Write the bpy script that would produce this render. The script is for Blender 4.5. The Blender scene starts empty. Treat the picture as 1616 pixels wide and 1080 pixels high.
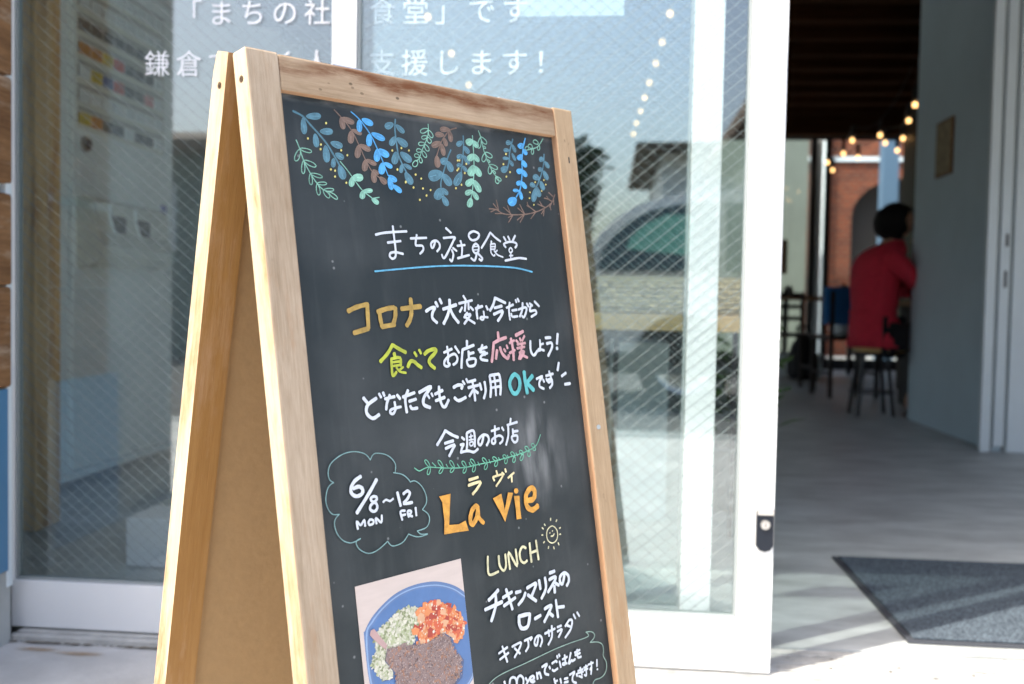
import bpy, bmesh, math, random
from mathutils import Vector, Matrix
random.seed(7)
S = bpy.context.scene
C = S.collection
R = math.radians

# ------------------------------------------------------------------ camera
FWD = Vector((-0.0923, 0.9949, -0.0405)); UP = Vector((-0.0220, 0.0386, 0.9990)); RIGHT = Vector((0.9955, 0.0931, 0.0184))
cam = bpy.data.objects.new('camera', bpy.data.cameras.new('camera'))
C.objects.link(cam)
M = Matrix.Identity(4)
for i, a in enumerate((RIGHT, UP, -FWD)):
    for j in range(3): M[j][i] = a[j]
M.translation = (0, -1.857, 0.68)
cam.matrix_world = M
cam.data.sensor_width = 36; cam.data.lens = 35.0
cam.data.clip_start = 0.05; cam.data.clip_end = 500
cam.data.dof.use_dof = True; cam.data.dof.focus_distance = 1.03; cam.data.dof.aperture_fstop = 5.3
S.camera = cam

# ------------------------------------------------------------------ sky and sun
SUN_EL = R(59); SUN_DIR = Vector((0.80, 0.60, 0)).normalized()      # the way the light travels over the ground
W = bpy.data.worlds.new('World'); S.world = W; W.use_nodes = True
nt = W.node_tree; bg = nt.nodes['Background']
sky = nt.nodes.new('ShaderNodeTexSky'); sky.sky_type = 'NISHITA'; sky.sun_disc = False
sky.sun_elevation = SUN_EL; sky.sun_rotation = math.atan2(-SUN_DIR.x, -SUN_DIR.y); sky.dust_density = 5.0; sky.air_density = 1.0
nt.links.new(sky.outputs[0], bg.inputs[0]); bg.inputs[1].default_value = 0.15
sun = bpy.data.objects.new('sun', bpy.data.lights.new('sun', 'SUN')); C.objects.link(sun)
sun.data.energy = 2.3; sun.data.angle = R(0.6); sun.data.color = (1.0, 0.95, 0.86)
dv = Vector((SUN_DIR.x * math.cos(SUN_EL), SUN_DIR.y * math.cos(SUN_EL), -math.sin(SUN_EL)))
sun.rotation_euler = dv.to_track_quat('-Z', 'Y').to_euler()
S.view_settings.view_transform = 'Standard'; S.view_settings.look = 'None'
S.view_settings.exposure = 1.75; S.view_settings.gamma = 1; S.view_settings.use_curve_mapping = False
S.cycles.use_denoising = True
S.cycles.max_bounces = 12; S.cycles.transparent_max_bounces = 24; S.cycles.glossy_bounces = 6
S.cycles.caustics_reflective = False; S.cycles.caustics_refractive = False
S.cycles.sample_clamp_indirect = 6

# ------------------------------------------------------------------ materials
MATS = {}
def mat(name, col, rough=0.6, metal=0.0, spec=0.5, noise=None, bump=None, emit=None, coat=0.0, scale=None):
    """noise = (scale, amount[, colour2]) mottles the colour; bump = (scale, strength)"""
    m = MATS.get(name) or bpy.data.materials.new(name); m.use_nodes = True; MATS[name] = m
    t = m.node_tree; b = t.nodes['Principled BSDF']
    b.inputs['Base Color'].default_value = (*col, 1); b.inputs['Roughness'].default_value = rough
    b.inputs['Metallic'].default_value = metal; b.inputs['Specular IOR Level'].default_value = spec
    b.inputs['Coat Weight'].default_value = coat
    if emit: b.inputs['Emission Color'].default_value = (*col, 1); b.inputs['Emission Strength'].default_value = emit
    geo = t.nodes.new('ShaderNodeNewGeometry'); mp = t.nodes.new('ShaderNodeMapping')
    t.links.new(geo.outputs['Position'], mp.inputs[0])
    if scale: mp.inputs['Scale'].default_value = scale
    if noise:
        n = t.nodes.new('ShaderNodeTexNoise'); n.inputs['Scale'].default_value = noise[0]; n.inputs['Detail'].default_value = 7; n.inputs['Roughness'].default_value = 0.65
        t.links.new(mp.outputs[0], n.inputs[0])
        rp = t.nodes.new('ShaderNodeValToRGB'); rp.color_ramp.elements[0].position = 0.3; rp.color_ramp.elements[1].position = 0.7
        c2 = noise[2] if len(noise) > 2 else tuple(min(1, c * (1 + noise[1])) for c in col)
        c1 = col if len(noise) > 2 else tuple(c * (1 - noise[1]) for c in col)
        rp.color_ramp.elements[0].color = (*c1, 1); rp.color_ramp.elements[1].color = (*c2, 1)
        t.links.new(n.outputs[0], rp.inputs[0]); t.links.new(rp.outputs[0], b.inputs['Base Color'])
    if bump:
        n = t.nodes.new('ShaderNodeTexNoise'); n.inputs['Scale'].default_value = bump[0]; n.inputs['Detail'].default_value = 6
        t.links.new(mp.outputs[0], n.inputs[0])
        bp = t.nodes.new('ShaderNodeBump'); bp.inputs['Strength'].default_value = bump[1]; bp.inputs['Distance'].default_value = 0.01
        t.links.new(n.outputs[0], bp.inputs['Height']); t.links.new(bp.outputs[0], b.inputs['Normal'])
    return m

def wood(name, pale, dark, stain=None, stain_amt=0.0, fine=1.0, rough=0.6, speck=0.0, stain_axis=None):
    """grain runs along the z of the attribute 'gc', the local coordinates of each timber"""
    m = bpy.data.materials.new(name); m.use_nodes = True; MATS[name] = m
    t = m.node_tree; N = t.nodes; L = t.links; b = N['Principled BSDF']
    b.inputs['Roughness'].default_value = rough; b.inputs['Specular IOR Level'].default_value = 0.3
    at = N.new('ShaderNodeAttribute'); at.attribute_name = 'gc'
    def noise(sc, scale, det=6, rg=0.6):
        mp = N.new('ShaderNodeMapping'); mp.inputs['Scale'].default_value = sc; L.new(at.outputs['Vector'], mp.inputs[0])
        n = N.new('ShaderNodeTexNoise'); n.inputs['Scale'].default_value = scale; n.inputs['Detail'].default_value = det; n.inputs['Roughness'].default_value = rg
        L.new(mp.outputs[0], n.inputs[0]); return n
    def ramp(src, p0, c0, p1, c1):
        r = N.new('ShaderNodeValToRGB'); r.color_ramp.elements[0].position = p0; r.color_ramp.elements[1].position = p1
        r.color_ramp.elements[0].color = (*c0, 1); r.color_ramp.elements[1].color = (*c1, 1); L.new(src, r.inputs[0]); return r
    def mix(f, a, c, bt='MIX'):
        x = N.new('ShaderNodeMix'); x.data_type = 'RGBA'; x.blend_type = bt
        if isinstance(f, float): x.inputs[0].default_value = f
        else: L.new(f, x.inputs[0])
        L.new(a, x.inputs[6])
        if isinstance(c, tuple): x.inputs[7].default_value = (*c, 1)
        else: L.new(c, x.inputs[7])
        return x.outputs[2]
    g1 = noise((1, 1, 0.06), 420 * fine, 6, 0.7); g2 = noise((1, 1, 0.10), 60 * fine, 5, 0.7); g3 = noise((1, 1, 0.5), 14, 5); g4 = noise((1, 1, 0.35), 11, 6, 0.7)
    base = ramp(g1.outputs[0], 0.34, dark, 0.62, pale).outputs[0]
    base = mix(0.42, base, ramp(g2.outputs[0], 0.36, dark, 0.58, pale).outputs[0])
    base = mix(0.35, base, ramp(g4.outputs[0], 0.36, dark, 0.62, pale).outputs[0])
    if stain:
        s = noise((1, 1, 0.16), 22, 8, 0.75)
        fac = ramp(s.outputs[0], 0.5 - stain_amt, (0, 0, 0), 0.66 - stain_amt, (1, 1, 1)).outputs[0]
        if stain_axis is not None:      # wear that follows the upper edge of a rail
            sx = N.new('ShaderNodeSeparateXYZ'); L.new(at.outputs['Vector'], sx.inputs[0])
            w = N.new('ShaderNodeTexNoise'); w.inputs['Scale'].default_value = 12; w.inputs['Detail'].default_value = 6; L.new(at.outputs['Vector'], w.inputs[0])
            md = N.new('ShaderNodeMath'); md.operation = 'MULTIPLY_ADD'; L.new(w.outputs[0], md.inputs[0]); md.inputs[1].default_value = 0.030; L.new(sx.outputs[stain_axis[0]], md.inputs[2])
            m2 = N.new('ShaderNodeMath'); m2.operation = 'SUBTRACT'; L.new(md.outputs[0], m2.inputs[0]); m2.inputs[1].default_value = stain_axis[1] + 0.015
            m3 = N.new('ShaderNodeMath'); m3.operation = 'ABSOLUTE'; L.new(m2.outputs[0], m3.inputs[0])
            mr = N.new('ShaderNodeMapRange'); mr.interpolation_type = 'SMOOTHSTEP'; L.new(m3.outputs[0], mr.inputs[0]); mr.inputs[1].default_value = stain_axis[2]; mr.inputs[2].default_value = 0.001
            mm = N.new('ShaderNodeMath'); mm.operation = 'MULTIPLY'; L.new(mr.outputs[0], mm.inputs[0]); L.new(fac, mm.inputs[1]); fac = mm.outputs[0]
        base = mix(fac, base, stain)
    v = N.new('ShaderNodeTexVoronoi'); v.inputs['Scale'].default_value = 70
    mp = N.new('ShaderNodeMapping'); mp.inputs['Scale'].default_value = (1, 1, 0.6); L.new(at.outputs['Vector'], mp.inputs[0]); L.new(mp.outputs[0], v.inputs[0])
    if speck:
        th = ramp(v.outputs['Distance'], speck, (1, 1, 1), speck + 0.04, (0, 0, 0)); sel = ramp(g3.outputs[0], 0.52, (0, 0, 0), 0.6, (1, 1, 1))
        fm = N.new('ShaderNodeMath'); fm.operation = 'MULTIPLY'; L.new(th.outputs[0], fm.inputs[0]); L.new(sel.outputs[0], fm.inputs[1])
        base = mix(fm.outputs[0], base, tuple(c * 0.35 for c in dark))
    L.new(base, b.inputs['Base Color'])
    bp = N.new('ShaderNodeBump'); bp.inputs['Strength'].default_value = 0.35; bp.inputs['Distance'].default_value = 0.002
    L.new(g1.outputs[0], bp.inputs['Height']); L.new(bp.outputs[0], b.inputs['Normal'])
    return m

# ------------------------------------------------------------------ mesh helpers
def getm(k):
    if k not in MATS: MATS[k] = bpy.data.materials.new(k)
    return MATS[k]
class MB:
    def __init__(s, T=None):
        s.v = []; s.f = []; s.m = []; s.gc = []; s.T = T or Matrix.Identity(4); s.sm = []
    def add(s, verts, faces, mi=0, gc=None, smooth=False):
        o = len(s.v)
        for i, p in enumerate(verts):
            s.v.append(s.T @ Vector(p)); s.gc.append(gc[i] if gc else tuple(p))
        for k, f in enumerate(faces):
            s.f.append([o + i for i in f]); s.m.append(mi[k] if isinstance(mi, (list, tuple)) else mi); s.sm.append(smooth)
        return s
    def box(s, a, b, bevel=0.0, mi=0, axis=2, fm=None, seed=None, L=None):
        """axis-aligned box a..b; fm = material by face side: {(0,-1): i}; L = extra local transform"""
        bm = bmesh.new(); bmesh.ops.create_cube(bm, size=1)
        a = Vector(a); b = Vector(b); c = (a + b) / 2; d = b - a
        for v in bm.verts: v.co = Vector((v.co.x * d.x, v.co.y * d.y, v.co.z * d.z)) + c
        if bevel: bmesh.ops.bevel(bm, geom=bm.edges[:], offset=bevel, segments=2, affect='EDGES', profile=0.6)
        bm.normal_update(); bm.verts.index_update()
        vs = [v.co.copy() for v in bm.verts]; fs = []; ms = []
        for f in bm.faces:
            fs.append([v.index for v in f.verts]); k = mi
            if fm:
                n = f.normal; ax = max(range(3), key=lambda q: abs(n[q])); k = fm.get((ax, 1 if n[ax] > 0 else -1), mi)
            ms.append(k)
        bm.free()
        off = random.uniform(0, 50) if seed is None else seed
        g = []
        for p in vs:
            q = p - a
            q = (q.x, q.y, q.z) if axis == 2 else ((q.z, q.y, q.x) if axis == 0 else (q.x, q.z, q.y))
            g.append((q[0], q[1], q[2] + off))
        if L: vs = [L @ p for p in vs]
        return s.add(vs, fs, ms, g)
    def cyl(s, p0, p1, r0, r1=None, n=12, mi=0, caps=True, smooth=True):
        p0 = Vector(p0); p1 = Vector(p1); r1 = r0 if r1 is None else r1
        d = (p1 - p0).normalized(); u = d.orthogonal().normalized(); w = d.cross(u)
        vs = []; 
        for p, r in ((p0, r0), (p1, r1)):
            for i in range(n):
                a = 2 * math.pi * i / n; vs.append(p + u * (r * math.cos(a)) + w * (r * math.sin(a)))
        fs = [[i, (i + 1) % n, n + (i + 1) % n, n + i] for i in range(n)]
        s.add(vs, fs, mi, smooth=smooth)
        if caps: s.add(vs, [list(range(n))[::-1], list(range(n, 2 * n))], mi)
        return s
    def tube(s, pts, r, n=8, mi=0):
        for a, b in zip(pts, pts[1:]): s.cyl(a, b, r, n=n, mi=mi)
        return s
    def lathe(s, prof, c=(0, 0, 0), n=16, mi=0, axis='z'):
        vs = []
        for r, z in prof:
            for i in range(n):
                a = 2 * math.pi * i / n; x, y = r * math.cos(a), r * math.sin(a)
                p = (x, y, z) if axis == 'z' else ((x, z, y) if axis == 'y' else (z, x, y))
                vs.append(Vector(p) + Vector(c))
        fs = [[k * n + i, k * n + (i + 1) % n, (k + 1) * n + (i + 1) % n, (k + 1) * n + i] for k in range(len(prof) - 1) for i in range(n)]
        return s.add(vs, fs, mi, smooth=True)
    def prism(s, pts, d, mi=0, smooth=False):
        """closed outline pts (3-D, planar) pushed by vector d"""
        n = len(pts); d = Vector(d); vs = [Vector(p) for p in pts] + [Vector(p) + d for p in pts]
        fs = [list(range(n))[::-1], list(range(n, 2 * n))] + [[i, (i + 1) % n, n + (i + 1) % n, n + i] for i in range(n)]
        return s.add(vs, fs, mi)
    def build(s, name, mats, parent=None, loc=None, **kw):
        me = bpy.data.meshes.new(name)
        o0 = Vector(loc) if loc is not None else (parent_world(parent) if parent else Vector((0, 0, 0)))
        me.from_pydata([tuple(p - o0) for p in s.v], [], s.f)
        for mm in (mats if isinstance(mats, (list, tuple)) else [mats]): me.materials.append(getm(mm) if isinstance(mm, str) else mm)
        for i, p in enumerate(me.polygons): p.material_index = s.m[i]; p.use_smooth = s.sm[i]
        at = me.attributes.new('gc', 'FLOAT_VECTOR', 'POINT')
        at.data.foreach_set('vector', [c for g in s.gc for c in g])
        me.validate(); me.update()
        o = bpy.data.objects.new(name, me); C.objects.link(o)
        if parent: o.parent = parent
        elif loc is not None: o.location = loc
        for k, x in kw.items(): o[k] = x
        return o

def parent_world(p):
    v = Vector((0, 0, 0))
    while p: v += p.location; p = p.parent
    return v
def thing(name, label, cat, loc=(0, 0, 0), group=None):
    o = bpy.data.objects.new(name, None); C.objects.link(o); o.location = loc; o.empty_display_size = 0.1
    o['label'] = label; o['category'] = cat
    if group: o['group'] = group
    return o
def tag(o, label, cat, group=None):
    o['label'] = label; o['category'] = cat
    if group: o['group'] = group
    return o
def struct(o): o['kind'] = 'structure'; return o
def copy_tree(o, loc=None, label=None, parent=None):
    c = o.copy(); C.objects.link(c)
    if parent: c.parent = parent
    if loc is not None: c.location = loc
    if label: c['label'] = label
    for ch in [x for x in bpy.data.objects if x.parent == o]: copy_tree(ch, None, None, c)
    return c

# colours -----------------------------------------------------------
mat('pavement', (0.50, 0.50, 0.49), 0.8, noise=(5.0, 0.2), bump=(40, 0.25))
mat('asphalt', (0.10, 0.10, 0.10), 0.9, noise=(30, 0.3), bump=(150, 0.3))
mat('inside_floor', (0.44, 0.46, 0.45), 0.42, noise=(6, 0.34), bump=(6, 0.06), scale=(0.6, 1.6, 1))
mat('sill', (0.44, 0.435, 0.41), 0.6, noise=(16, 0.30))
mat('dark', (0.02, 0.02, 0.022), 0.5)
mat('black_metal', (0.022, 0.022, 0.025), 0.4, spec=0.5)
mat('white_paint', (0.80, 0.80, 0.79), 0.35, noise=(5, 0.02))
mat('white_dull', (0.66, 0.74, 0.77), 0.5, noise=(2.5, 0.05))
mat('grime', (0.16, 0.14, 0.11), 0.9, noise=(30, 0.4))
mat('rust', (0.42, 0.26, 0.12), 0.9, noise=(18, 0.3))
mat('gasket', (0.30, 0.33, 0.33), 0.5)
mat('glass_edge', (0.10, 0.20, 0.18), 0.15)
mat('wire', (0.24, 0.27, 0.27), 0.5)
mat('vinyl_white', (0.85, 0.86, 0.88), 0.5)
mat('paper', (0.82, 0.81, 0.82), 0.7)
mat('concrete', (0.40, 0.42, 0.41), 0.85, noise=(4, 0.2), bump=(30, 0.4))
mat('blue_panel', (0.07, 0.20, 0.36), 0.4, noise=(3, 0.08))
mat('steel', (0.62, 0.60, 0.57), 0.28, metal=1.0)
mat('chrome', (0.45, 0.44, 0.42), 0.3, metal=1.0)
mat('lock_black', (0.010, 0.014, 0.022), 0.45, spec=0.3)
mat("machine_white", (0.84, 0.92, 0.90), 0.4, noise=(3, 0.03))
mat('machine_side', (0.80, 0.88, 0.88), 0.35)
mat('machine_cream', (0.72, 0.76, 0.68), 0.4)
mat('button_white', (0.74, 0.82, 0.82), 0.35); mat('button_dark', (0.10, 0.12, 0.12), 0.3)
mat('button_orange', (0.60, 0.26, 0.05), 0.35); mat('button_red', (0.55, 0.07, 0.05), 0.35)
mat('button_yellow', (0.62, 0.48, 0.05), 0.35); mat('button_blue', (0.06, 0.14, 0.34), 0.35); mat('button_pink', (0.60, 0.22, 0.22), 0.35)
mat('sticker_blue', (0.05, 0.06, 0.40), 0.4)
mat('mdf', (0.37, 0.245, 0.12), 0.75, noise=(70, 0.06), bump=(120, 0.08))
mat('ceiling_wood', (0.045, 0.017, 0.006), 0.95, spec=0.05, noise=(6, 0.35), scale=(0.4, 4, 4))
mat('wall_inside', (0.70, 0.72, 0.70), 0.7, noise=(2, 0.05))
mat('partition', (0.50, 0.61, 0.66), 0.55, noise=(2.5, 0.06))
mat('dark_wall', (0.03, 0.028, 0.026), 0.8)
mat('garden_wall', (0.14, 0.165, 0.14), 0.8, noise=(2, 0.1))
mat('lamp_glow', (1.0, 0.55, 0.20), 0.3, emit=1.3)
mat('red_cloth', (0.62, 0.022, 0.05), 0.85, noise=(40, 0.12), bump=(60, 0.3))
mat('black_cloth', (0.012, 0.012, 0.014), 0.9)
mat('skin', (0.52, 0.30, 0.20), 0.5); mat('hair', (0.008, 0.007, 0.007), 0.7, spec=0.2, noise=(60, 0.5), bump=(90, 0.6))
mat('blue_cloth', (0.03, 0.19, 0.48), 0.85)
mat('basket', (0.66, 0.53, 0.28), 0.75, noise=(60, 0.45), bump=(80, 0.5))
mat('leaf', (0.07, 0.16, 0.03), 0.5, noise=(20, 0.3)); mat('leaf_dark', (0.035, 0.07, 0.028), 0.6, noise=(8, 0.4)); mat('bark', (0.09, 0.07, 0.05), 0.9)
mat('pot', (0.20, 0.20, 0.20), 0.5)
mat('pale_wall', (0.78, 0.78, 0.74), 0.8, noise=(1.5, 0.05)); mat('teal_wall', (0.16, 0.22, 0.21), 0.8, noise=(1.5, 0.08))
mat('roof_brown', (0.13, 0.095, 0.07), 0.8, noise=(9, 0.3)); mat('window_dark', (0.03, 0.045, 0.05), 0.1, spec=0.8)
mat('car_paint', (0.55, 0.56, 0.56), 0.22, coat=0.8); mat('tyre', (0.02, 0.02, 0.02), 0.8); mat('car_glass', (0.03, 0.05, 0.05), 0.08, spec=0.8)
mat('car_seat', (0.14, 0.34, 0.28), 0.8); mat('car_trim', (0.03, 0.03, 0.03), 0.5)
mat('tail_red', (0.4, 0.01, 0.01), 0.2); mat('yellow_green', (0.3, 0.4, 0.05), 0.6)
mat('cabinet', (0.50, 0.56, 0.56), 0.5)

wood('frame_weathered', (0.46, 0.37, 0.275), (0.23, 0.165, 0.10), (0.33, 0.20, 0.11), -0.03, 1.0, 0.66, speck=0.13)
wood('frame_warm', (0.48, 0.35, 0.22), (0.28, 0.185, 0.10), (0.36, 0.20, 0.09), -0.03, 1.0, 0.62, speck=0.12)
wood('frame_side', (0.50, 0.41, 0.29), (0.40, 0.295, 0.17), (0.28, 0.13, 0.04), 0.02, 1.0, 0.6)
wood('frame_inner', (0.38, 0.215, 0.075), (0.27, 0.135, 0.038), (0.42, 0.26, 0.14), 0.02, 0.5, 0.4)
wood('rail_weathered', (0.44, 0.33, 0.225), (0.22, 0.15, 0.085), (0.14, 0.05, 0.016), 0.12, 0.9, 0.62, speck=0.08, stain_axis=(0, 0.0245, 0.0125))
wood('lip', (0.44, 0.275, 0.165), (0.34, 0.18, 0.09), None, 0, 0.8, 0.6)
wood('post_wood', (0.72, 0.47, 0.22), (0.50, 0.30, 0.12), (0.30, 0.12, 0.04), 0.0, 0.5, 0.6)
wood('plank_wood', (0.30, 0.16, 0.07), (0.07, 0.03, 0.012), (0.42, 0.33, 0.24), -0.02, 0.45, 0.75)
wood('dark_wood', (0.05, 0.03, 0.018), (0.03, 0.016, 0.009), None, 0, 0.6, 0.5)
wood('bench_wood', (0.78, 0.54, 0.24), (0.62, 0.38, 0.15), None, 0, 0.6, 0.5)
wood('shelf_wood', (0.24, 0.13, 0.06), (0.14, 0.07, 0.03), None, 0, 0.6, 0.5)

# glass: clear body with a mirror-like film, one box per pane
def glass(name, refl, tint):
    m = bpy.data.materials.new(name); m.use_nodes = True; MATS[name] = m
    t = m.node_tree; t.nodes.remove(t.nodes['Principled BSDF']); out = t.nodes['Material Output']
    tr = t.nodes.new('ShaderNodeBsdfTransparent'); tr.inputs[0].default_value = (*tint, 1)
    gl = t.nodes.new('ShaderNodeBsdfGlossy'); gl.inputs['Roughness'].default_value = 0.0; gl.inputs[0].default_value = (0.95, 1, 1, 1)
    lw = t.nodes.new('ShaderNodeLayerWeight'); lw.inputs[0].default_value = 0.5
    pw_ = t.nodes.new('ShaderNodeMath'); pw_.operation = 'POWER'; t.links.new(lw.outputs['Facing'], pw_.inputs[0]); pw_.inputs[1].default_value = 5
    ad = t.nodes.new('ShaderNodeMath'); ad.operation = 'MULTIPLY_ADD'; ad.use_clamp = True; t.links.new(pw_.outputs[0], ad.inputs[0]); ad.inputs[1].default_value = 0.8; ad.inputs[2].default_value = refl
    mx = t.nodes.new('ShaderNodeMixShader'); t.links.new(ad.outputs[0], mx.inputs[0]); t.links.new(tr.outputs[0], mx.inputs[1]); t.links.new(gl.outputs[0], mx.inputs[2])
    t.links.new(mx.outputs[0], out.inputs[0]); return m
glass('pane_glass', 0.115, (0.94, 0.985, 0.98))
glass('window_glass', 0.05, (0.93, 0.96, 0.95))

# blackboard with wiped chalk dust
m = mat('blackboard', (0.035, 0.042, 0.05), 0.5, spec=0.32)
t = m.node_tree; b = t.nodes['Principled BSDF']
at = t.nodes.new('ShaderNodeAttribute'); at.attribute_name = 'gc'
def nz(sc, s, d=6):
    mp = t.nodes.new('ShaderNodeMapping'); mp.inputs['Scale'].default_value = sc; t.links.new(at.outputs['Vector'], mp.inputs[0])
    n = t.nodes.new('ShaderNodeTexNoise'); n.inputs['Scale'].default_value = s; n.inputs['Detail'].default_value = d; t.links.new(mp.outputs[0], n.inputs[0]); return n.outputs[0]
def rmp(src, p0, v0, p1, v1):
    r = t.nodes.new('ShaderNodeMapRange'); t.links.new(src, r.inputs[0]); r.inputs[1].default_value = p0; r.inputs[2].default_value = p1; r.inputs[3].default_value = v0; r.inputs[4].default_value = v1; return r.outputs[0]
def mth(op, a, c):
    x = t.nodes.new('ShaderNodeMath'); x.operation = op
    for i, q in enumerate((a, c)):
        if isinstance(q, (int, float)): x.inputs[i].default_value = q
        else: t.links.new(q, x.inputs[i])
    return x.outputs[0]
# wiped smear right of the heading: an ellipse of chalk dust streaked by a cloth
sx = t.nodes.new('ShaderNodeSeparateXYZ'); t.links.new(at.outputs['Vector'], sx.inputs[0])
dx = mth('MULTIPLY', mth('SUBTRACT', sx.outputs[0], 0.327), 1 / 0.050); dz = mth('MULTIPLY', mth('SUBTRACT', sx.outputs[2], 0.408), 1 / 0.060)
el = mth('ADD', mth('MULTIPLY', dx, dx), mth('MULTIPLY', dz, dz))
wob = rmp(nz((1, 1, 0.6), 13, 4), 0.3, -0.9, 0.7, 0.9)
b0 = mth('MAXIMUM', rmp(mth('ADD', el, wob), 1.9, 0.0, 0.0, 1.0), 0.0)
blob = mth('MULTIPLY', b0, b0)
streak = rmp(nz((1, 1, 0.25), 45, 5), 0.36, 0.0, 0.66, 1.0)
f1 = mth('MULTIPLY', blob, streak)
f2 = mth('ADD', rmp(nz((1, 1, 1), 7, 6), 0.45, 0.0, 0.75, 0.08), rmp(nz((1, 1, 0.12), 60, 5), 0.55, 0.0, 0.8, 0.035))
vo = t.nodes.new('ShaderNodeTexVoronoi'); vo.inputs['Scale'].default_value = 42; t.links.new(at.outputs['Vector'], vo.inputs[0])
f3 = rmp(vo.outputs['Distance'], 0.045, 0.30, 0.075, 0.0)
f4 = mth('MULTIPLY', rmp(sx.outputs[2], 0.043, 0.0, 0.034, 1.0), rmp(nz((0.3, 1, 1), 90, 5), 0.42, 0.0, 0.6, 0.28))
fac = mth('ADD', mth('ADD', mth('MULTIPLY', f1, 0.42), f2), mth('ADD', f3, f4))
mx = t.nodes.new('ShaderNodeMix'); mx.data_type = 'RGBA'; mx.clamp_factor = True; t.links.new(fac, mx.inputs[0])
mx.inputs[6].default_value = (0.016, 0.0235, 0.0265, 1); mx.inputs[7].default_value = (0.45, 0.46, 0.46, 1)
t.links.new(mx.outputs[2], b.inputs['Base Color'])
bp = t.nodes.new('ShaderNodeBump'); bp.inputs['Strength'].default_value = 0.12; bp.inputs['Distance'].default_value = 0.002
t.links.new(nz((1, 1, 1), 160, 4), bp.inputs['Height']); t.links.new(bp.outputs[0], b.inputs['Normal'])

CHCOL = dict(white=(0.56, 0.60, 0.65), tealblue=(0.085, 0.21, 0.275), mint=(0.24, 0.50, 0.39), brown=(0.20, 0.135, 0.105), brightblue=(0.08, 0.36, 0.70), yellow=(0.72, 0.62, 0.18),
             gold=(0.42, 0.28, 0.07), lime=(0.44, 0.50, 0.05), pink=(0.62, 0.35, 0.37), turq=(0.11, 0.46, 0.47), vine=(0.16, 0.48, 0.33), cream=(0.78, 0.68, 0.38), cream2=(0.70, 0.67, 0.42),
             orange=(0.70, 0.34, 0.055), cloud=(0.20, 0.36, 0.36), bubble=(0.26, 0.40, 0.34), underblue=(0.12, 0.40, 0.60))
for k, c in CHCOL.items():
    if k != 'white': c = tuple(x * 0.85 for x in c)
    mat('chalk_' + k + '_rim', tuple(min(0.8, x * 1.35 + 0.02) for x in c), 0.65, noise=(140, 0.25))
    mat('chalk_' + k, c, 0.65, noise=(110, 0.10 if k == 'white' else (0.25 if k in ('lime', 'turq', 'pink') else 0.34)))
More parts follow.
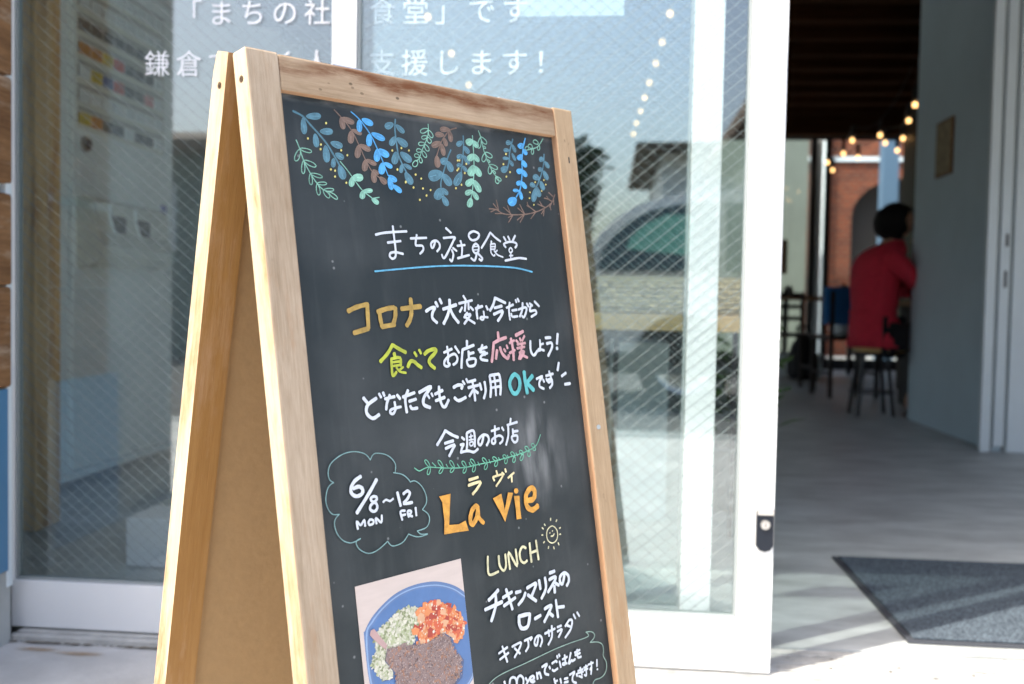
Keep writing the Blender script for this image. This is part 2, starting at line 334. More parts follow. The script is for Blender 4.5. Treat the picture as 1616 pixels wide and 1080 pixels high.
CHALK = [
('garland_drawing', '', 'tealblue', 's2.03:50.1,51 60.2,54.6 68.2,62 76.3,69.4 84.4,77.8 90.7,87.1 96.1,95.9 97.6,98.9|p:64.2,54.1 64.9,55.1 67.1,55.8 70.4,56.2 74.1,56.1 77.6,55.2 80.1,53.7 81.1,51.9 80.5,50.3 78.2,49.4 74.9,49.5 71.1,50.3 67.6,51.5 65.2,52.9|p:60.4,56.1 59.3,57.1 58.3,59.5 57.5,62.7 57.2,66.3 57.6,69.3 58.7,71.2 60.4,71.6 62.1,70.5 63.2,68.2 63.7,64.9 63.3,61.5 62.5,58.6 61.5,56.6|p:78.4,66.9 79,67.9 80.9,68.7 83.7,69.3 87,69.3 90,68.6 92.3,67.3 93.3,65.5 92.8,63.9 90.9,63 88,62.8 84.6,63.4 81.5,64.5 79.3,65.7|p:72.2,69.9 71.1,70.8 70.2,72.8 69.5,75.6 69.3,78.6 69.9,81 71.2,82.6 72.9,82.8 74.6,81.8 75.7,79.7 75.9,77 75.4,74.2 74.5,71.8 73.3,70.3|p:89.6,76.4 89.7,77.6 91,79 93.2,80.4 95.9,81.3 98.8,81.5 101.3,80.8 102.8,79.3 103.1,77.5 101.9,76 99.4,75 96.3,74.7 93.2,74.9 90.9,75.5|p:82.7,80.2 81.5,81.3 80.3,83.8 79.4,87.2 79.1,90.9 79.6,94 81.1,96 83.1,96.4 85.1,95.2 86.5,92.7 86.9,89.3 86.4,85.8 85.4,82.8 84.1,80.8|p:93.9,86.8 93.7,87.9 94.2,89.3 95.4,90.7 97.2,91.9 99.2,92.4 101.3,92.1 102.8,91 103.5,89.5 103,88 101.5,86.8 99.3,86.1 97,85.9 95.1,86.2|p:91,91.8 90.1,92.3 89,93.6 88.1,95.4 87.5,97.4 87.5,99.2 88.2,100.4 89.5,100.8 90.9,100.3 92,99 92.7,97.1 92.8,95.1 92.4,93.4 91.8,92.1|p:97.2,98.1 96,99.3 95.1,101.6 94.7,104.6 95.1,107.7 96.4,110.2 98.4,111.5 100.8,111.4 102.8,110.1 103.9,107.7 103.7,104.8 102.5,102 100.7,99.7 98.8,98.3'),
('garland_drawing', '', 'tealblue', 's1.87:173.9,43.3 171.9,54.3 172.1,68.3 173.1,80.5 177.1,90 180.5,96.3 184.7,104.2|p:170.6,48.3 169.6,47.5 167.6,47.2 164.9,47.5 162.3,48.3 160.1,49.7 159,51.5 159.1,53.3 160.4,54.6 162.4,55 164.9,54.4 167.3,53 169.3,51.2 170.5,49.5|p:174.2,49.1 173.8,50.1 174.3,51.7 175.6,53.7 177.5,55.5 179.7,56.6 182,56.9 183.7,56.2 184.5,54.8 184.1,53.1 182.5,51.4 180.1,50 177.6,49.1 175.5,48.7|p:170.9,61.8 169.4,62 167.4,63 165.2,64.7 163.3,66.8 162.3,68.9 162.6,70.6 163.9,71.6 166,71.6 168.1,70.6 170,68.8 171.2,66.5 171.8,64.3 171.7,62.6|p:173.4,62.8 173,64.1 173.8,66.1 175.5,68.3 178,70.2 181,71.3 183.9,71.2 186.1,70.1 187.1,68.2 186.4,66.1 184.3,64.2 181.1,62.9 177.8,62.2 175,62.1|p:170.4,77.5 168.7,78.1 166.8,79.9 164.9,82.5 163.5,85.4 163.2,88 164.1,89.9 166.1,90.6 168.5,90 170.6,88.3 172,85.6 172.6,82.7 172.4,80 171.6,78.2|p:176.2,77.3 175.6,78.8 176.3,80.9 178.1,83.4 180.7,85.6 183.7,87 186.8,87.1 189.3,86 190.4,83.9 189.9,81.6 187.7,79.5 184.4,77.9 180.9,76.9 178,76.7|p:176,90.1 175.1,90.5 174,91.8 172.9,93.6 172.2,95.5 172,97.3 172.6,98.5 173.8,98.9 175.2,98.5 176.4,97.2 177.2,95.5 177.4,93.5 177.2,91.7 176.8,90.5|p:178.7,89.4 178.7,90.2 179.7,91.3 181.3,92.6 183.4,93.7 185.6,94.3 187.5,94.2 188.8,93.5 189.1,92.4 188.2,91.2 186.4,90.1 184,89.4 181.6,89 179.7,89|p:179.7,98 178.7,99.3 178.5,101.5 178.9,104.4 180.2,107.2 182.2,109.3 184.7,110.2 187.1,109.8 188.8,108.2 189.3,105.8 188.3,103.2 186.2,100.8 183.7,98.9 181.4,97.9'),
('garland_drawing', '', 'tealblue', 's1.78:247.5,67.5 242.3,75.3 236.7,86.2 232.1,95.2 227.8,104.9 227.4,111.8 229.9,118.4|p:240.8,78.1 239.5,77.3 237.4,77.1 234.9,77.4 232.5,78.3 230.8,79.7 230.3,81.5 230.9,83.3 232.5,84.6 234.7,84.9 236.9,84.3 238.9,82.8 240.4,81 241,79.3|p:241,80.6 239.8,81.7 239.1,83.7 239,86.3 239.7,88.9 241.2,90.8 243.4,91.7 245.8,91.4 247.7,90 248.5,88 248.1,85.6 246.6,83.3 244.6,81.6 242.6,80.6|p:231.6,94.4 230.1,92.8 226.8,91.8 222.4,91.6 217.7,92.4 213.8,94.4 211.5,97.2 211.2,100.3 212.9,102.9 216.2,104.1 220.4,103.6 224.8,101.8 228.6,99.2 231,96.6|p:232.6,95.1 231.5,96.5 231.3,99 232,101.9 233.6,104.7 236,106.8 239,107.5 241.8,106.8 243.8,105 244.2,102.4 242.9,99.8 240.4,97.4 237.4,95.7 234.6,94.9|p:226.4,111 224.2,111.2 221.5,112.6 218.7,114.8 216.6,117.5 215.8,120.1 216.7,122.2 219.1,123.4 222.2,123.4 225.1,122 227.3,119.7 228.4,116.8 228.6,114.1 227.9,112|p:228.7,110.8 228.2,111.7 228.3,113.1 229.1,114.8 230.4,116.4 232.2,117.5 234.1,117.7 235.8,117.1 236.7,115.9 236.7,114.4 235.6,112.9 233.8,111.7 231.7,110.9 229.9,110.5|p:228.1,119.4 227.1,120.4 226.8,122.3 227.1,124.7 228.1,127 229.7,128.8 231.9,129.5 234,129.2 235.6,127.9 236.1,126 235.3,123.8 233.6,121.7 231.5,120.2 229.6,119.3'),
('garland_drawing', '', 'tealblue', 's1.85:268.2,49.9 267.2,60.6 265,71.3 261.7,82.2 259.2,91.1|p:266.1,56.3 265,55.9 263.1,56 260.8,56.5 258.6,57.5 257.1,58.9 256.5,60.4 257,61.7 258.4,62.5 260.4,62.5 262.4,61.7 264.2,60.3 265.6,58.7 266.2,57.3|p:267.7,61.4 267.1,62.3 267.1,63.9 267.7,65.7 268.9,67.5 270.6,68.8 272.6,69.2 274.4,68.7 275.5,67.4 275.6,65.8 274.6,64.1 272.9,62.7 270.8,61.7 269,61.2|p:263.2,71.5 262.3,71 260.6,70.9 258.7,71.2 256.8,72 255.5,73.1 255,74.5 255.6,75.8 256.9,76.7 258.6,76.9 260.3,76.3 261.9,75.1 263,73.7 263.5,72.5|p:266.1,72.1 265.4,73.1 265.4,74.7 266,76.8 267.1,78.9 268.8,80.4 270.8,81.1 272.6,80.7 273.8,79.5 274,77.8 273,75.8 271.3,74.1 269.3,72.7 267.4,72|p:260.5,82.3 259.9,81.7 258.7,81.4 257.2,81.4 255.6,81.8 254.4,82.5 253.7,83.5 253.7,84.6 254.4,85.5 255.6,85.9 257,85.7 258.5,85 259.7,84 260.4,83.1|p:262.6,83.8 262.1,84.6 262.1,85.8 262.5,87.2 263.4,88.6 264.7,89.6 266.3,89.9 267.7,89.5 268.7,88.5 268.8,87.3 268.1,86 266.7,84.8 265.1,84 263.7,83.7|p:259.2,91.1 257.1,91.5 254.1,93.2 250.8,96 247.9,99.2 246.3,102.4 246.4,104.9 248.2,106.3 251.1,106.2 254.3,104.6 257.1,101.7 259.1,98.2 260.2,94.8 260.2,92.3'),
('garland_drawing', '', 'tealblue', 's1.99:347.1,44.7 343.3,52.5 339.3,61.2 337,71.5 332.3,81.1|p:343.7,49.7 343.6,48.7 342.8,47.8 341.3,47.1 339.6,46.8 337.7,47.2 336.2,48.2 335.2,49.7 335.1,51.1 335.9,52.1 337.5,52.5 339.5,52.2 341.4,51.5 342.9,50.6|p:345.4,51.3 344.8,52.1 344.6,53.5 344.7,55.4 345.4,57.4 346.5,58.9 347.9,59.8 349.4,59.7 350.4,58.8 350.8,57.3 350.3,55.5 349.2,53.7 347.8,52.3 346.4,51.4|p:339.1,58.5 338.7,57.8 337.5,57.2 335.8,56.8 333.8,56.8 331.9,57.3 330.5,58.2 329.8,59.4 330.1,60.5 331.3,61.2 333.1,61.3 335.1,60.8 337.1,60.1 338.5,59.3|p:343.1,61.7 342.6,62.4 342.6,63.8 343,65.6 343.8,67.4 345,68.9 346.5,69.7 347.8,69.6 348.7,68.7 348.8,67.3 348.1,65.6 346.9,64 345.4,62.6 344.1,61.8|p:336.9,68.3 336.5,67.7 335.3,67.2 333.5,66.8 331.3,66.8 329.3,67.1 327.8,67.8 327.1,68.8 327.3,69.8 328.5,70.4 330.4,70.5 332.6,70.2 334.7,69.7 336.2,69|p:338.5,70.5 337.9,71.1 337.8,72.3 338,73.8 338.8,75.2 339.9,76.3 341.4,76.8 342.8,76.5 343.7,75.7 344,74.4 343.4,73.1 342.2,71.8 340.8,70.9 339.5,70.4|p:332.7,78.4 331.2,77.8 328.9,77.9 326.1,78.6 323.6,79.7 322,81.3 321.7,83.1 322.7,84.7 324.7,85.7 327.2,85.7 329.5,84.8 331.5,83.1 332.7,81.2 333.2,79.5'),
('garland_drawing', '', 'tealblue', 's1.85:398.8,57.1 396.2,68.8 390.7,80.7 384.2,90.7 378.9,97.7|p:397,63.9 397,62.9 396.4,61.8 395.2,61 393.6,60.6 391.9,61 390.4,62.1 389.3,63.7 389,65.4 389.6,66.5 391,67 392.8,66.7 394.6,66 396.1,65|p:398.8,65.7 398.1,66.5 397.9,68 398.4,69.9 399.4,71.7 400.9,73 402.8,73.6 404.6,73.3 405.8,72.2 406.1,70.6 405.3,68.9 403.7,67.4 401.8,66.2 400.1,65.6|p:392.9,75.7 392.6,74.9 391.5,74.3 389.9,73.9 388.2,73.9 386.6,74.5 385.5,75.6 385.1,76.9 385.4,78.2 386.5,78.9 388,79 389.8,78.5 391.4,77.6 392.5,76.7|p:394.7,77.5 393.8,78.5 393.3,80.3 393.4,82.8 394.3,85.2 395.8,87.2 397.8,88.1 400,88 401.6,86.8 402.2,84.8 401.7,82.6 400.1,80.4 398.1,78.6 396.2,77.6|p:385.2,88.7 385.8,87.5 385.5,86 384.3,84.5 382.5,83.3 380.1,82.9 377.6,83.5 375.6,84.8 374.4,86.5 374.6,88.2 376.2,89.3 378.6,89.9 381.3,89.9 383.7,89.5|p:387,90.5 386,91.4 385.3,93.2 385.1,95.6 385.6,98 386.9,100 388.7,101.1 390.8,101.1 392.6,100 393.4,98.1 393.1,95.8 391.9,93.6 390.2,91.7 388.5,90.6|p:376.8,97.9 377.2,96.9 376.8,95.7 375.7,94.5 374.1,93.6 372.1,93.3 370.1,93.7 368.5,94.7 367.7,96.1 368,97.4 369.4,98.3 371.5,98.8 373.7,98.8 375.6,98.5|p:378.2,97.7 377.1,98.7 376.4,100.8 376.2,103.5 376.7,106.2 378.1,108.5 380.2,109.7 382.5,109.7 384.4,108.5 385.3,106.4 384.9,103.8 383.6,101.3 381.7,99.2 379.8,97.9|p:376.5,99.8 374.7,100.5 372.5,102.8 370.2,106 368.4,109.6 367.8,112.9 368.5,115.2 370.5,116.1 373,115.4 375.5,113.2 377.3,109.9 378.2,106.2 378.3,102.9 377.7,100.6'),
('garland_drawing', '', 'mint', 's1.07:50,78.5 53,86.4 56.1,97.4 62.2,108.9 68.7,118.2 75.3,123.8 81.5,125.3|s0.9:53.4,86.4 53.8,87 55.3,87.8 57.6,88.6 60.4,89.1 63,89.3 65,88.9 66,88.1 65.8,87.1 64.3,86.3 61.8,85.7 58.9,85.5 56.2,85.6 54.3,85.9 53.4,86.4|s0.9:52.9,87.2 51.8,87.6 50.2,89 48.5,91.2 47,93.7 46.2,96 46.3,97.8 47.2,98.6 48.7,98.3 50.4,96.9 51.8,94.7 52.8,92.1 53.4,89.7 53.4,87.9 52.9,87.2|s0.9:56.5,97.4 56.7,98.2 58.1,99.4 60.3,100.8 63.1,102 65.8,102.6 68,102.6 69.3,101.9 69.3,100.7 68,99.4 65.6,98.2 62.6,97.4 59.7,97 57.6,97 56.5,97.4|s0.9:55.5,98.2 54.8,98.9 54.1,100.5 53.3,103 52.8,105.6 52.8,107.9 53.3,109.5 54.2,110 55.2,109.3 56.1,107.6 56.6,105.3 56.7,102.6 56.5,100.3 56.1,98.7 55.5,98.2|s0.91:62.6,109.3 63,109.9 64.5,110.7 66.9,111.6 69.6,112.3 72.3,112.6 74.3,112.3 75.4,111.6 75.1,110.7 73.6,109.8 71.1,109.1 68.2,108.7 65.5,108.7 63.5,108.9 62.6,109.3|s0.91:62.1,109.7 61.5,110.3 60.9,111.8 60.3,113.9 60.1,116.2 60.2,118.2 60.9,119.5 61.8,119.9 62.8,119.3 63.5,117.8 63.8,115.7 63.7,113.4 63.3,111.4 62.8,110.1 62.1,109.7|s0.91:68.7,118.2 69.2,118.7 70.7,119 72.8,119.2 75.2,119.2 77.4,118.8 79,118.2 79.7,117.4 79.2,116.7 77.7,116.3 75.6,116.3 73.1,116.6 70.9,117.1 69.3,117.7 68.7,118.2|s0.91:68.6,119 68,119.7 67.5,121.2 67.2,123.4 67.2,125.7 67.7,127.7 68.5,128.9 69.7,129.2 70.7,128.4 71.3,126.8 71.3,124.7 70.9,122.5 70.2,120.6 69.4,119.3 68.6,119|s0.92:75.7,123.8 76.2,124.2 77.8,124.6 80,124.8 82.6,124.7 84.9,124.4 86.6,123.7 87.2,122.9 86.8,122.2 85.2,121.8 82.9,121.8 80.3,122.1 78,122.7 76.3,123.3 75.7,123.8|s0.92:75.2,124.2 74.9,125 75.2,126.3 75.9,128 77.1,129.6 78.5,130.8 80,131.3 81.2,131 81.8,130.1 81.7,128.7 80.7,127.2 79.2,125.8 77.5,124.7 76.1,124.1 75.2,124.2|s0.92:81.4,125.7 81.4,126.4 82.2,127.7 83.6,129.2 85.5,130.6 87.5,131.6 89.2,132 90.4,131.6 90.6,130.6 89.9,129.3 88.3,127.9 86.1,126.7 84,125.9 82.3,125.5 81.4,125.7'),
('garland_drawing', '', 'mint', 's1.14:98.2,94.2 105.7,102.1 111.1,108.6 116.5,115.3 122.5,121.5 132.5,127.6|s1.17:133.4,128.3 142,126.5|p:111.1,108.6 111.4,109.9 113,111.1 115.4,112 118.2,112.3 120.9,111.7 123.1,110.3 124.1,108.4 123.9,106.4 122.4,105.1 119.8,104.7 116.8,105.1 114,106.1 112,107.4|p:111.1,108.6 109.8,109.1 108.4,110.4 107.1,112.3 106.2,114.4 106.1,116.4 106.9,117.7 108.4,118.3 110.3,117.8 111.8,116.5 112.8,114.6 113,112.5 112.7,110.5 112,109.1|p:122.5,121.5 123,122.2 124.6,122.7 126.9,123 129.6,123 132,122.4 133.7,121.5 134.4,120.3 133.9,119.2 132.3,118.6 129.9,118.6 127.2,119.1 124.8,119.9 123.1,120.7|p:122,121.6 120.8,122 119.5,123.1 118.4,124.8 117.8,126.5 117.9,128.1 118.9,129.2 120.5,129.6 122.2,129.1 123.6,128 124.4,126.4 124.4,124.6 123.9,123 123,121.9|p:132.4,128.4 132.1,129.2 132.6,130.5 133.7,131.9 135.2,133.1 137,133.8 138.8,133.8 140.2,133 140.8,131.8 140.4,130.5 139.1,129.3 137.1,128.5 135.1,128 133.4,128'),
('garland_drawing', '', 'mint', 's1.17:218.1,42.9 217.9,48 215.6,56.8 210.6,64.9 205.1,73.1 200.7,81.1 195.9,84.9|s1.08:217.3,48.5 216.5,48 214.7,47.9 212.3,48.3 209.8,49 207.7,50.1 206.4,51.5 206.2,52.7 207.2,53.6 209,53.8 211.3,53.2 213.7,52 215.7,50.7 217,49.4 217.3,48.5|s1.08:217.7,49.7 217.1,50.5 217,51.8 217.3,53.6 218.1,55.3 219.3,56.6 220.8,57.1 222.3,56.9 223.2,55.9 223.5,54.5 222.8,52.9 221.6,51.4 220.1,50.3 218.7,49.7 217.7,49.7|s1.07:215,56.8 214.5,56.3 213.3,56 211.7,56 209.9,56.3 208.3,57 207.3,57.9 207,59 207.6,59.8 208.8,60.2 210.4,60 212.1,59.3 213.7,58.4 214.7,57.5 215,56.8|s1.08:215.5,57.6 214.8,58.3 214.5,59.4 214.5,60.8 215,62.2 215.9,63.1 217.2,63.5 218.6,63.2 219.6,62.4 220.1,61.2 219.8,59.9 218.8,58.8 217.6,57.9 216.4,57.5 215.5,57.6|s1.07:210.6,64.9 210.2,64.3 209.1,63.9 207.4,63.6 205.4,63.6 203.6,64 202.3,64.9 201.7,65.9 202,66.8 203.2,67.4 204.9,67.4 206.9,67 208.7,66.4 210.1,65.6 210.6,64.9|s1.07:210.5,65.8 209.9,66.5 209.7,67.7 210,69.3 210.7,70.8 211.8,72 213.2,72.4 214.6,72.1 215.6,71.2 215.8,69.9 215.3,68.5 214.2,67.2 212.8,66.2 211.5,65.7 210.5,65.8|s1.06:205.1,73.1 205,72.4 204.2,71.8 202.9,71.3 201.4,71.1 199.9,71.3 198.7,72 198,73 198.1,74 198.8,74.7 200.1,75 201.8,74.8 203.3,74.3 204.5,73.7 205.1,73.1|s1.06:206.2,73 205.7,73.6 205.6,74.9 205.9,76.4 206.6,77.9 207.7,79 209,79.5 210.3,79.3 211.1,78.5 211.3,77.2 210.7,75.8 209.6,74.5 208.3,73.5 207.1,73 206.2,73|s1.06:201,79.4 201,78.7 200.4,78 199.4,77.3 198.1,76.9 196.7,76.9 195.4,77.4 194.6,78.4 194.4,79.4 194.9,80.2 196,80.6 197.6,80.7 199.1,80.4 200.3,80 201,79.4|s1.06:201.9,80.1 201.3,80.6 200.8,81.6 200.5,82.8 200.5,84.2 200.9,85.3 201.8,85.9 202.8,85.9 203.7,85.4 204.3,84.4 204.4,83.2 204,81.9 203.4,80.9 202.6,80.3 201.9,80.1|s1.05:197.1,84 195.9,84 194.3,84.6 192.6,85.8 191.2,87.2 190.5,88.6 190.7,89.9 191.9,90.7 193.5,90.8 195.2,90.2 196.6,89 197.5,87.4 197.9,85.8 197.7,84.6 197.1,84'),
('garland_drawing', '', 'mint', 's1.35:282.3,47.9 281.8,57.3 281,68.9 279.6,82.3 276.8,96.6 273,110.1 269.3,119.2|p:281.5,52.9 280.2,52.1 278,51.9 275.4,52.3 273,53.2 271.3,54.7 270.9,56.5 271.7,58.3 273.5,59.6 275.8,60 278.1,59.3 280,57.7 281.3,55.9 281.9,54.1|p:282,53.7 281.3,54.7 281.2,56.2 281.8,58.1 283,59.8 284.8,60.9 286.9,61.2 288.9,60.5 290.2,59.2 290.4,57.5 289.4,55.9 287.6,54.6 285.4,53.7 283.4,53.4|p:280.4,68.9 278.7,68.7 276.4,69.3 273.9,70.4 271.7,72 270.4,73.8 270.6,75.5 272,76.8 274.2,77.3 276.7,76.9 278.8,75.5 280.3,73.6 281.1,71.6 281.1,69.9|p:281,68.9 280.3,69.8 280.3,71.4 280.9,73.4 282.1,75.3 283.8,76.6 285.8,77.1 287.7,76.7 288.9,75.4 289.1,73.7 288.1,71.9 286.3,70.4 284.2,69.2 282.3,68.7|p:279.7,81.4 277.6,81.6 274.8,83.1 271.8,85.3 269.4,88 268.4,90.7 269.1,92.8 271.2,94 274.3,94 277.3,92.7 279.6,90.3 281,87.3 281.5,84.5 281,82.4|p:280.2,82.2 279.3,83.4 279.2,85.5 279.8,88.2 281.2,90.8 283.4,92.7 285.9,93.5 288.3,93 289.9,91.5 290.2,89.3 289.1,86.9 286.9,84.6 284.3,83 281.9,82.1|p:276.2,97.1 274.6,96.7 272.1,97.1 269,98.1 266,99.6 264,101.5 263.4,103.5 264.2,105.1 266.3,105.9 268.9,105.7 271.7,104.4 274.1,102.4 275.8,100.2 276.5,98.3|p:277.2,98.4 276.2,99.6 276.1,101.9 276.6,104.9 278,107.8 280,110.2 282.6,111.3 285,111 286.7,109.5 287,107.1 286,104.3 283.8,101.7 281.3,99.6 278.9,98.4|p:272.4,110.2 271.4,109.6 269.4,109.5 266.9,109.8 264.3,110.6 262.4,111.9 261.4,113.4 261.6,114.9 262.9,115.9 264.9,116.1 267.3,115.5 269.5,114.2 271.4,112.7 272.4,111.2|p:273.5,111 272.8,111.9 272.8,113.6 273.3,115.7 274.5,117.8 276.2,119.4 278.2,120.1 280,119.8 281.3,118.6 281.5,116.8 280.5,114.9 278.8,113 276.7,111.7 274.9,110.9|p:269.4,118.7 267.8,119.1 265.9,120.5 264.1,122.5 262.8,124.7 262.6,126.8 263.5,128.4 265.5,129 267.8,128.6 269.9,127.3 271.2,125.3 271.6,123 271.4,120.8 270.6,119.3'),
('garland_drawing', '', 'mint', 's1.17:292.4,41.4 295,48.7 297.7,63.6 299,67.1 303.5,78.3 308.4,86.9 315.1,92.6|s1.17:295,48.2 294.6,49.1 294.9,50.5 295.9,52.2 297.3,53.9 299.1,55.1 301.1,55.5 302.7,55 303.5,53.9 303.3,52.4 302.1,50.8 300.1,49.5 298,48.5 296.2,48 295,48.2|s1.16:294.3,49.2 293.2,49.8 291.9,51.5 290.4,53.9 289.2,56.6 288.7,59 289,60.7 290,61.3 291.5,60.7 292.9,59 294.1,56.6 294.8,53.9 295.1,51.5 294.9,49.8 294.3,49.2|s1.17:296.6,58.4 296.5,58.7 296.8,59.2 297.4,59.8 298.2,60.3 299.1,60.5 300,60.5 300.7,60.2 300.9,59.7 300.6,59.1 299.9,58.6 298.9,58.3 297.9,58.2 297.1,58.2 296.6,58.4|s1.17:299.3,65.3 299,66.2 299.8,67.4 301.2,68.8 303.2,70 305.5,70.6 307.6,70.5 309.2,69.7 309.8,68.4 309.2,67 307.4,65.9 305,65.1 302.5,64.7 300.5,64.8 299.3,65.3|s1.17:299.1,66.2 297.9,66.6 296.3,67.9 294.7,69.8 293.4,72 292.8,74 293.3,75.4 294.6,76 296.3,75.6 298,74.4 299.3,72.4 300,70.2 300.2,68.2 299.9,66.7 299.1,66.2|s1.17:300.5,73.2 300.5,73.6 300.8,74.1 301.6,74.8 302.5,75.4 303.5,75.7 304.5,75.7 305.2,75.5 305.4,74.9 305.1,74.3 304.2,73.8 303.1,73.3 302,73.1 301.1,73 300.5,73.2|s1.17:304.7,78.6 304.7,79.5 305.8,80.6 307.7,81.7 310,82.7 312.5,83.2 314.7,82.9 316.1,82.1 316.4,81 315.4,79.8 313.3,78.8 310.6,78.2 307.9,78 305.8,78.2 304.7,78.6|s1.17:304.5,80 303.5,80.5 302.4,81.9 301.4,83.8 300.8,85.8 300.9,87.6 301.7,88.8 303.1,89.1 304.6,88.5 305.8,87.2 306.5,85.3 306.5,83.3 306.1,81.6 305.4,80.4 304.5,80|s1.18:308.1,85.1 308,85.5 308.2,86 308.8,86.7 309.6,87.3 310.6,87.7 311.5,87.7 312.1,87.4 312.4,86.9 312.2,86.3 311.5,85.8 310.5,85.3 309.5,85 308.6,84.9 308.1,85.1|s1.18:312.1,91.5 312,92.2 312.6,93.1 313.7,94.3 315.2,95.3 317,95.9 318.6,95.9 319.8,95.4 320.2,94.5 319.7,93.5 318.4,92.5 316.5,91.8 314.6,91.3 313,91.2 312.1,91.5|s1.18:312.7,91.9 311.8,92.5 311.1,93.7 310.7,95.3 310.7,97 311.4,98.3 312.6,99 314.1,99 315.5,98.3 316.4,97 316.5,95.5 315.9,94 314.9,92.8 313.7,92 312.7,91.9'),
('garland_drawing', '', 'mint', 's1.27:399.8,38.3 392.2,46.3 385.2,50.9 370.9,54.7|s1.16:390.2,45.6 390.5,44.8 390.1,43.7 389,42.6 387.5,41.8 385.7,41.4 383.8,41.8 382.4,42.6 381.8,43.8 382.1,44.9 383.4,45.8 385.3,46.2 387.4,46.3 389.1,46.1 390.2,45.6|s1.16:391.3,47.4 390.5,47.7 389.5,48.5 388.6,49.7 387.8,51 387.6,52.2 388,53 389,53.3 390.1,53 391.2,52.2 391.9,51 392.3,49.7 392.2,48.5 391.9,47.7 391.3,47.4|s1.15:378.8,52 379.4,51.2 379.4,50.2 378.9,49 377.9,48 376.5,47.5 374.8,47.6 373.3,48.3 372.3,49.4 372.2,50.6 373,51.5 374.5,52.2 376.2,52.5 377.7,52.4 378.8,52|s1.15:379.4,52.9 378.6,53.2 377.7,54.1 376.9,55.4 376.3,56.8 376.2,58.1 376.7,58.9 377.7,59.2 378.8,58.8 379.8,57.9 380.4,56.6 380.6,55.3 380.4,54 380,53.2 379.4,52.9|s1.14:371.7,54.2 372.2,53.3 372.3,52.4 372,51.5 371.3,50.9 370.1,50.8 368.6,51.3 367.2,52.3 366.3,53.5 366.1,54.5 366.6,55.2 367.9,55.4 369.3,55.2 370.7,54.8 371.7,54.2'),
('garland_drawing', '', 'brown', 's1.24:97.3,43.6 103.7,49 109.7,54.6 116.3,62.4 122.6,74.4 128.6,88.1 135.1,99.5 140.5,103.8 147,107.7|p:105.4,50.4 105.6,51.4 107,52.8 109.5,54.2 112.5,55.3 115.6,55.7 118.2,55.3 119.8,54.1 119.9,52.5 118.5,51.1 115.8,50 112.5,49.4 109.2,49.3 106.7,49.7|p:104,50.5 103.1,51.5 102.4,53.3 102.1,55.8 102.3,58.4 103.2,60.5 104.7,61.6 106.4,61.6 107.9,60.5 108.7,58.6 108.6,56.2 107.8,53.9 106.5,51.9 105.2,50.7|p:116.5,60.8 116.6,61.6 117.8,62.7 119.7,63.9 122,64.9 124.4,65.3 126.5,65.1 127.7,64.3 127.9,63.1 126.8,61.9 124.7,61 122.1,60.4 119.5,60.2 117.5,60.4|p:114.9,62.6 113.5,63.4 112.1,65.2 110.9,67.8 110.2,70.6 110.3,73 111.5,74.6 113.3,75 115.3,74.2 116.9,72.3 117.7,69.8 117.7,67 117.1,64.7 116.1,63.1|p:123.9,75.1 123.9,76.1 125.1,77.6 127.1,79.1 129.8,80.4 132.5,81 135,80.8 136.6,79.7 136.9,78.2 135.9,76.6 133.5,75.4 130.5,74.6 127.5,74.3 125.2,74.5|p:122.4,76 121,76.7 119.5,78.5 118,81.2 117,84.1 116.8,86.6 117.7,88.4 119.3,89 121.2,88.3 122.9,86.5 124,83.9 124.3,81 124.1,78.4 123.4,76.6|p:130.4,89.5 130.5,90.4 131.6,91.7 133.6,93 136.1,94.1 138.7,94.7 140.9,94.5 142.3,93.6 142.5,92.3 141.4,91 139.2,89.9 136.4,89.2 133.6,88.9 131.5,89|p:129.4,89.6 128.1,90.2 126.6,91.9 125.1,94.2 124.1,96.9 124,99.2 124.8,100.8 126.5,101.4 128.4,100.8 130.1,99.2 131.1,96.8 131.4,94.2 131.2,91.8 130.5,90.2|p:137.1,99.3 137,100 137.6,101 138.7,102.1 140.3,103 142,103.5 143.5,103.3 144.6,102.6 145,101.6 144.4,100.6 143.1,99.7 141.3,99.1 139.4,98.8 137.9,98.9|p:136.9,100.9 135.8,101.7 134.9,103.5 134.3,105.9 134.2,108.4 134.8,110.6 136.2,111.8 137.9,112 139.6,111.1 140.6,109.3 140.8,107 140.3,104.6 139.2,102.5 138,101.2|p:145.2,105.8 144.7,106.8 144.8,108.3 145.6,110.1 147,111.7 148.8,112.7 150.7,112.8 152.5,112.1 153.5,110.7 153.5,109.1 152.3,107.6 150.5,106.4 148.3,105.7 146.5,105.4'),
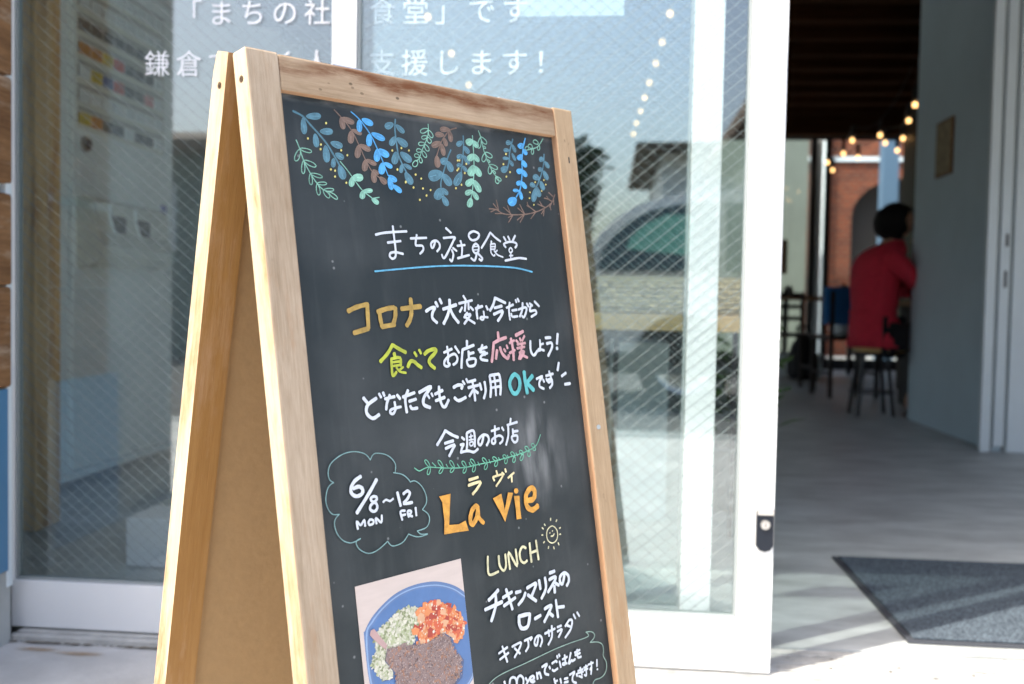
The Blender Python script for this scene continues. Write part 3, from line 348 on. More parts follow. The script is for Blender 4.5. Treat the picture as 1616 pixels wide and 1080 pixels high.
('garland_drawing', '', 'brown', 's1.4:258.7,42.3 249.5,45.5 241.6,52.1 234.8,59.7 228.9,69.8 225,77|p:248.3,45.2 247.8,44.3 246.1,43.6 243.4,43.1 240.4,43.1 237.5,43.7 235.4,44.9 234.4,46.4 234.8,47.9 236.5,48.8 239.2,48.9 242.4,48.3 245.3,47.4 247.4,46.3|p:248.1,47 247,47.8 246.1,49.7 245.4,52.2 245.2,54.8 245.8,57.1 247,58.4 248.7,58.7 250.4,57.7 251.4,55.8 251.7,53.4 251.3,50.9 250.3,48.7 249.2,47.3|p:239.3,52.4 238.9,51.4 237.4,50.6 235,49.9 232.3,49.8 229.7,50.3 227.7,51.4 226.7,52.9 227,54.4 228.4,55.3 230.8,55.6 233.7,55.2 236.4,54.4 238.4,53.4|p:239.4,55.8 238.5,56.5 237.8,57.9 237.4,59.8 237.5,61.8 238.2,63.4 239.5,64.3 241,64.2 242.4,63.4 243.2,61.9 243.3,60.1 242.6,58.3 241.6,56.8 240.4,55.9|p:233.5,60.7 232.4,60.1 230.1,60 227,60.4 223.8,61.4 221.2,63 219.8,64.8 219.8,66.5 221.1,67.7 223.5,67.9 226.4,67.1 229.3,65.6 231.8,63.7 233.3,62|p:234.4,62.4 233.4,63.3 232.7,65.3 232.2,68 232.2,70.9 233,73.4 234.3,74.9 236,75.1 237.6,74.1 238.5,72 238.6,69.4 237.9,66.6 236.8,64.2 235.6,62.7|p:225.1,76.2 223.8,77.1 222.5,79.1 221.6,81.8 221.3,84.7 221.9,87.2 223.5,88.7 225.6,88.9 227.7,87.9 229.1,85.8 229.6,83.2 229,80.4 227.9,78 226.5,76.5'),
('garland_drawing', '', 'brown', 's1.36:295.8,128.9 307,129.2 316.5,133.1 331.8,133.6 353.1,132 372.6,128.1 390.2,121.9 402.6,115 407.1,108.9 409.9,104.9|s1.28:308.6,118.3 310.6,129.9|s1.28:303,122.7 309.5,129|s1.28:297.8,132.4 305.7,129.3|s1.29:304.4,133.8 316.5,133.1|s1.31:325.6,123.5 329.3,133.3|s1.31:318.9,125.8 330,132.8|s1.31:324.8,137.2 333,134|s1.31:324.6,142.6 333,134|s1.34:346.2,120.9 353.1,132|s1.34:342.3,125.3 353.1,131.8|s1.33:339.4,139.2 350.3,133.1|s1.33:343.6,141.7 351.6,133|s1.35:359.5,117.3 360.8,121.4 372.6,128.1|s1.35:358.1,121.5 362.6,123.1|s1.36:362.4,136.6 371.1,129.1|s1.38:380.9,114.9 384.9,119.9 390.2,121.9|s1.38:376.9,118.5 390.2,121.9|s1.38:381.9,129.9 387,124.5|s1.38:385,132.1 387.8,123.5|s1.39:394.6,107.9 397.5,111.5 402.8,113.5|s1.4:389.9,110.6 397.5,111.3|s1.41:398.9,103.3 405.9,107.6|s1.4:398.5,118.1 399.6,124.2|s1.39:403.4,114 397.6,121|s1.4:406.3,109.5 405.7,117.6'),
('garland_drawing', '', 'brightblue', 's1.36:117.3,42.9 125.8,48.6 132.7,55.7 139.5,64.5 145.9,77.6 149.8,86 154.2,98.6 156.2,103.3|p:130.2,48.4 130.1,49.6 131.2,51.1 133.2,52.7 135.8,54 138.7,54.5 141.3,54.1 143,52.9 143.5,51.1 142.5,49.5 140.2,48.2 137.1,47.5 134,47.3 131.6,47.7|p:126.1,50.1 125,50.9 123.9,52.8 122.9,55.3 122.5,58 122.8,60.4 123.9,61.8 125.6,62.2 127.3,61.3 128.5,59.4 129.1,56.9 128.9,54.3 128.1,52 127.2,50.5|p:140.4,61.6 140.5,62.8 142.1,64.4 144.7,66.1 148.1,67.5 151.6,68.2 154.5,67.9 156.4,66.7 156.6,65 155.1,63.3 152.2,61.9 148.4,61 144.7,60.7 141.9,60.9|p:136.7,63.3 135.5,64 134.2,65.9 133,68.4 132.5,71.2 132.7,73.5 133.9,75.1 135.7,75.4 137.6,74.6 139,72.7 139.7,70.2 139.6,67.5 138.9,65.2 137.9,63.7|p:146.9,77.5 146.6,78.8 147.4,80.5 149.2,82.5 151.7,84.1 154.5,85 157.2,84.7 159.3,83.5 160.1,81.7 159.4,79.7 157.2,78.1 154.2,77.1 151,76.6 148.4,76.7|p:145.3,77.6 143.9,78.3 142.4,80.2 141,82.8 140.1,85.7 140.2,88.2 141.3,89.8 143.2,90.3 145.3,89.5 147.1,87.7 148,85.1 148.1,82.3 147.5,79.8 146.6,78.1|p:152.7,90.6 152.6,91.5 153.4,92.7 155,94 156.9,95.1 159.1,95.7 161.1,95.5 162.4,94.6 162.8,93.3 162.1,92 160.4,91 158,90.3 155.7,90 153.8,90.1|p:150.2,90.9 148.7,91.5 147,93.2 145.5,95.6 144.5,98.3 144.5,100.7 145.6,102.3 147.6,102.8 149.9,102.1 151.7,100.4 152.8,98 152.9,95.4 152.4,93 151.4,91.4|p:156.7,103.2 156.4,104.2 157.1,105.7 158.4,107.3 160.3,108.7 162.5,109.5 164.7,109.4 166.3,108.6 166.9,107.2 166.4,105.6 164.7,104.3 162.4,103.3 159.9,102.8 157.9,102.8|p:157,104.8 155.9,105.8 155.1,107.8 154.7,110.6 154.8,113.5 155.6,116 157.1,117.4 158.9,117.7 160.5,116.6 161.5,114.5 161.6,111.8 160.8,109.1 159.6,106.7 158.2,105.2|p:161.6,112.6 161.3,113.6 161.8,115.2 163.1,117.1 165,118.8 167.2,120 169.3,120.3 171,119.6 171.8,118.3 171.4,116.6 169.8,114.9 167.4,113.6 164.9,112.6 162.9,112.3'),
('garland_drawing', '', 'brightblue', 's1.91:368.3,41.4 363.4,51.3 360.6,60 357.6,70.5 356.8,79.9 353.2,94.1 348.8,104.6 341.7,112.5|p:362.4,48.6 361.1,48.2 359.1,48.3 356.9,49 354.9,50 353.8,51.3 353.8,52.8 354.9,54 356.7,54.8 358.8,54.7 360.7,53.9 362.1,52.4 362.9,50.9 363,49.5|p:363.4,55 362.6,55.7 362.2,57 362.2,58.5 362.7,60 363.9,61.1 365.4,61.5 367.2,61.2 368.5,60.2 369.1,58.9 368.7,57.5 367.6,56.3 366.1,55.3 364.6,54.9|p:359.6,61.9 358.2,61.6 356.1,61.9 353.6,62.8 351.5,64 350.2,65.5 350.2,67.1 351.3,68.3 353.3,69 355.5,68.7 357.6,67.7 359.1,66.1 360.1,64.3 360.2,62.9|p:359.3,68.5 358.4,69.3 358.1,70.8 358.3,72.6 359,74.4 360.4,75.8 362.2,76.3 364.1,76 365.5,74.9 366,73.4 365.4,71.7 364,70.1 362.2,69 360.6,68.4|p:355.6,79.1 354.2,78.7 352.3,78.8 350.1,79.3 348.1,80.3 347,81.6 347,83.1 348.1,84.3 349.9,85.1 352,85.1 353.9,84.3 355.3,82.9 356,81.4 356.2,80|p:356.8,79.9 356.1,80.8 355.9,82.3 356.4,84.1 357.5,85.9 359.1,87.2 361.1,87.7 363,87.3 364.2,86.1 364.5,84.5 363.6,82.9 361.9,81.4 359.9,80.3 358.1,79.7|p:352.6,93.7 351.5,93.2 349.8,93.2 347.8,93.6 345.8,94.4 344.5,95.5 344.1,96.8 344.6,98 346,98.8 347.7,98.9 349.6,98.3 351.2,97.1 352.3,95.8 352.8,94.6|p:353.8,94 353.1,94.9 353,96.4 353.5,98.3 354.6,100.1 356.2,101.4 358.1,101.8 360,101.5 361.3,100.3 361.5,98.8 360.6,97.1 359,95.6 357,94.5 355.2,93.9|p:347.4,105.2 347.2,104.5 346,103.9 344.2,103.4 342.1,103.2 340,103.4 338.4,104 337.6,105 337.8,105.9 338.9,106.6 340.8,106.9 343,106.8 345.2,106.3 346.7,105.8|p:349.4,105.5 348.5,106.1 347.8,107.6 347.4,109.7 347.4,111.9 347.9,113.7 349.1,114.9 350.5,115.1 351.8,114.3 352.6,112.8 352.7,110.8 352.2,108.7 351.3,106.9 350.3,105.8|p:341.4,114.3 339.5,113.4 336.4,113.2 332.8,113.7 329.5,115 327.2,116.9 326.7,119.3 327.9,121.6 330.4,123.2 333.6,123.5 336.7,122.6 339.4,120.6 341.2,118.2 341.9,116'),
('garland_drawing', 'small yellow dots scattered between the leaves', 'yellow', 'p:87,58.1 86.5,59 85.7,59.5 85,59.2 84.7,58.4 85.1,57.5 86,57.1 86.7,57.3'),
('garland_drawing', 'small yellow dots scattered between the leaves', 'yellow', 'p:64.1,75.6 63.7,76.5 62.9,76.9 62.2,76.6 61.9,75.9 62.3,75 63.1,74.6 63.9,74.8'),
('garland_drawing', 'small yellow dots scattered between the leaves', 'yellow', 'p:78.4,79.9 78,80.8 77.2,81.2 76.4,81 76.2,80.2 76.6,79.3 77.4,78.9 78.2,79.1|p:77.4,84.5 77,85.4 76.2,85.8 75.4,85.5 75.2,84.7 75.6,83.9 76.5,83.4 77.2,83.7'),
('garland_drawing', 'small yellow dots scattered between the leaves', 'yellow', 'p:101.6,83.1 101.2,84 100.3,84.4 99.6,84.1 99.3,83.3 99.8,82.4 100.6,82 101.4,82.3|p:108.5,87.3 108,88.2 107.2,88.6 106.4,88.4 106.2,87.5 106.6,86.7 107.5,86.2 108.2,86.5'),
('garland_drawing', 'small yellow dots scattered between the leaves', 'yellow', 'p:87,103.3 86.6,104.2 85.8,104.6 85,104.3 84.8,103.5 85.2,102.7 86.1,102.3 86.8,102.5|p:91.9,104.1 91.4,104.9 90.6,105.3 89.8,105.1 89.6,104.3 90,103.4 90.9,103 91.6,103.3|p:91.1,109.9 90.7,110.8 89.9,111.2 89.1,110.9 88.9,110.1 89.3,109.2 90.2,108.8 90.9,109.1|p:103.8,114.9 103.4,115.8 102.5,116.2 101.8,115.9 101.5,115.1 102,114.3 102.8,113.9 103.6,114.1'),
('garland_drawing', 'small yellow dots scattered between the leaves', 'yellow', 'p:166,76.7 165.6,77.6 164.6,78.1 163.8,77.8 163.5,77 164,76 164.9,75.6 165.8,75.9|p:178.5,72.9 178,73.9 177.1,74.3 176.2,74 176,73.2 176.5,72.3 177.4,71.8 178.3,72.1|p:178.4,72.9 178,73.8 177.1,74.2 176.3,74 176.1,73.2 176.5,72.3 177.4,71.9 178.2,72.1|p:188.3,74.4 187.8,75.3 186.9,75.7 186.1,75.5 185.9,74.7 186.4,73.8 187.3,73.3 188.1,73.6'),
('garland_drawing', 'small yellow dots scattered between the leaves', 'yellow', 'p:170.2,96 169.7,96.9 168.8,97.3 168,97 167.7,96.2 168.2,95.3 169.1,94.8 170,95.1|p:170.1,96.1 169.7,97 168.8,97.4 168,97.1 167.8,96.3 168.2,95.5 169.1,95.1 169.9,95.3'),
('garland_drawing', 'small yellow dots scattered between the leaves', 'yellow', 'p:194.1,99.3 193.6,100.2 192.7,100.6 191.8,100.3 191.5,99.5 192,98.5 193,98.1 193.9,98.4|p:179.6,108.3 179.1,109.2 178.1,109.7 177.3,109.4 177,108.5 177.5,107.6 178.5,107.2 179.3,107.5|p:189.3,113.1 188.8,114 187.9,114.5 187,114.2 186.8,113.3 187.3,112.4 188.2,111.9 189.1,112.2|p:194,99.3 193.6,100.1 192.7,100.5 191.9,100.3 191.6,99.5 192.1,98.6 193,98.2 193.8,98.5|p:201.1,102.8 200.7,103.7 199.7,104.1 198.9,103.9 198.7,103 199.1,102.2 200.1,101.8 200.9,102|p:179.6,107.9 179.1,108.8 178.2,109.2 177.4,108.9 177.2,108.1 177.6,107.2 178.5,106.8 179.3,107.1|p:189.2,113.4 188.8,114.2 187.9,114.6 187.1,114.3 186.8,113.5 187.3,112.7 188.2,112.3 189,112.6|p:202.1,113.2 201.6,114.1 200.7,114.5 199.9,114.2 199.6,113.4 200.1,112.5 201,112.1 201.8,112.4|p:212.5,114.1 212,115 211.1,115.4 210.3,115.1 210,114.3 210.5,113.5 211.4,113 212.3,113.3|p:206.1,120.3 205.6,121.2 204.6,121.7 203.7,121.4 203.5,120.5 204,119.6 205,119.1 205.9,119.4|p:196.2,125.6 195.7,126.5 194.8,126.9 193.9,126.6 193.6,125.7 194.1,124.8 195.1,124.4 196,124.7'),
('garland_drawing', 'small yellow dots scattered between the leaves', 'yellow', 'p:256.5,78.3 256,79.2 255,79.7 254.1,79.4 253.9,78.5 254.4,77.6 255.4,77.2 256.3,77.5|p:259.1,78 258.6,79 257.6,79.4 256.7,79.1 256.5,78.3 257,77.4 258,76.9 258.9,77.2|p:254.3,89.4 253.8,90.3 252.8,90.7 251.9,90.4 251.7,89.6 252.2,88.7 253.2,88.3 254.1,88.5|p:256.4,87.4 255.8,88.4 254.9,88.8 254,88.5 253.7,87.7 254.2,86.8 255.2,86.3 256.1,86.6|p:269.1,81 268.6,82 267.6,82.4 266.7,82.1 266.4,81.3 266.9,80.4 267.9,79.9 268.8,80.2|p:265.2,91.5 264.7,92.4 263.7,92.8 262.8,92.5 262.5,91.7 263,90.8 264,90.3 264.9,90.6'),
('garland_drawing', 'small yellow dots scattered between the leaves', 'yellow', 'p:258.3,105 257.8,105.9 256.8,106.3 255.9,106 255.6,105.2 256.1,104.3 257.1,103.8 258,104.1|p:249.4,109.4 248.9,110.3 247.9,110.8 247.1,110.5 246.8,109.6 247.3,108.7 248.3,108.3 249.2,108.6'),
('garland_drawing', 'small yellow dots scattered between the leaves', 'yellow', 'p:333.9,63.6 333.3,64.5 332.2,65 331.2,64.8 330.9,63.9 331.5,62.9 332.6,62.4 333.6,62.7|p:327.8,75.9 327.3,76.8 326.2,77.3 325.2,77 324.9,76.1 325.5,75.2 326.6,74.7 327.5,75|p:337.1,84.2 336.6,85.1 335.5,85.6 334.5,85.3 334.2,84.4 334.8,83.5 335.9,83 336.8,83.3|p:330.4,90 329.8,90.9 328.7,91.4 327.8,91.1 327.5,90.2 328,89.3 329.1,88.8 330.1,89.1'),
('garland_drawing', 'small yellow dots scattered between the leaves', 'yellow', 'p:393.8,88.8 393.3,89.6 392.4,89.9 391.6,89.7 391.3,89 391.8,88.2 392.7,87.8 393.6,88.1|p:396.3,94 395.8,94.8 394.9,95.2 394,94.9 393.8,94.2 394.3,93.4 395.2,93 396.1,93.3|p:387.7,102.2 387.2,103 386.3,103.4 385.5,103.1 385.2,102.4 385.7,101.6 386.6,101.3 387.4,101.5|p:378,92.6 377.5,93.4 376.6,93.7 375.7,93.5 375.5,92.8 376,92 376.9,91.6 377.7,91.9'),
('garland_drawing', 'small yellow dots scattered between the leaves', 'yellow', 'p:366.9,105.4 366.4,106.2 365.5,106.5 364.7,106.3 364.5,105.6 364.9,104.8 365.8,104.5 366.6,104.7|p:365.1,112.4 364.6,113.2 363.7,113.6 362.9,113.3 362.7,112.6 363.1,111.8 364,111.5 364.8,111.7|p:371.3,119.8 370.9,120.5 370,120.9 369.1,120.6 368.9,119.9 369.4,119.2 370.3,118.8 371.1,119.1'),
('lettering', 'white handwritten restaurant name', 'white', 's2.52:132.1,164.7 144.9,162.1 172.5,159.6|s2.57:146.2,172.1 163.3,169.9|s2.53:155,155.1 155.3,168 155.5,178.4 154.5,185.7 150.6,188.2 147.3,186.2 148.3,182.8 154.6,181.5 164.7,183|s2.48:176.8,166.7 198.4,165.3|s2.46:185.5,162.7 182.6,172.7 185.3,173.8 191.7,174 192.3,178.1 187.4,182.2|s2.51:210.6,167.7 206.3,175.2 203.8,174.5 204.4,170.4 210.1,167.6 215.1,169.9 215.5,174.9 211.2,179.1|s2.57:227.1,153.8 233.8,158.6|s2.56:222.2,164.6 238.3,163.1 236.4,166.6 229.7,175.3 220.3,186.1 217.4,182.4|s2.56:232.3,177 233.9,182 230.6,189 228,187.2|s2.58:234.3,174.8 239.1,177.8|s2.6:246.4,166.7 247.7,173.9 245.6,184.3|s2.62:241,172.3 252.2,171|s2.63:239.6,185.7 257.1,181.8|s2.65:267.5,155.5 260.1,158.8 260.4,163.2 264.8,165.4 272.1,163.4 275.3,158.2 267.5,155.5|s2.66:268.5,169.1 263.3,174.3 265.8,179.3 270.7,178.4 272.6,172.3 268.5,169.1|s2.65:268.6,180.2 264.5,187.5 259.5,185.2|s2.67:271,180.2 276.3,184.8 274.2,187.3 271.6,185.8|s1.33:265.6,172.5 271.7,171.9|s1.33:265.1,176 271.5,175.6|s2.5:293,155.7 286.9,163 276.8,173.5|s2.53:293.5,156.1 299.6,160.8 307.5,165.1|s2.52:293.3,165.4 292.8,168.8|s2.57:313.6,159.8 316.2,163.7|s2.59:320.7,159.1 322.7,162.6|s2.6:332.5,157.7 327.8,163.3|s2.6:315,171.4 312.5,168.3 317.7,165.9 325.6,164.9 332.5,166.3 333.4,168.6 330.4,171.4|s2.62:312,186.7 321.1,185.2 334.4,183.2 346.7,183.9|s1.79:291.5,169 298.7,168.4 297.3,174.2|s1.78:291.5,169 290.8,177.9 294.5,181.8 296.6,180.4|s1.79:291.5,171.7 297.8,171.2|s1.79:291.1,174.5 297.3,174.2|s1.79:301.1,175.4 297,177.7|s1.79:296.1,176 300.4,180.3 308.8,182.8|s1.83:323.2,171.8 319.8,174.6 321.7,177.5 325.3,175.1 323.2,171.8|s1.83:322.3,177.9 321.1,185.2|s1.84:319.5,180.9 325.1,180.6'),
('underline', 'blue underline below the name', 'underblue', 's1.79:126.5,201.3 148.1,199.4 190.3,195.9 223.6,194.1 246.6,193.5|s1.93:246.6,193.5 282.3,193.4 319.7,194.2 338.8,196.1 354.3,198.9'),
('lettering', 'gold brushed katakana word', 'gold', 's4.59:89.4,240 100.4,236.1 112.3,233.9|s4.66:112.7,233.3 112.4,240.2 111.3,256.8|s4.64:93.7,261.1 111,257.4'),
('lettering', 'gold brushed katakana word', 'gold', 's4.73:126.8,240.9 127.2,249.1 128.3,255.7|s4.79:124.8,241.2 137,238.3 145.6,237.4|s4.83:147.3,237.8 146.2,246.3 142.4,254.1|s4.82:128.2,256.1 144.1,254.3|s5.02:155.2,238.7 180.5,236.6|s4.93:168.3,229 167.8,241.1 165.1,249.1 159.7,255.8'),
('lettering', 'white handwriting of the upper message', 'white', 's3.4:187.2,241.8 193,239 199.9,237.9 195.9,243.2 194.9,248.9 200.5,253.8|s3.43:201.5,232.5 203.7,236.9|s3.45:207.5,229.3 209.6,233.6|s3.68:221.3,230.2 220.6,238.6|s3.72:211,239.9 230.1,235.5|s3.66:220.2,238.6 216.1,246.8 209.6,255|s3.7:221,240.2 224.9,247.8 230.8,254.3|s2.78:241.8,226.1 244.7,230.4|s2.81:234.3,234.1 253.9,231|s2.77:244.4,232.1 241.6,242.2|s2.79:248.2,232.1 247.6,240.6|s2.76:234.2,243 238.3,238.4|s2.81:250.5,238.1 254.2,241.4|s2.77:245,244.2 239.6,249.2|s2.79:241.1,246.9 249.4,245.9 246.6,249.1 238.9,255.9|s2.81:241.9,249.2 254.4,255.7|s3.05:257.9,239.9 268.4,237.5|s3.02:262.6,236.4 259.1,242.5 259.1,250.7|s3.08:274.2,237.5 276.1,241.2|s2.43:269.4,243.1 269.4,248.7 267.2,252.1 263.4,251 265.2,249.1 275,249.7|s3.31:289.5,228.2 285,236.3 279.2,242.4|s3.38:289.8,228.8 304.6,234.2|s3.36:286.9,239.6 298.4,237.6|s3.34:284.6,246.6 298.8,242.9 295.4,248.8 289.7,253.9|s2.78:305.6,239.7 316.9,236.3|s2.75:311.5,234 309,242.4 309.2,253|s2.79:314,242.9 321.8,242.1|s2.76:312.1,246.4 313.5,249.8 321.9,249.4|s2.79:321.6,230.9 322.5,233.6|s2.8:325,229.6 326.5,232.8|s2.83:324.4,241.9 337.1,239.6 336.6,244.6 332.1,250.7 329.1,249.2|s2.81:332.4,234.6 330.4,242.7 325.3,249.8|s2.84:339.2,235.1 341.5,238.8|s2.86:343.8,235.2 348,237.7|s2.87:345.3,238.2 343,243.8 351.8,243.2 353.2,246.7 344.4,250.4|s2.89:352.5,233 359.3,238.5'),
('lettering', 'white handwriting of the middle line', 'white', 's2.89:205.7,285 217.2,281.8|s2.85:210.9,279.1 211.1,288.2 209.7,295.5 212.2,297.3 209.1,299.5 204.9,298.4 204.9,294.5 209.9,290.2 219.9,287.1 223.7,291.7 221.4,296.2 216.8,298.2|s2.92:222.1,279.5 226.8,286|s3.15:240,274.2 239.2,279.4|s3.18:232.3,283.2 249.2,279.1|s3.12:232.3,283.2 229.7,293.3 227.9,302.2|s3.15:240.7,285.4 240.1,292.9|s3.18:240.8,288.1 248,287|s2.98:237.4,294.5 249.1,293.6 247.6,300.1 238.7,300.7 237.4,294.5|s3.04:255.4,284.3 268.3,281.9|s3.01:262.1,279.5 257.2,287|s3.03:257.4,287 264.5,287.1 263.8,290.3|s3.01:268.2,288.5 259.5,290.5 257.7,294.5 267.3,296.5'),
('lettering', 'white handwriting of the middle line', 'white', 's3.27:338.2,278 337.1,288.8 341.4,294.4 347.8,289.7|s3.37:364.1,275.3 373,275.2|s3.37:365.3,282 373.3,281.4 373.5,286.7 365.4,296|s2.75:354.3,277.3 353.3,288.6|s2.77:354.7,282.7 359.3,281.7|s2.75:353.3,289.1 349.6,289.5 351.2,287.6 359.4,289.6|s3.85:386.1,271.5 382.8,282.7|s3.85:382,287.3 382.3,288.9'),
('lettering', 'yellow green brushed word', 'lime', 's3.69:139,274.1 131.2,282.8 121.6,290|s3.75:139.7,274.9 146.7,278.8 154.6,282.5|s3.72:139.7,282.8 140.4,286.4|s3.82:155.5,297.1 159.3,291.9 164,292.2 168.2,295.6 173,298.8|s3.94:179.1,285.4 184.8,282.2 194.5,281 193.1,285 184.9,291 185.1,295.9 190.7,300.4|s3.03:135.5,288.1 146.6,287.5 146.4,295.4|s2.99:135.5,288.1 134.9,296.3 135.2,304.9 140.2,301.3|s3.11:165.9,283.2 168.1,286.8|s3.13:172.5,280.9 174.4,284.4|s2.41:137,291.5 146.1,291|s2.4:137,295.2 145.6,294.7|s2.4:140.8,297 144.8,301.2 152.2,302.8|s2.4:149.4,296.9 145,299.2'),
('lettering', 'pink brushed word of cheer', 'pink', 's3.73:287.7,266.7 287.8,274|s3.73:279.9,277.8 288.2,275.1 299.6,272.6|s3.68:279.5,277.6 276.6,288.7 273.4,298.1|s3.69:283.5,286 280.3,295.1|s3.76:288.5,283.2 290.9,290.2 298.1,295.7 300.7,292.6|s3.88:315.3,270.8 327.8,266.7|s3.8:307.1,274.2 308.5,285.8 307.8,297.9|s2.92:294.4,285.2 296.2,288|s2.93:299.1,281.4 300.1,284.5|s2.97:304.1,279 311.9,276.3|s2.96:302.4,290.1 311.5,287|s2.98:315,276.5 317.7,278.6|s3:321.4,274.3 322.3,277|s3:329.3,271.9 324.6,277.1|s3.02:316.3,280.9 329.3,279.9|s3.01:315.3,285.3 327.4,284.1|s2.99:323.8,280.4 321.5,288.1 316.2,297.2|s3.01:318,290.4 326.3,289.2 318.5,297.3|s3.02:320.3,292.1 330.3,296.4'),
('lettering', 'white handwriting of the lower message', 'white', 's3.55:96.7,323.6 101,328.8|s3.54:112,325.1 100.7,330.9 98.8,338.3 105.3,343.8 113.3,341|s2.93:115.9,321 117.9,324.6|s2.94:120.9,320.2 122.1,323.4|s3.16:122.5,326.5 134.6,325.2|s3.12:128.8,323.3 124.4,330.6 122.7,336.7|s3.18:137.9,323.9 141.2,327.9|s3.25:145,326.4 160.4,323.3|s3.21:152.4,320.4 147.7,328.5 148,341.8|s3.25:152.5,331.3 161.4,329.8|s3.23:153.3,336.1 155.2,338.8 162.1,338.8|s2.78:133.9,330.5 134.1,337.6 130.4,341.8 127.1,340.1 129.5,337.2 141.2,335.8|s3.66:166.7,323.5 181.9,318.7 180.4,321.6 172.2,328.9 171,336 178.8,339.7|s2.58:177.5,327.3 179.2,330.2|s2.59:182.6,325.6 184,328.6|s3.37:193.7,319.6 193.2,330.5 195.3,338.8 199.4,340.6 205,334.1|s3.39:187.4,326.8 198,323.7|s3.39:187.4,333.5 199.9,331|s3.49:213.7,321.8 220.2,319.8 226.3,320.6 224.7,323.7|s3.46:213.6,332.5 219,336 229.4,333.3|s2.72:227.5,316.1 229.9,319.4|s2.74:233,314.2 234.7,318|s3.17:236.3,317.5 246,316.2|s3.17:234.5,323.5 249.2,322|s3.15:241.4,317.3 242.5,327.6 242.5,337.7|s3.13:240.9,326.7 234.9,332.5|s3.17:243.3,326.7 247.7,330.1|s3.19:251.8,320.3 253.3,326.9|s3.21:259.2,319.1 259.4,328.9 255.6,336.4|s3.24:267.7,313.6 268.1,324.4 265.6,335.7|s3.29:268.1,312.8 278.9,312.2 282.6,313.3 283.2,323.7 280.9,334.3|s2.75:274.5,312.8 275,323.1 274.2,334.7|s2.77:269.2,319.7 282.7,318.9|s2.77:268.2,326.1 282.3,325.4'),
('lettering', 'white handwriting of the lower message', 'white', 's2.95:341.3,321.2 351.8,318.9 346.2,324 345,329.8 351.8,333.1|s2.97:352.2,322.6 353.5,325.4|s2.98:357.7,322 358.6,324.4|s3.02:357.6,318.7 370.1,317.1|s2.99:363.8,313.9 366,323.5 361.4,326.5 359.7,323.7 366.6,323.2 366.4,329.4 361.7,332.9|s3.38:382.2,305.1 378.6,313.5|s3.4:392.6,317.5 384.7,320.7|s3.44:388.7,330.5 398,330.2'),
('lettering', 'turquoise capital letters', 'turq', 's4.82:305.9,314 299,319.5 297.2,325.5 300.1,333.2 305.4,335.1 310.9,330.9 313.5,324 312,317.3 305.9,314|s4.91:322.2,312 322.4,322.9 323.6,335.8|s4.92:335.1,317.3 324.8,324.4|s4.96:325.6,325.6 334.5,333.3'),
('lettering', 'white handwritten heading for this week', 'white', 's3.16:196.2,364.7 189.8,371.5 183,378|s3.21:196.8,365.4 204,369.8 212.4,373.5|s3.21:193.6,377.6 205.3,376.3|s3.2:193.9,382.9 206.4,380.5 202.9,385.2 197.7,391|s2.88:217.7,374.1 221,376.7|s2.86:214.8,381.6 219.4,381.3 216.1,385.4 214.3,389.7|s2.91:214.6,389.1 224.8,388.9 232.5,391.1 238.9,388.5|s2.89:225.2,370.8 224.5,380.2 222.8,387.3|s2.92:225.5,370.4 234.7,368.7 236.2,375.7 234.7,385.5|s1.75:228.1,374.8 233.7,374.1|s1.74:231,372 230.5,378.4|s1.75:227.4,378 233.9,377.9|s1.75:228.3,380.6 233,380.5 232,383.7 228.5,384 228.3,380.6|s2.96:249.1,375.5 245.3,383.4 241.3,384.6 240.9,379.5 247.7,375 254.7,376.1 256.3,381.2 252.2,386.2|s2.74:261.5,372 273.5,370.4|s2.7:267.4,367.2 265.8,378.8 265.3,384.7 261,385.3 261.3,380.9 271.2,377.9 276.9,380.2 276.3,384.2 272,386.5|s2.75:277.9,369.8 279.9,373|s2.79:292.8,361.6 291.5,366|s2.82:286.4,368.1 302.1,366.3|s2.77:287.6,368.2 286.3,379.3 281.3,388.9|s2.79:294.1,373.3 293.9,379.4|s2.81:294.9,376 301.8,375.9|s2.8:291.2,381.5 299.8,380.9 298.9,386.7 293.7,387.3 291.2,381.5'),
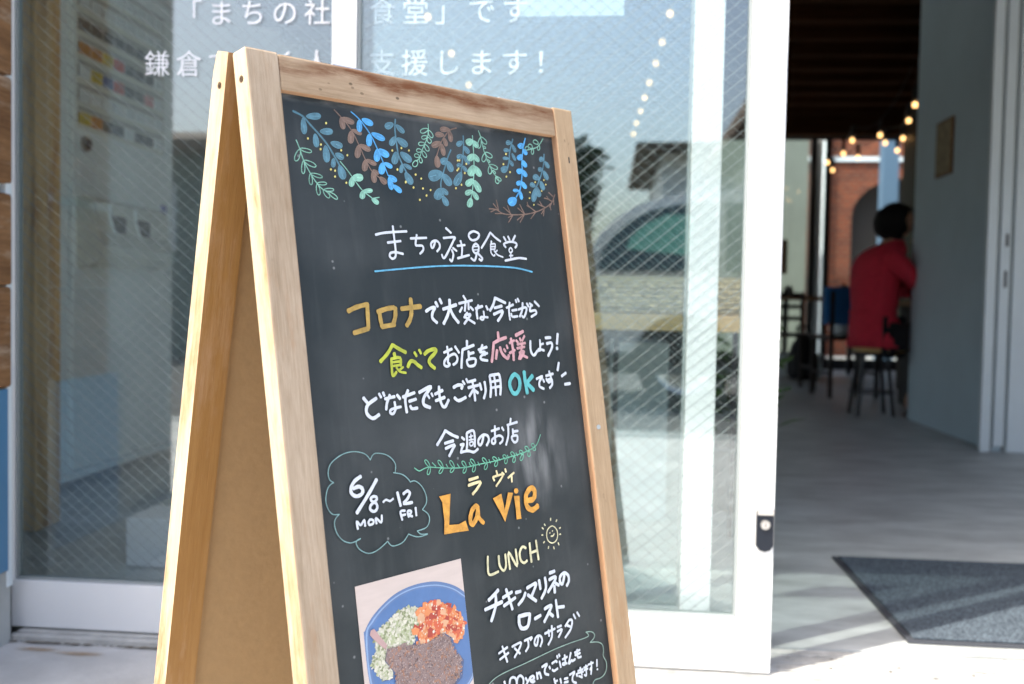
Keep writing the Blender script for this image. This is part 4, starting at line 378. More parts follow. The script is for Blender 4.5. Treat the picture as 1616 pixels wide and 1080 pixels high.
('vine_drawing', 'thin green leafy vine under the heading', 'vine', 's1.07:150.2,397.1 155.9,400.8 162.3,399.4 169.7,398.8 187.4,401.9 206.8,404.4 220.2,405.3 237.5,404.6 255.1,404.3 277,403.1 298.4,401.4 315.3,399.1 329.1,394.5 337.4,383.8|s1.01:174,394.9 178.2,399.1|s1.02:192.2,398.8 194.4,402.8|s1.04:207.4,400.4 210.2,404.4|s1.06:224.2,400.8 225.9,405.2|s1.07:236.7,402 238.4,405.9|s1.09:253.2,401.5 254.9,405.5|s1.11:267.6,401.1 269.5,404.4|s1.12:281.2,400.2 283.1,403.5|s1.14:295,399.3 297,402.6|s0.91:170.2,398.8 170.5,398.3 170.3,397 169.7,395.3 168.7,393.5 167.4,392 166.1,391.1 165,391.1 164.4,391.7 164.6,393 165.4,394.7 166.7,396.3 168.2,397.8 169.4,398.7 170.2,398.8|s0.91:170.2,398.8 169.5,399 168.5,399.8 167.3,401.1 166.4,402.6 165.9,404.1 166,405.3 166.6,405.9 167.7,405.8 168.7,405.1 169.7,403.7 170.3,402.1 170.6,400.5 170.6,399.4 170.2,398.8|s0.92:187.5,401.5 187.8,400.9 187.6,399.6 186.9,397.9 185.9,396 184.6,394.5 183.3,393.7 182.2,393.6 181.6,394.3 181.7,395.6 182.5,397.2 183.9,398.9 185.4,400.4 186.7,401.3 187.5,401.5|s0.92:187.5,401.5 186.7,401.4 185.5,401.9 184,402.7 182.6,403.8 181.7,405 181.4,406 181.9,406.7 182.9,406.9 184.2,406.5 185.5,405.6 186.6,404.3 187.4,403 187.7,402 187.5,401.5|s0.94:202.5,403.4 202.9,402.9 202.9,401.7 202.4,400 201.6,398.3 200.5,396.9 199.2,396 198.1,395.9 197.4,396.6 197.4,397.8 198,399.3 199.2,401 200.5,402.3 201.7,403.2 202.5,403.4|s0.94:202.5,403.4 201.8,403.3 200.6,403.5 199.1,404.1 197.8,404.9 196.8,405.9 196.6,406.8 197,407.5 197.9,407.8 199.2,407.6 200.5,406.9 201.6,405.9 202.4,404.8 202.7,403.9 202.5,403.4|s0.96:219.1,405.1 219.5,404.6 219.5,403.5 219.1,402 218.4,400.5 217.3,399.2 216.1,398.5 215,398.4 214.2,399 214.1,400.2 214.7,401.6 215.8,403 217.1,404.2 218.2,405 219.1,405.1|s0.96:219.1,405.1 218.3,405.1 217.2,405.7 215.9,406.6 214.8,407.8 214.2,409 214.2,410.1 214.8,410.7 215.9,410.8 217.1,410.3 218.2,409.3 218.9,408 219.4,406.6 219.4,405.6 219.1,405.1|s0.97:232.2,404.7 232.6,404.2 232.4,403 231.8,401.5 230.8,399.9 229.5,398.6 228.1,397.9 226.9,397.9 226.3,398.5 226.4,399.7 227.2,401.2 228.6,402.6 230.1,403.9 231.4,404.6 232.2,404.7|s0.97:232.2,404.7 231.4,404.8 230.3,405.6 229.1,406.7 228.1,408.1 227.6,409.5 227.7,410.6 228.4,411.3 229.5,411.3 230.7,410.6 231.7,409.4 232.3,407.8 232.7,406.4 232.6,405.3 232.2,404.7|s0.99:249.6,405.3 250,404.7 249.8,403.6 249.1,402.1 248.1,400.5 246.7,399.3 245.3,398.7 244.2,398.7 243.5,399.4 243.7,400.6 244.5,402 245.9,403.4 247.5,404.5 248.8,405.2 249.6,405.3|s0.99:249.6,405.3 248.9,405.3 247.8,405.9 246.5,406.9 245.5,408.1 245,409.4 245.1,410.4 245.8,411.1 246.9,411.1 248.1,410.6 249.1,409.5 249.8,408.1 250.1,406.8 250.1,405.8 249.6,405.3|s1:265.3,404.3 265.5,403.7 265.2,402.8 264.4,401.6 263.2,400.5 261.8,399.7 260.5,399.4 259.4,399.7 258.9,400.5 259.2,401.4 260.2,402.5 261.6,403.4 263.2,404.1 264.5,404.4 265.3,404.3|s1:265.3,404.3 264.5,404.3 263.4,404.8 262.2,405.7 261.1,406.9 260.6,408.1 260.7,409.1 261.5,409.7 262.6,409.8 263.8,409.3 264.8,408.3 265.5,407 265.8,405.8 265.7,404.8 265.3,404.3|s1.02:279.5,403 279.8,402.5 279.7,401.7 279.2,400.8 278.4,399.9 277.4,399.3 276.2,399.2 275.1,399.5 274.5,400.2 274.6,401 275.2,401.8 276.4,402.5 277.6,403 278.7,403.2 279.5,403|s1.02:279.5,403 278.7,403.2 277.8,403.8 276.9,404.8 276.2,406.1 276,407.3 276.5,408.2 277.4,408.8 278.5,408.7 279.5,408.1 280.2,407 280.5,405.7 280.4,404.4 280.1,403.5 279.5,403|s1.03:292.5,403.3 292.9,402.8 292.8,401.8 292.4,400.4 291.5,399.1 290.3,398 289,397.5 287.8,397.6 287,398.2 287,399.3 287.7,400.5 288.9,401.7 290.3,402.7 291.6,403.3 292.5,403.3|s1.03:292.5,403.3 291.7,403.4 290.6,404 289.6,405 288.8,406.2 288.5,407.5 288.8,408.4 289.7,409 290.8,409 291.9,408.4 292.8,407.3 293.2,406 293.2,404.7 293,403.8 292.5,403.3|s1.04:305.9,402.3 306.3,401.8 306.3,400.9 305.9,399.7 305.1,398.6 304,397.7 302.7,397.3 301.6,397.4 300.8,398.1 300.7,399 301.3,400.1 302.5,401.1 303.8,401.9 305,402.3 305.9,402.3|s1.04:305.9,402.3 305,402.3 303.7,402.9 302.3,403.9 301.1,405.2 300.4,406.5 300.4,407.6 301.1,408.3 302.3,408.4 303.6,407.8 304.8,406.7 305.7,405.3 306.2,403.9 306.3,402.9 305.9,402.3|s1.05:315.8,400 316.3,399.5 316.2,398.4 315.7,397.1 314.8,395.7 313.6,394.6 312.2,394.1 311,394.2 310.2,394.8 310.2,395.9 310.9,397.1 312.2,398.4 313.6,399.4 314.9,399.9 315.8,400|s1.05:315.8,400 315.1,400.2 314.3,400.9 313.6,401.9 313.1,403.2 313.2,404.3 313.9,405.2 314.9,405.6 316.1,405.4 317,404.8 317.4,403.7 317.4,402.4 317.1,401.2 316.5,400.4 315.8,400|s1.06:325.5,396.7 325.9,396.2 326,395.4 325.7,394.3 325.1,393.2 324.1,392.5 322.8,392.1 321.6,392.3 320.8,392.9 320.6,393.8 321.1,394.8 322.2,395.7 323.4,396.4 324.6,396.7 325.5,396.7|s1.06:325.5,396.7 324.7,396.7 323.8,397.1 323.1,397.6 322.6,398.3 322.6,399.1 323.2,399.7 324.3,400.1 325.4,400.1 326.3,399.8 326.9,399.2 326.9,398.4 326.6,397.6 326.1,397 325.5,396.7'),
('lettering', 'cream katakana reading above the shop name', 'cream', 's3.1:221.6,418.8 234.3,417.7|s3.1:219.9,424.1 237.1,422.8 232.7,428.4 224.5,433.8'),
('lettering', 'cream katakana reading above the shop name', 'cream', 's2.4:262.3,414.7 263.1,418.4|s2.38:256.2,420.8 257.8,424.3|s2.41:256.5,420.4 270.6,419.6 268.3,423.8 259.7,430.4|s2.42:270.5,417.7 273,419.9|s2.43:275.9,414.5 276.6,417.6|s2.43:288.6,420.1 278.9,424.3|s2.45:284.4,423.1 284,429.3'),
('lettering', 'orange shop name in large letters', 'orange', 'p:178.2,429.4 193.9,428.9 192.2,437.1 187.6,459.6 200.8,461 210.6,459 213.5,469.7 197.5,468.5 179.7,467.8 181.9,454.6 181.6,435.5|s5.34:227.7,446.6 221.5,449.8 217.6,457.3 217.9,463.1 221.1,464 226.6,458 229.1,451 227.7,446.6|s4.63:229.8,447.8 229.5,457.6 231.3,461.2 235.5,465.4'),
('lettering', 'orange shop name in large letters', 'orange', 'p:252.8,442.6 265.9,439.5 268.6,457.3 276.2,439.7 284,441.3 274.8,456.6 267.3,469.7 262.7,460.5|p:284.7,444.8 293.3,445.7 292.1,461 292.4,470.5 285,470.1 285.4,459.9|p:292.4,440.4 291.1,442.4 288.4,442.9 286.1,441.7 285.4,439.4 286.8,437.4 289.4,436.9 291.8,438.1|s6.03:304.8,452.6 313.8,452.7 317.6,447.6 316.8,441.8 311.2,440.5 304.3,445.6 302.3,452.2 303.9,459.8 311.3,463.9 320.2,461.1'),
('cloud_outline', 'pale teal cloud outline round the dates', 'cloud', 's0.97:53,398 49,394.9 48,388.9 50.6,382 57.3,377 67.7,373.2 78.7,372.6 88.6,374.9 93.8,378.1 97.2,382.7|s1.03:97.2,382.7 100.4,378.6 105.3,377.2 115.6,379.6 122.8,384.3 126.9,391 125.4,398.5|s1.05:123.4,398.2 133.5,401.1 139.9,405.8 143.3,410.2|s1.08:142.9,409.7 149.5,409.9 156.9,416 161.3,425.3 160.8,433 154.8,438.8|s1.08:154.8,438.8 161.3,444.1 162.5,450.6 157.5,456.8 145.5,458.2|s1.06:145.5,458.2 149.5,462 158.1,463.3|s1.05:158.1,463.6 149.2,464.3 142.3,463.1 134.2,459.3|s1.02:134.2,459.3 126.9,465.3 118.7,467.2 112,466.4 107.8,461.5|s0.97:107.8,461.5 98.6,466.1 89.8,468.6 82.4,467.9 74.7,463.2 71.3,457.4 72.6,454.3 76.9,453.3|s0.95:76.4,453.6 70.2,455 63.9,455 56.3,451 51,443.6 49.4,435.4 51.3,430.6 55.7,427.4|s0.94:55.7,427.4 48.7,426.3 44.1,420.8 42.5,412.7 44.8,404.4 48.4,399.9 53,398'),
('lettering', 'white handwritten dates and days', 'white', 's3.59:84,396.6 76.2,400.1 71.6,406.1 72.1,411.1 77.2,414.1 83.3,412.8 84.8,408.9 81,405.6 74.5,406.5|s3.65:102.1,402 91.1,414.1 75.5,429.3|s2.82:96.4,417.1 93.1,418.7 94.4,421.5 99,424.3 99.4,428.9 95.5,431.2 91.5,428.9 91.9,425.4 95.6,423 99.7,420.8 99.8,418.3 96.4,417.1|s2.13:107.4,424.1 111,422.5 115.6,424.4 119.7,422.8|s3.02:125.6,417.7 128,430.9|s3.06:132.9,420.1 138.2,418 140.9,420.8 137.2,425.6 131.9,429.4 142.7,429.9|s2.28:74.8,444.1 74.3,437 78.4,441.2 83,437.2 83.4,442.8|s2.32:89.9,437.9 87.6,440.4 88.9,442.7 93,442 93.5,439.3 89.9,437.9|s2.35:96.9,442.7 96.8,437.6 102.6,442.7 104,436.3|s2.42:128.2,444.5 127.1,436.4 132.7,436.4|s2.43:127.4,440.3 132.8,440.1|s2.45:136.6,443 135.8,437.5 140.1,437.8 139.3,440.2 136.3,441 141.1,443.2|s2.47:146.3,435.6 146.3,443.2'),
('lettering', 'cream lunch heading', 'cream2', 's2.7:236.4,500.7 235,509.6 235.8,519.5 249.2,518.9|s2.76:252.1,503.1 252.1,513 257.1,519.5 261.4,514.9 262,503.3|s2.82:266.7,519.7 267.3,501.9 277.9,519 278.3,501.1|s2.84:294.2,502.7 288.9,500.3 284,505.8 284.3,513.5 288.9,517.6 293.9,516.2|s2.88:300.8,498.6 300.5,518.8|s2.92:311.2,497.7 312.1,518.4|s2.92:299.7,509.2 311.8,508.3'),
('sun_drawing', 'small smiling sun doodle', 'cream2', 's1.28:340,486.5 332.7,488.6 329.4,494.2 330.6,501 336.9,505 344,503.4 347.5,497.4 346.1,490.9 340,486.5|s1.61:336.2,497.2 339.6,497.4 341.8,495.5|s1.61:338.8,477.7 338.4,480|s1.62:348.7,481.1 347.2,482.8|s1.59:327.5,482.4 328.8,484|s1.59:323.3,485.7 325.1,487.3|s1.58:321.4,493.5 323.3,493.5|s1.58:324.7,501.1 322.9,502.2|s1.59:330.5,507.6 329.6,509.6|s1.6:338.5,509.5 339.1,511.8|s1.62:346.8,506.6 347.7,509|s1.63:350.6,497.8 352.6,497.7|s1.63:351.4,491.1 353.4,490.6|p:335.9,493.6 335.5,494.1 334.8,494.2 334.2,493.8 334,493.2 334.4,492.7 335.1,492.6 335.7,493|p:340.4,492.1 340,492.6 339.3,492.8 338.7,492.4 338.5,491.8 338.9,491.3 339.6,491.2 340.2,491.6'),
('lettering', 'white handwritten lunch menu', 'white', 's3.86:246,537.5 237.7,541.8 230.9,544.7|s3.9:224.6,553 249.9,550.7|s3.86:241.4,540.6 240.3,551.9 231.6,566.2|s3.57:251.7,546.8 265.8,543.8|s3.58:251.9,555.3 269.8,550.8|s3.55:257.6,539.3 260.8,549.8 263.8,561.5|s3.62:271.5,545.7 278.9,545.9|s3.63:273.6,559 281.5,554.4 285.9,549.1|s3.71:289.3,544.7 301.7,542.6 303.6,544.3 295.4,554.1|s3.7:289.4,552.1 301.2,561.2|s3.73:309.1,540.6 309.9,550|s3.76:318.9,539.8 318.6,551.4 310,560.3|s3.83:327.4,536.3 335.4,535.9|s3.82:325.6,543.3 335.7,542.1 333.6,546.8 321.5,555.9|s3.81:332.7,552 332.2,558.7|s3.84:335.2,549.3 340,552.3|s3.67:351.4,542.5 346.5,552.1 342.8,549.6 343.8,543.6 351.4,540.9 357.4,545.5 357.1,551.7 353,555.7|s4.23:272.4,571.3 271.7,579.1 275.1,584.5 283.9,584.4 288.5,574.7 286.8,572.1 272.5,571.1|s3.71:296.1,579.2 305.5,577.8|s3.77:313.1,572.5 323.8,571 321.5,575.5 310.3,585.8|s3.78:319.7,578.5 325.2,583.1|s3.49:332.4,567.3 333,586.1|s3.53:332.1,575.3 344.6,577.1'),
('lettering', 'white handwritten lunch menu', 'white', 's2.39:358.9,589.1 361.4,594.3|s2.41:365.3,588.2 368.5,593.4'),
('lettering', 'thinner white handwriting naming the salad', 'white', 's2.53:237.2,601 250.3,598|s2.53:237.9,607.4 251.1,604|s2.52:243.2,595.4 248,612.5|s2.57:257.5,599.3 270.6,598.2 268.2,603.3 259.3,610.8|s2.57:260.8,601.8 267.9,609.1|s2.63:276.7,597.9 288.4,597.2 285.8,599.4|s2.61:281.9,598.4 281.7,605.1 276.8,609|s2.65:298.4,599.3 294.6,607.4 291.3,604.2 294.4,599 300.9,598.5 303.8,603.9 299.9,609.7|s2.73:309.2,598.4 325.8,597|s2.7:315.4,596.2 315.4,602.5|s2.71:321.2,592.9 319.6,604.4 312.6,611.1|s2.76:330.1,596.4 336.6,596.4|s2.76:329.4,601 337.2,600.7 330.3,607.4|s2.78:349.8,593.9 343.2,598.5|s2.8:350.2,593.5 355.4,595 351.8,603.6 341.2,610.5|s2.8:346.3,598.3 351.3,601'),
('bubble_outline', 'pale green speech bubble outline', 'bubble', 's0.94:216.4,628.6 228.6,623.9 245.3,622 269.6,621.2 294.8,619.9 320.9,618.6 347.7,618.4 375.2,619.2 380.5,617.4 376.3,613.2|s1:376.3,613.2 385.9,615.1 390.9,619.5 388.7,623.4 381.8,626.2|s1.02:381.8,626.2 394.9,629.1 402.7,634.2 403.5,641.7 401.9,646.7 406.2,655.1 404.8,662.9 399.5,667.8 392,669.4 382.7,669 377.7,673.4'),
('lettering', 'white handwriting in the speech bubble', 'white', 's2.6:240.6,630.9 241.8,635.7|s2.64:246.8,639.6 249.3,631.3 254.2,630.2 257.9,633.7 257.1,642.6 251.3,645 247.3,639.8|s2.67:258.2,639.6 260.5,632.8 264.9,631.5 268.7,635.9 266.8,642.8 261.7,643.9 258.2,639.6|s2.69:272.2,636 275.1,641|s2.68:279.7,636.9 271.6,643.4|s2.7:278.8,641.2 285.2,639.8 283.2,636.8 279.5,638.1 281,642.8 285.3,643.1|s2.73:290.2,641.9 289.8,635.2|s2.74:289.9,638 294,636.2 295.8,642.6|s2.76:299,631.6 307.4,630.6 303.3,634.5 302.5,639.4 307.8,642.4|s2.79:310.4,634.3 311.3,636.7|s2.61:315.3,632.2 321.4,631.2 323.1,632.9|s2.59:314.6,638.8 317.1,640.8 323.2,639.9|s2.62:324.2,626.3 325.1,628.7|s2.63:327.6,625.7 328.6,627.9|s2.62:327.4,633.2 328.5,639.8|s2.66:332.5,632.4 340.6,631.7|s2.63:336.7,628.9 336.5,637.8 332.8,638.3 332.4,636.5 339.1,638.5|s2.67:347.2,629 342,639.6 347.1,637.2 349,638.5 353.2,637.6|s2.7:358.3,628.4 358,636.5 363.6,637.6|s2.71:353.8,630.6 362.5,629.7|s2.71:354,633.4 362.7,633.3|s2.59:315.8,648.9 317.1,655.4|s2.6:315.8,652.6 320.5,652.2|s2.61:325.6,651.7 326.4,656.5|s2.64:332.2,653.6 337.5,654.2|s2.64:331.6,657.3 337.5,658.1|s2.67:341.5,651.7 350.2,650.9 346.1,654.9 345.3,659.9 350.8,663.2|s2.69:352.7,654 353.7,656.5|s2.39:355.7,651.3 364.2,651.7|s2.39:354.8,653.7 364.5,654.5|s2.38:360,648.8 361.8,657.6|s2.38:356.3,657.2 361.7,660.1|s2.41:366.2,650.7 372.5,650.6|s2.41:366.4,653.4 372.7,653.5|s2.4:370,648.8 369,659.6 365.8,658.4|s2.43:374.1,649.4 382.9,649.4|s2.42:379.4,647.5 379.1,655 376.2,655.2 379.2,654.2 377.1,660.7|s2.44:390,648.1 388.8,655|s2.44:389,658.2 389.1,658.9'),
]
CARD = {
'plate': '70.2,542.3 71.7,537.6 80.3,528 93.6,519.4 110.9,512 131,508.8 151.3,509.3 167.5,512.3 185.8,519.7 198.7,528.9 206.8,537.9 206,569.7 206.2,576.2 206.1,606.5 205.2,609.4 193,620.3 155.7,640.5 115.2,640 81.4,606.2 71.4,586',
'plate_in': '74.6,543.4 82.6,532.2 95,523.4 112.3,516.1 132.4,512.9 150.6,513.8 166.9,516.9 183.1,523.5 194.9,532 203.5,541.1 204.4,569.3 205.1,575.9 204.1,601.2 201.6,606.9 188.8,619.1 157.4,628.7 116.8,628.6 89.4,602.7 75,587',
'rice': '112.8,526.7 126.5,527.2 139.9,532.2 143,539 127.7,562.7 104.2,562.7 96.2,565 98.9,587.9 84.9,586.2 78.6,577.2 73.1,569.9 82.2,557 80.4,549.2 89.4,551.5 85.1,541.6 91.3,537.3 100.1,534.9',
'tomato': '153.1,525.9 164.9,530.9 183.6,542.2 190.6,554.1 195.3,559.2 189.1,571.9 180.9,576.2 172.4,567.8 164.7,562 141.2,566.9 133.1,567.1 129.5,549.5 138.1,545.5 136.7,533.7 146.5,529.1',
'meat': '93.3,558.4 114.1,560.7 141.3,566.1 164.9,561.2 174.5,568.3 177.9,581.7 187,593.5 182.5,609.5 173.1,614.7 157.8,625.8 111.5,609.2 100,591.1 101.1,585.5 89,569',
'bone': '76.2,542.3 78,538.4 81.8,537.8 85,542.3 95.4,556.7 92.2,559.6 86.3,553.7 79.3,546.4',
}
# ================================================================== GROUND AND BUILDING SHELL
g = MB(); g.box((-12, -3.3, -0.30), (14, 0.0, -0.012)); struct(g.build('pavement', 'pavement'))
g = MB(); g.box((-150, -300, -0.35), (150, -3.3, -0.06)); struct(g.build('road', 'asphalt'))
g = MB(); g.box((-12, -3.42, -0.30), (14, -3.303, 0.0), 0.01); struct(g.build('kerb', 'concrete'))
g = MB(); g.box((-12, 0.152, -0.30), (14, 60, 0.0)); struct(g.build('floor', 'inside_floor'))
th = thing('door_sill', 'pale metal door sill with track grooves and screws under the sliding doors', 'door sill', (0.3, 0.07, -0.02))
g = MB()
for y0, y1 in ((0.003, 0.022), (0.030, 0.066), (0.074, 0.112), (0.120, 0.149)): g.box((-1.17, y0, -0.03), (2.6, y1, -0.003), 0.0015)
g.box((-1.17, 0.002, -0.05), (2.6, 0.1495, -0.012)); g.build('track', 'sill', th)
for x in (0.44, 0.55, 0.70, 0.86, 1.05):
    h = MB(); h.cyl((x, 0.048, -0.004), (x, 0.048, -0.0015), 0.004, n=10); h.build('screw', 'steel', th)
g = MB(); rg = random.Random(12)
for i in range(46):
    x = rg.uniform(0.33, 1.3); y = rg.uniform(0.01, 0.15); r = rg.uniform(.0006, .0022)
    g.add([(x + r * 2.2 * math.cos(q), y + r * math.sin(q), -0.0022 + rg.uniform(0, .0006)) for q in (0, 1.2, 2.4, 3.5, 4.9)], [list(range(5))])
o = g.build('grit', 'grime'); o['kind'] = 'stuff'; tag(o, 'dark grit caught along the grooves of the door sill', 'grit')
# stains on the paving beside the wall
for (x, y, a, b_, ) in ((-1.080, -0.045, 0.050, 0.014), (-0.990, -0.056, 0.055, 0.015)):
    g = MB(); g.add([(x - a, y - b_, -0.0105), (x + a, y - b_, -0.0105), (x + a, y + b_, -0.0105), (x - a, y + b_, -0.0105)], [[0, 1, 2, 3]], 0, [(-1, -1, x * 9), (1, -1, x * 9), (1, 1, x * 9), (-1, 1, x * 9)])
    struct(g.build('rust_stain', 'rust_soft'))
m = getm('rust_soft'); m.use_nodes = True; t = m.node_tree; bb = t.nodes['Principled BSDF']; bb.inputs['Base Color'].default_value = (0.42, 0.27, 0.13, 1); bb.inputs['Roughness'].default_value = 0.9
a_ = t.nodes.new('ShaderNodeAttribute'); a_.attribute_name = 'gc'; sx_ = t.nodes.new('ShaderNodeSeparateXYZ'); t.links.new(a_.outputs['Vector'], sx_.inputs[0])
def mo(op, p, q):
    x = t.nodes.new('ShaderNodeMath'); x.operation = op
    for i, v in enumerate((p, q)):
        if isinstance(v, (int, float)): x.inputs[i].default_value = v
        else: t.links.new(v, x.inputs[i])
    return x.outputs[0]
rr2 = mo('ADD', mo('MULTIPLY', sx_.outputs[0], sx_.outputs[0]), mo('MULTIPLY', sx_.outputs[1], sx_.outputs[1]))
nz_ = t.nodes.new('ShaderNodeTexNoise'); nz_.inputs['Scale'].default_value = 2.2; nz_.inputs['Detail'].default_value = 6; t.links.new(a_.outputs['Vector'], nz_.inputs[0])
al = mo('MULTIPLY', mo('MAXIMUM', mo('SUBTRACT', 1.0, rr2), 0.0), mo('MULTIPLY', nz_.outputs[0], 1.0)); t.links.new(al, bb.inputs['Alpha'])
g = MB()
for i in range(60):
    x = -1.17 + i * 0.013 + random.uniform(-.004, .004); r = random.uniform(.004, .012)
    g.add([(x + r * math.cos(q), 0.0 - 0.010 + 0.5 * r * math.sin(q), -0.0095 + random.uniform(0, .001)) for q in (0, 1, 2.1, 3.1, 4.2, 5.3)], [list(range(6))])
o = g.build('dirt', 'grime'); o['kind'] = 'stuff'; tag(o, 'line of dark dirt gathered along the foot of the glass wall', 'dirt')

# building shell
g = MB(); g.box((-2.6, -0.06, 2.16), (3.997, 0.14, 3.4)); struct(g.build('wall_over_doors', 'pale_wall'))
g = MB(); g.box((-12, -0.02, -0.25), (-1.425, 0.14, 3.4)); g.box((-1.4247, 0.003, -0.25), (-1.2605, 0.14, 3.4)); struct(g.build('wall_front', 'pale_wall'))
g = MB(); g.box((4.0, -0.06, -0.25), (12, 0.14, 3.4)); struct(g.build('wall_front', 'pale_wall'))
g = MB(); g.box((-2.75, 0.145, 0.003), (-2.6, 5.0, 2.80)); g.box((-2.75, 5.002, 0.003), (-2.6, 9.0, 0.60)); g.box((-2.75, 5.002, 2.102), (-2.6, 9.0, 2.80)); g.box((-2.75, 9.002, 0.003), (-2.6, 9.3, 2.80)); sw = struct(g.build('wall_left', 'wall_inside'))
for y0 in (5.004, 6.34, 7.68):  # unseen side window, added to let more daylight into the room
    q = MB(); q.box((-2.70, y0, 0.602), (-2.66, y0 + 0.05, 2.10)); q.build('added_window_mullion', 'black_metal', sw)
    q = MB(); q.box((-2.682, y0 + 0.052, 0.604), (-2.678, y0 + 1.284, 2.098)); q.build('added_window_pane', 'window_glass', sw)
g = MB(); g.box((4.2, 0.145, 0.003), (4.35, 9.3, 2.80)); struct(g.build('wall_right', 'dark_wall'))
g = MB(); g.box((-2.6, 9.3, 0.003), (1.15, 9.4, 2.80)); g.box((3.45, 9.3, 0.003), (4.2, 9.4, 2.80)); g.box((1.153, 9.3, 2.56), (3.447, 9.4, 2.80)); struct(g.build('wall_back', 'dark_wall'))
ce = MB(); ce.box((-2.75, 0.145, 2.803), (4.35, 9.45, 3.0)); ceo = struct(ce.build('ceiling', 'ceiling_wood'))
for i in range(18):
    y = 0.5 + i * 0.49
    h = MB(); h.box((-2.59, y, 2.70), (4.19, y + 0.12, 2.802)); h.build('joist', 'ceiling_wood', ceo)
h = MB(); h.box((-2.595, 8.95, 2.50), (4.195, 9.1, 2.799)); h.build('beam', 'ceiling_wood', ceo)

# ------------------------------------------------------------------ wall with planks at the left
th = thing('clad_wall', 'concrete side wall with weathered planks and a blue panel beside the glass front', 'wall', (-1.25, -0.34, 0))
g = MB(); g.box((-1.42, -0.68, -0.25), (-1.195, -0.001, 2.6)); g.box((-1.1948, -0.675, -0.25), (-1.160, -0.004, 0.133), 0.004); g.build('wall', 'concrete', th)
g = MB(); g.box((-1.192, -0.30, 0.135), (-1.1555, -0.0205, 0.492)); g.build('blue_panel', 'blue_panel', th)
g = MB(); g.box((-1.1945, -0.0200, 0.10), (-1.1575, -0.002, 2.6), 0.002); g.build('trim', 'white_dull', th)
for z0, z1 in ((0.494, 0.692), (0.6935, 0.872), (0.890, 1.096), (1.0975, 1.302), (1.3035, 1.522), (1.5235, 1.742), (1.7435, 1.952), (1.9535, 2.172), (2.1735, 2.4)):
    h = MB(); h.box((-1.1915, -0.25, z0), (-1.1535 + random.uniform(-.002, .001), -0.006, z1), 0.008, axis=1); h.build('plank', 'plank_wood', th)
h = MB(); h.box((-1.26, 0.0, -0.2), (-1.192, 0.044, 3.0)); h.build('reveal', 'concrete', th)

# ------------------------------------------------------------------ wired glass doors
def wires(x0, x1, z0, z1, y, ang, pitch, r):
    """parallel wires through the pane"""
    g = MB(); t_ = math.tan(ang); lo = min(0, -t_ * (x1 - x0)); hi = max(0, -t_ * (x1 - x0)); z = z0 + lo
    while z < z1 + hi:
        pts = []
        a, b_ = (x0, z), (x1, z + t_ * (x1 - x0))
        # clip
        def at_z(zz): return x0 + (zz - z) / t_
        xa, xb = x0, x1
        for zz in (z0, z1):
            pass
        lo_x = at_z(z0) if t_ > 0 else at_z(z1); hi_x = at_z(z1) if t_ > 0 else at_z(z0)
        xa = max(x0, lo_x); xb = min(x1, hi_x)
        if xb - xa > 0.002:
            za = z + t_ * (xa - x0); zb = z + t_ * (xb - x0)
            g.cyl((xa, y, za), (xb, y, zb), r, n=4, caps=False)
        z += pitch
    return g
def door(nm, label, cat, x0, x1, yf, thick, ls, rs, rail, top, glass_y, main):
    th = thing(nm, label, cat, ((x0 + x1) / 2, yf, 0)); zt = 2.15; z0 = rail
    y1 = yf + thick
    def st(a, b_, n_): h = MB(); h.box(a, b_, 0.0018); return h.build(n_, 'white_paint', th)
    if ls: st((x0, yf, 0.0), (x0 + ls, y1, zt), 'stile')
    if rs: st((x1 - rs, yf, 0.0), (x1, y1, zt), 'stile')
    gx0 = x0 + ls; gx1 = x1 - rs
    st((gx0 + 0.0003, yf + 0.0006, 0.0005), (gx1 - 0.0003, y1 - 0.0006, rail), 'bottom_rail'); st((gx0 + 0.0003, yf + 0.0006, zt - 0.09), (gx1 - 0.0003, y1 - 0.0006, zt - 0.0005), 'top_rail')
    h = MB(); w_ = 0.006
    for yy in (glass_y - 0.009, glass_y + 0.0045):
        h.box((gx0 + 0.001, yy, rail + 0.0005), (gx1 - 0.001, yy + 0.0045, rail + w_)); h.box((gx0 + 0.001, yy, rail + w_ + .0002), (gx0 + w_, yy + 0.0045, zt - 0.0905)); h.box((gx1 - w_, yy, rail + w_ + .0002), (gx1 - 0.001, yy + 0.0045, zt - 0.0905))
    h.build('gasket', 'gasket', th)
    h = MB(); h.box((gx0 + 0.0005, glass_y - 0.0034, rail + 0.0008), (gx1 - 0.0005, glass_y + 0.0034, zt - 0.091)); pane = h.build('glass_pane', 'pane_glass', th)
    for sgn, r in ((main, 0.00058), (-main, 0.00022)):
        wo = wires(gx0 + 0.003, gx1 - 0.003, rail + 0.003, zt - 0.095, glass_y + sgn * 0.0012, sgn * R(40), 0.0245, r).build('wire_mesh', 'wire', pane); wo['kind'] = 'stuff'
    return th, pane
rear, rear_pane = door('fixed_glass_panel', 'wide fixed white framed panel of wired glass behind the chalkboard sign', 'glass panel', -1.190, 0.211, 0.045, 0.036, 0.003, 0.056, 0.0955, 0.09, 0.063, -1)
front, front_pane = door('sliding_glass_door', 'white framed wired glass sliding door pushed open beside the dark entrance', 'sliding door', -0.524, 0.319, 0.0, 0.034, 0.047, 0.063, 0.098, 0.09, 0.017, 1)
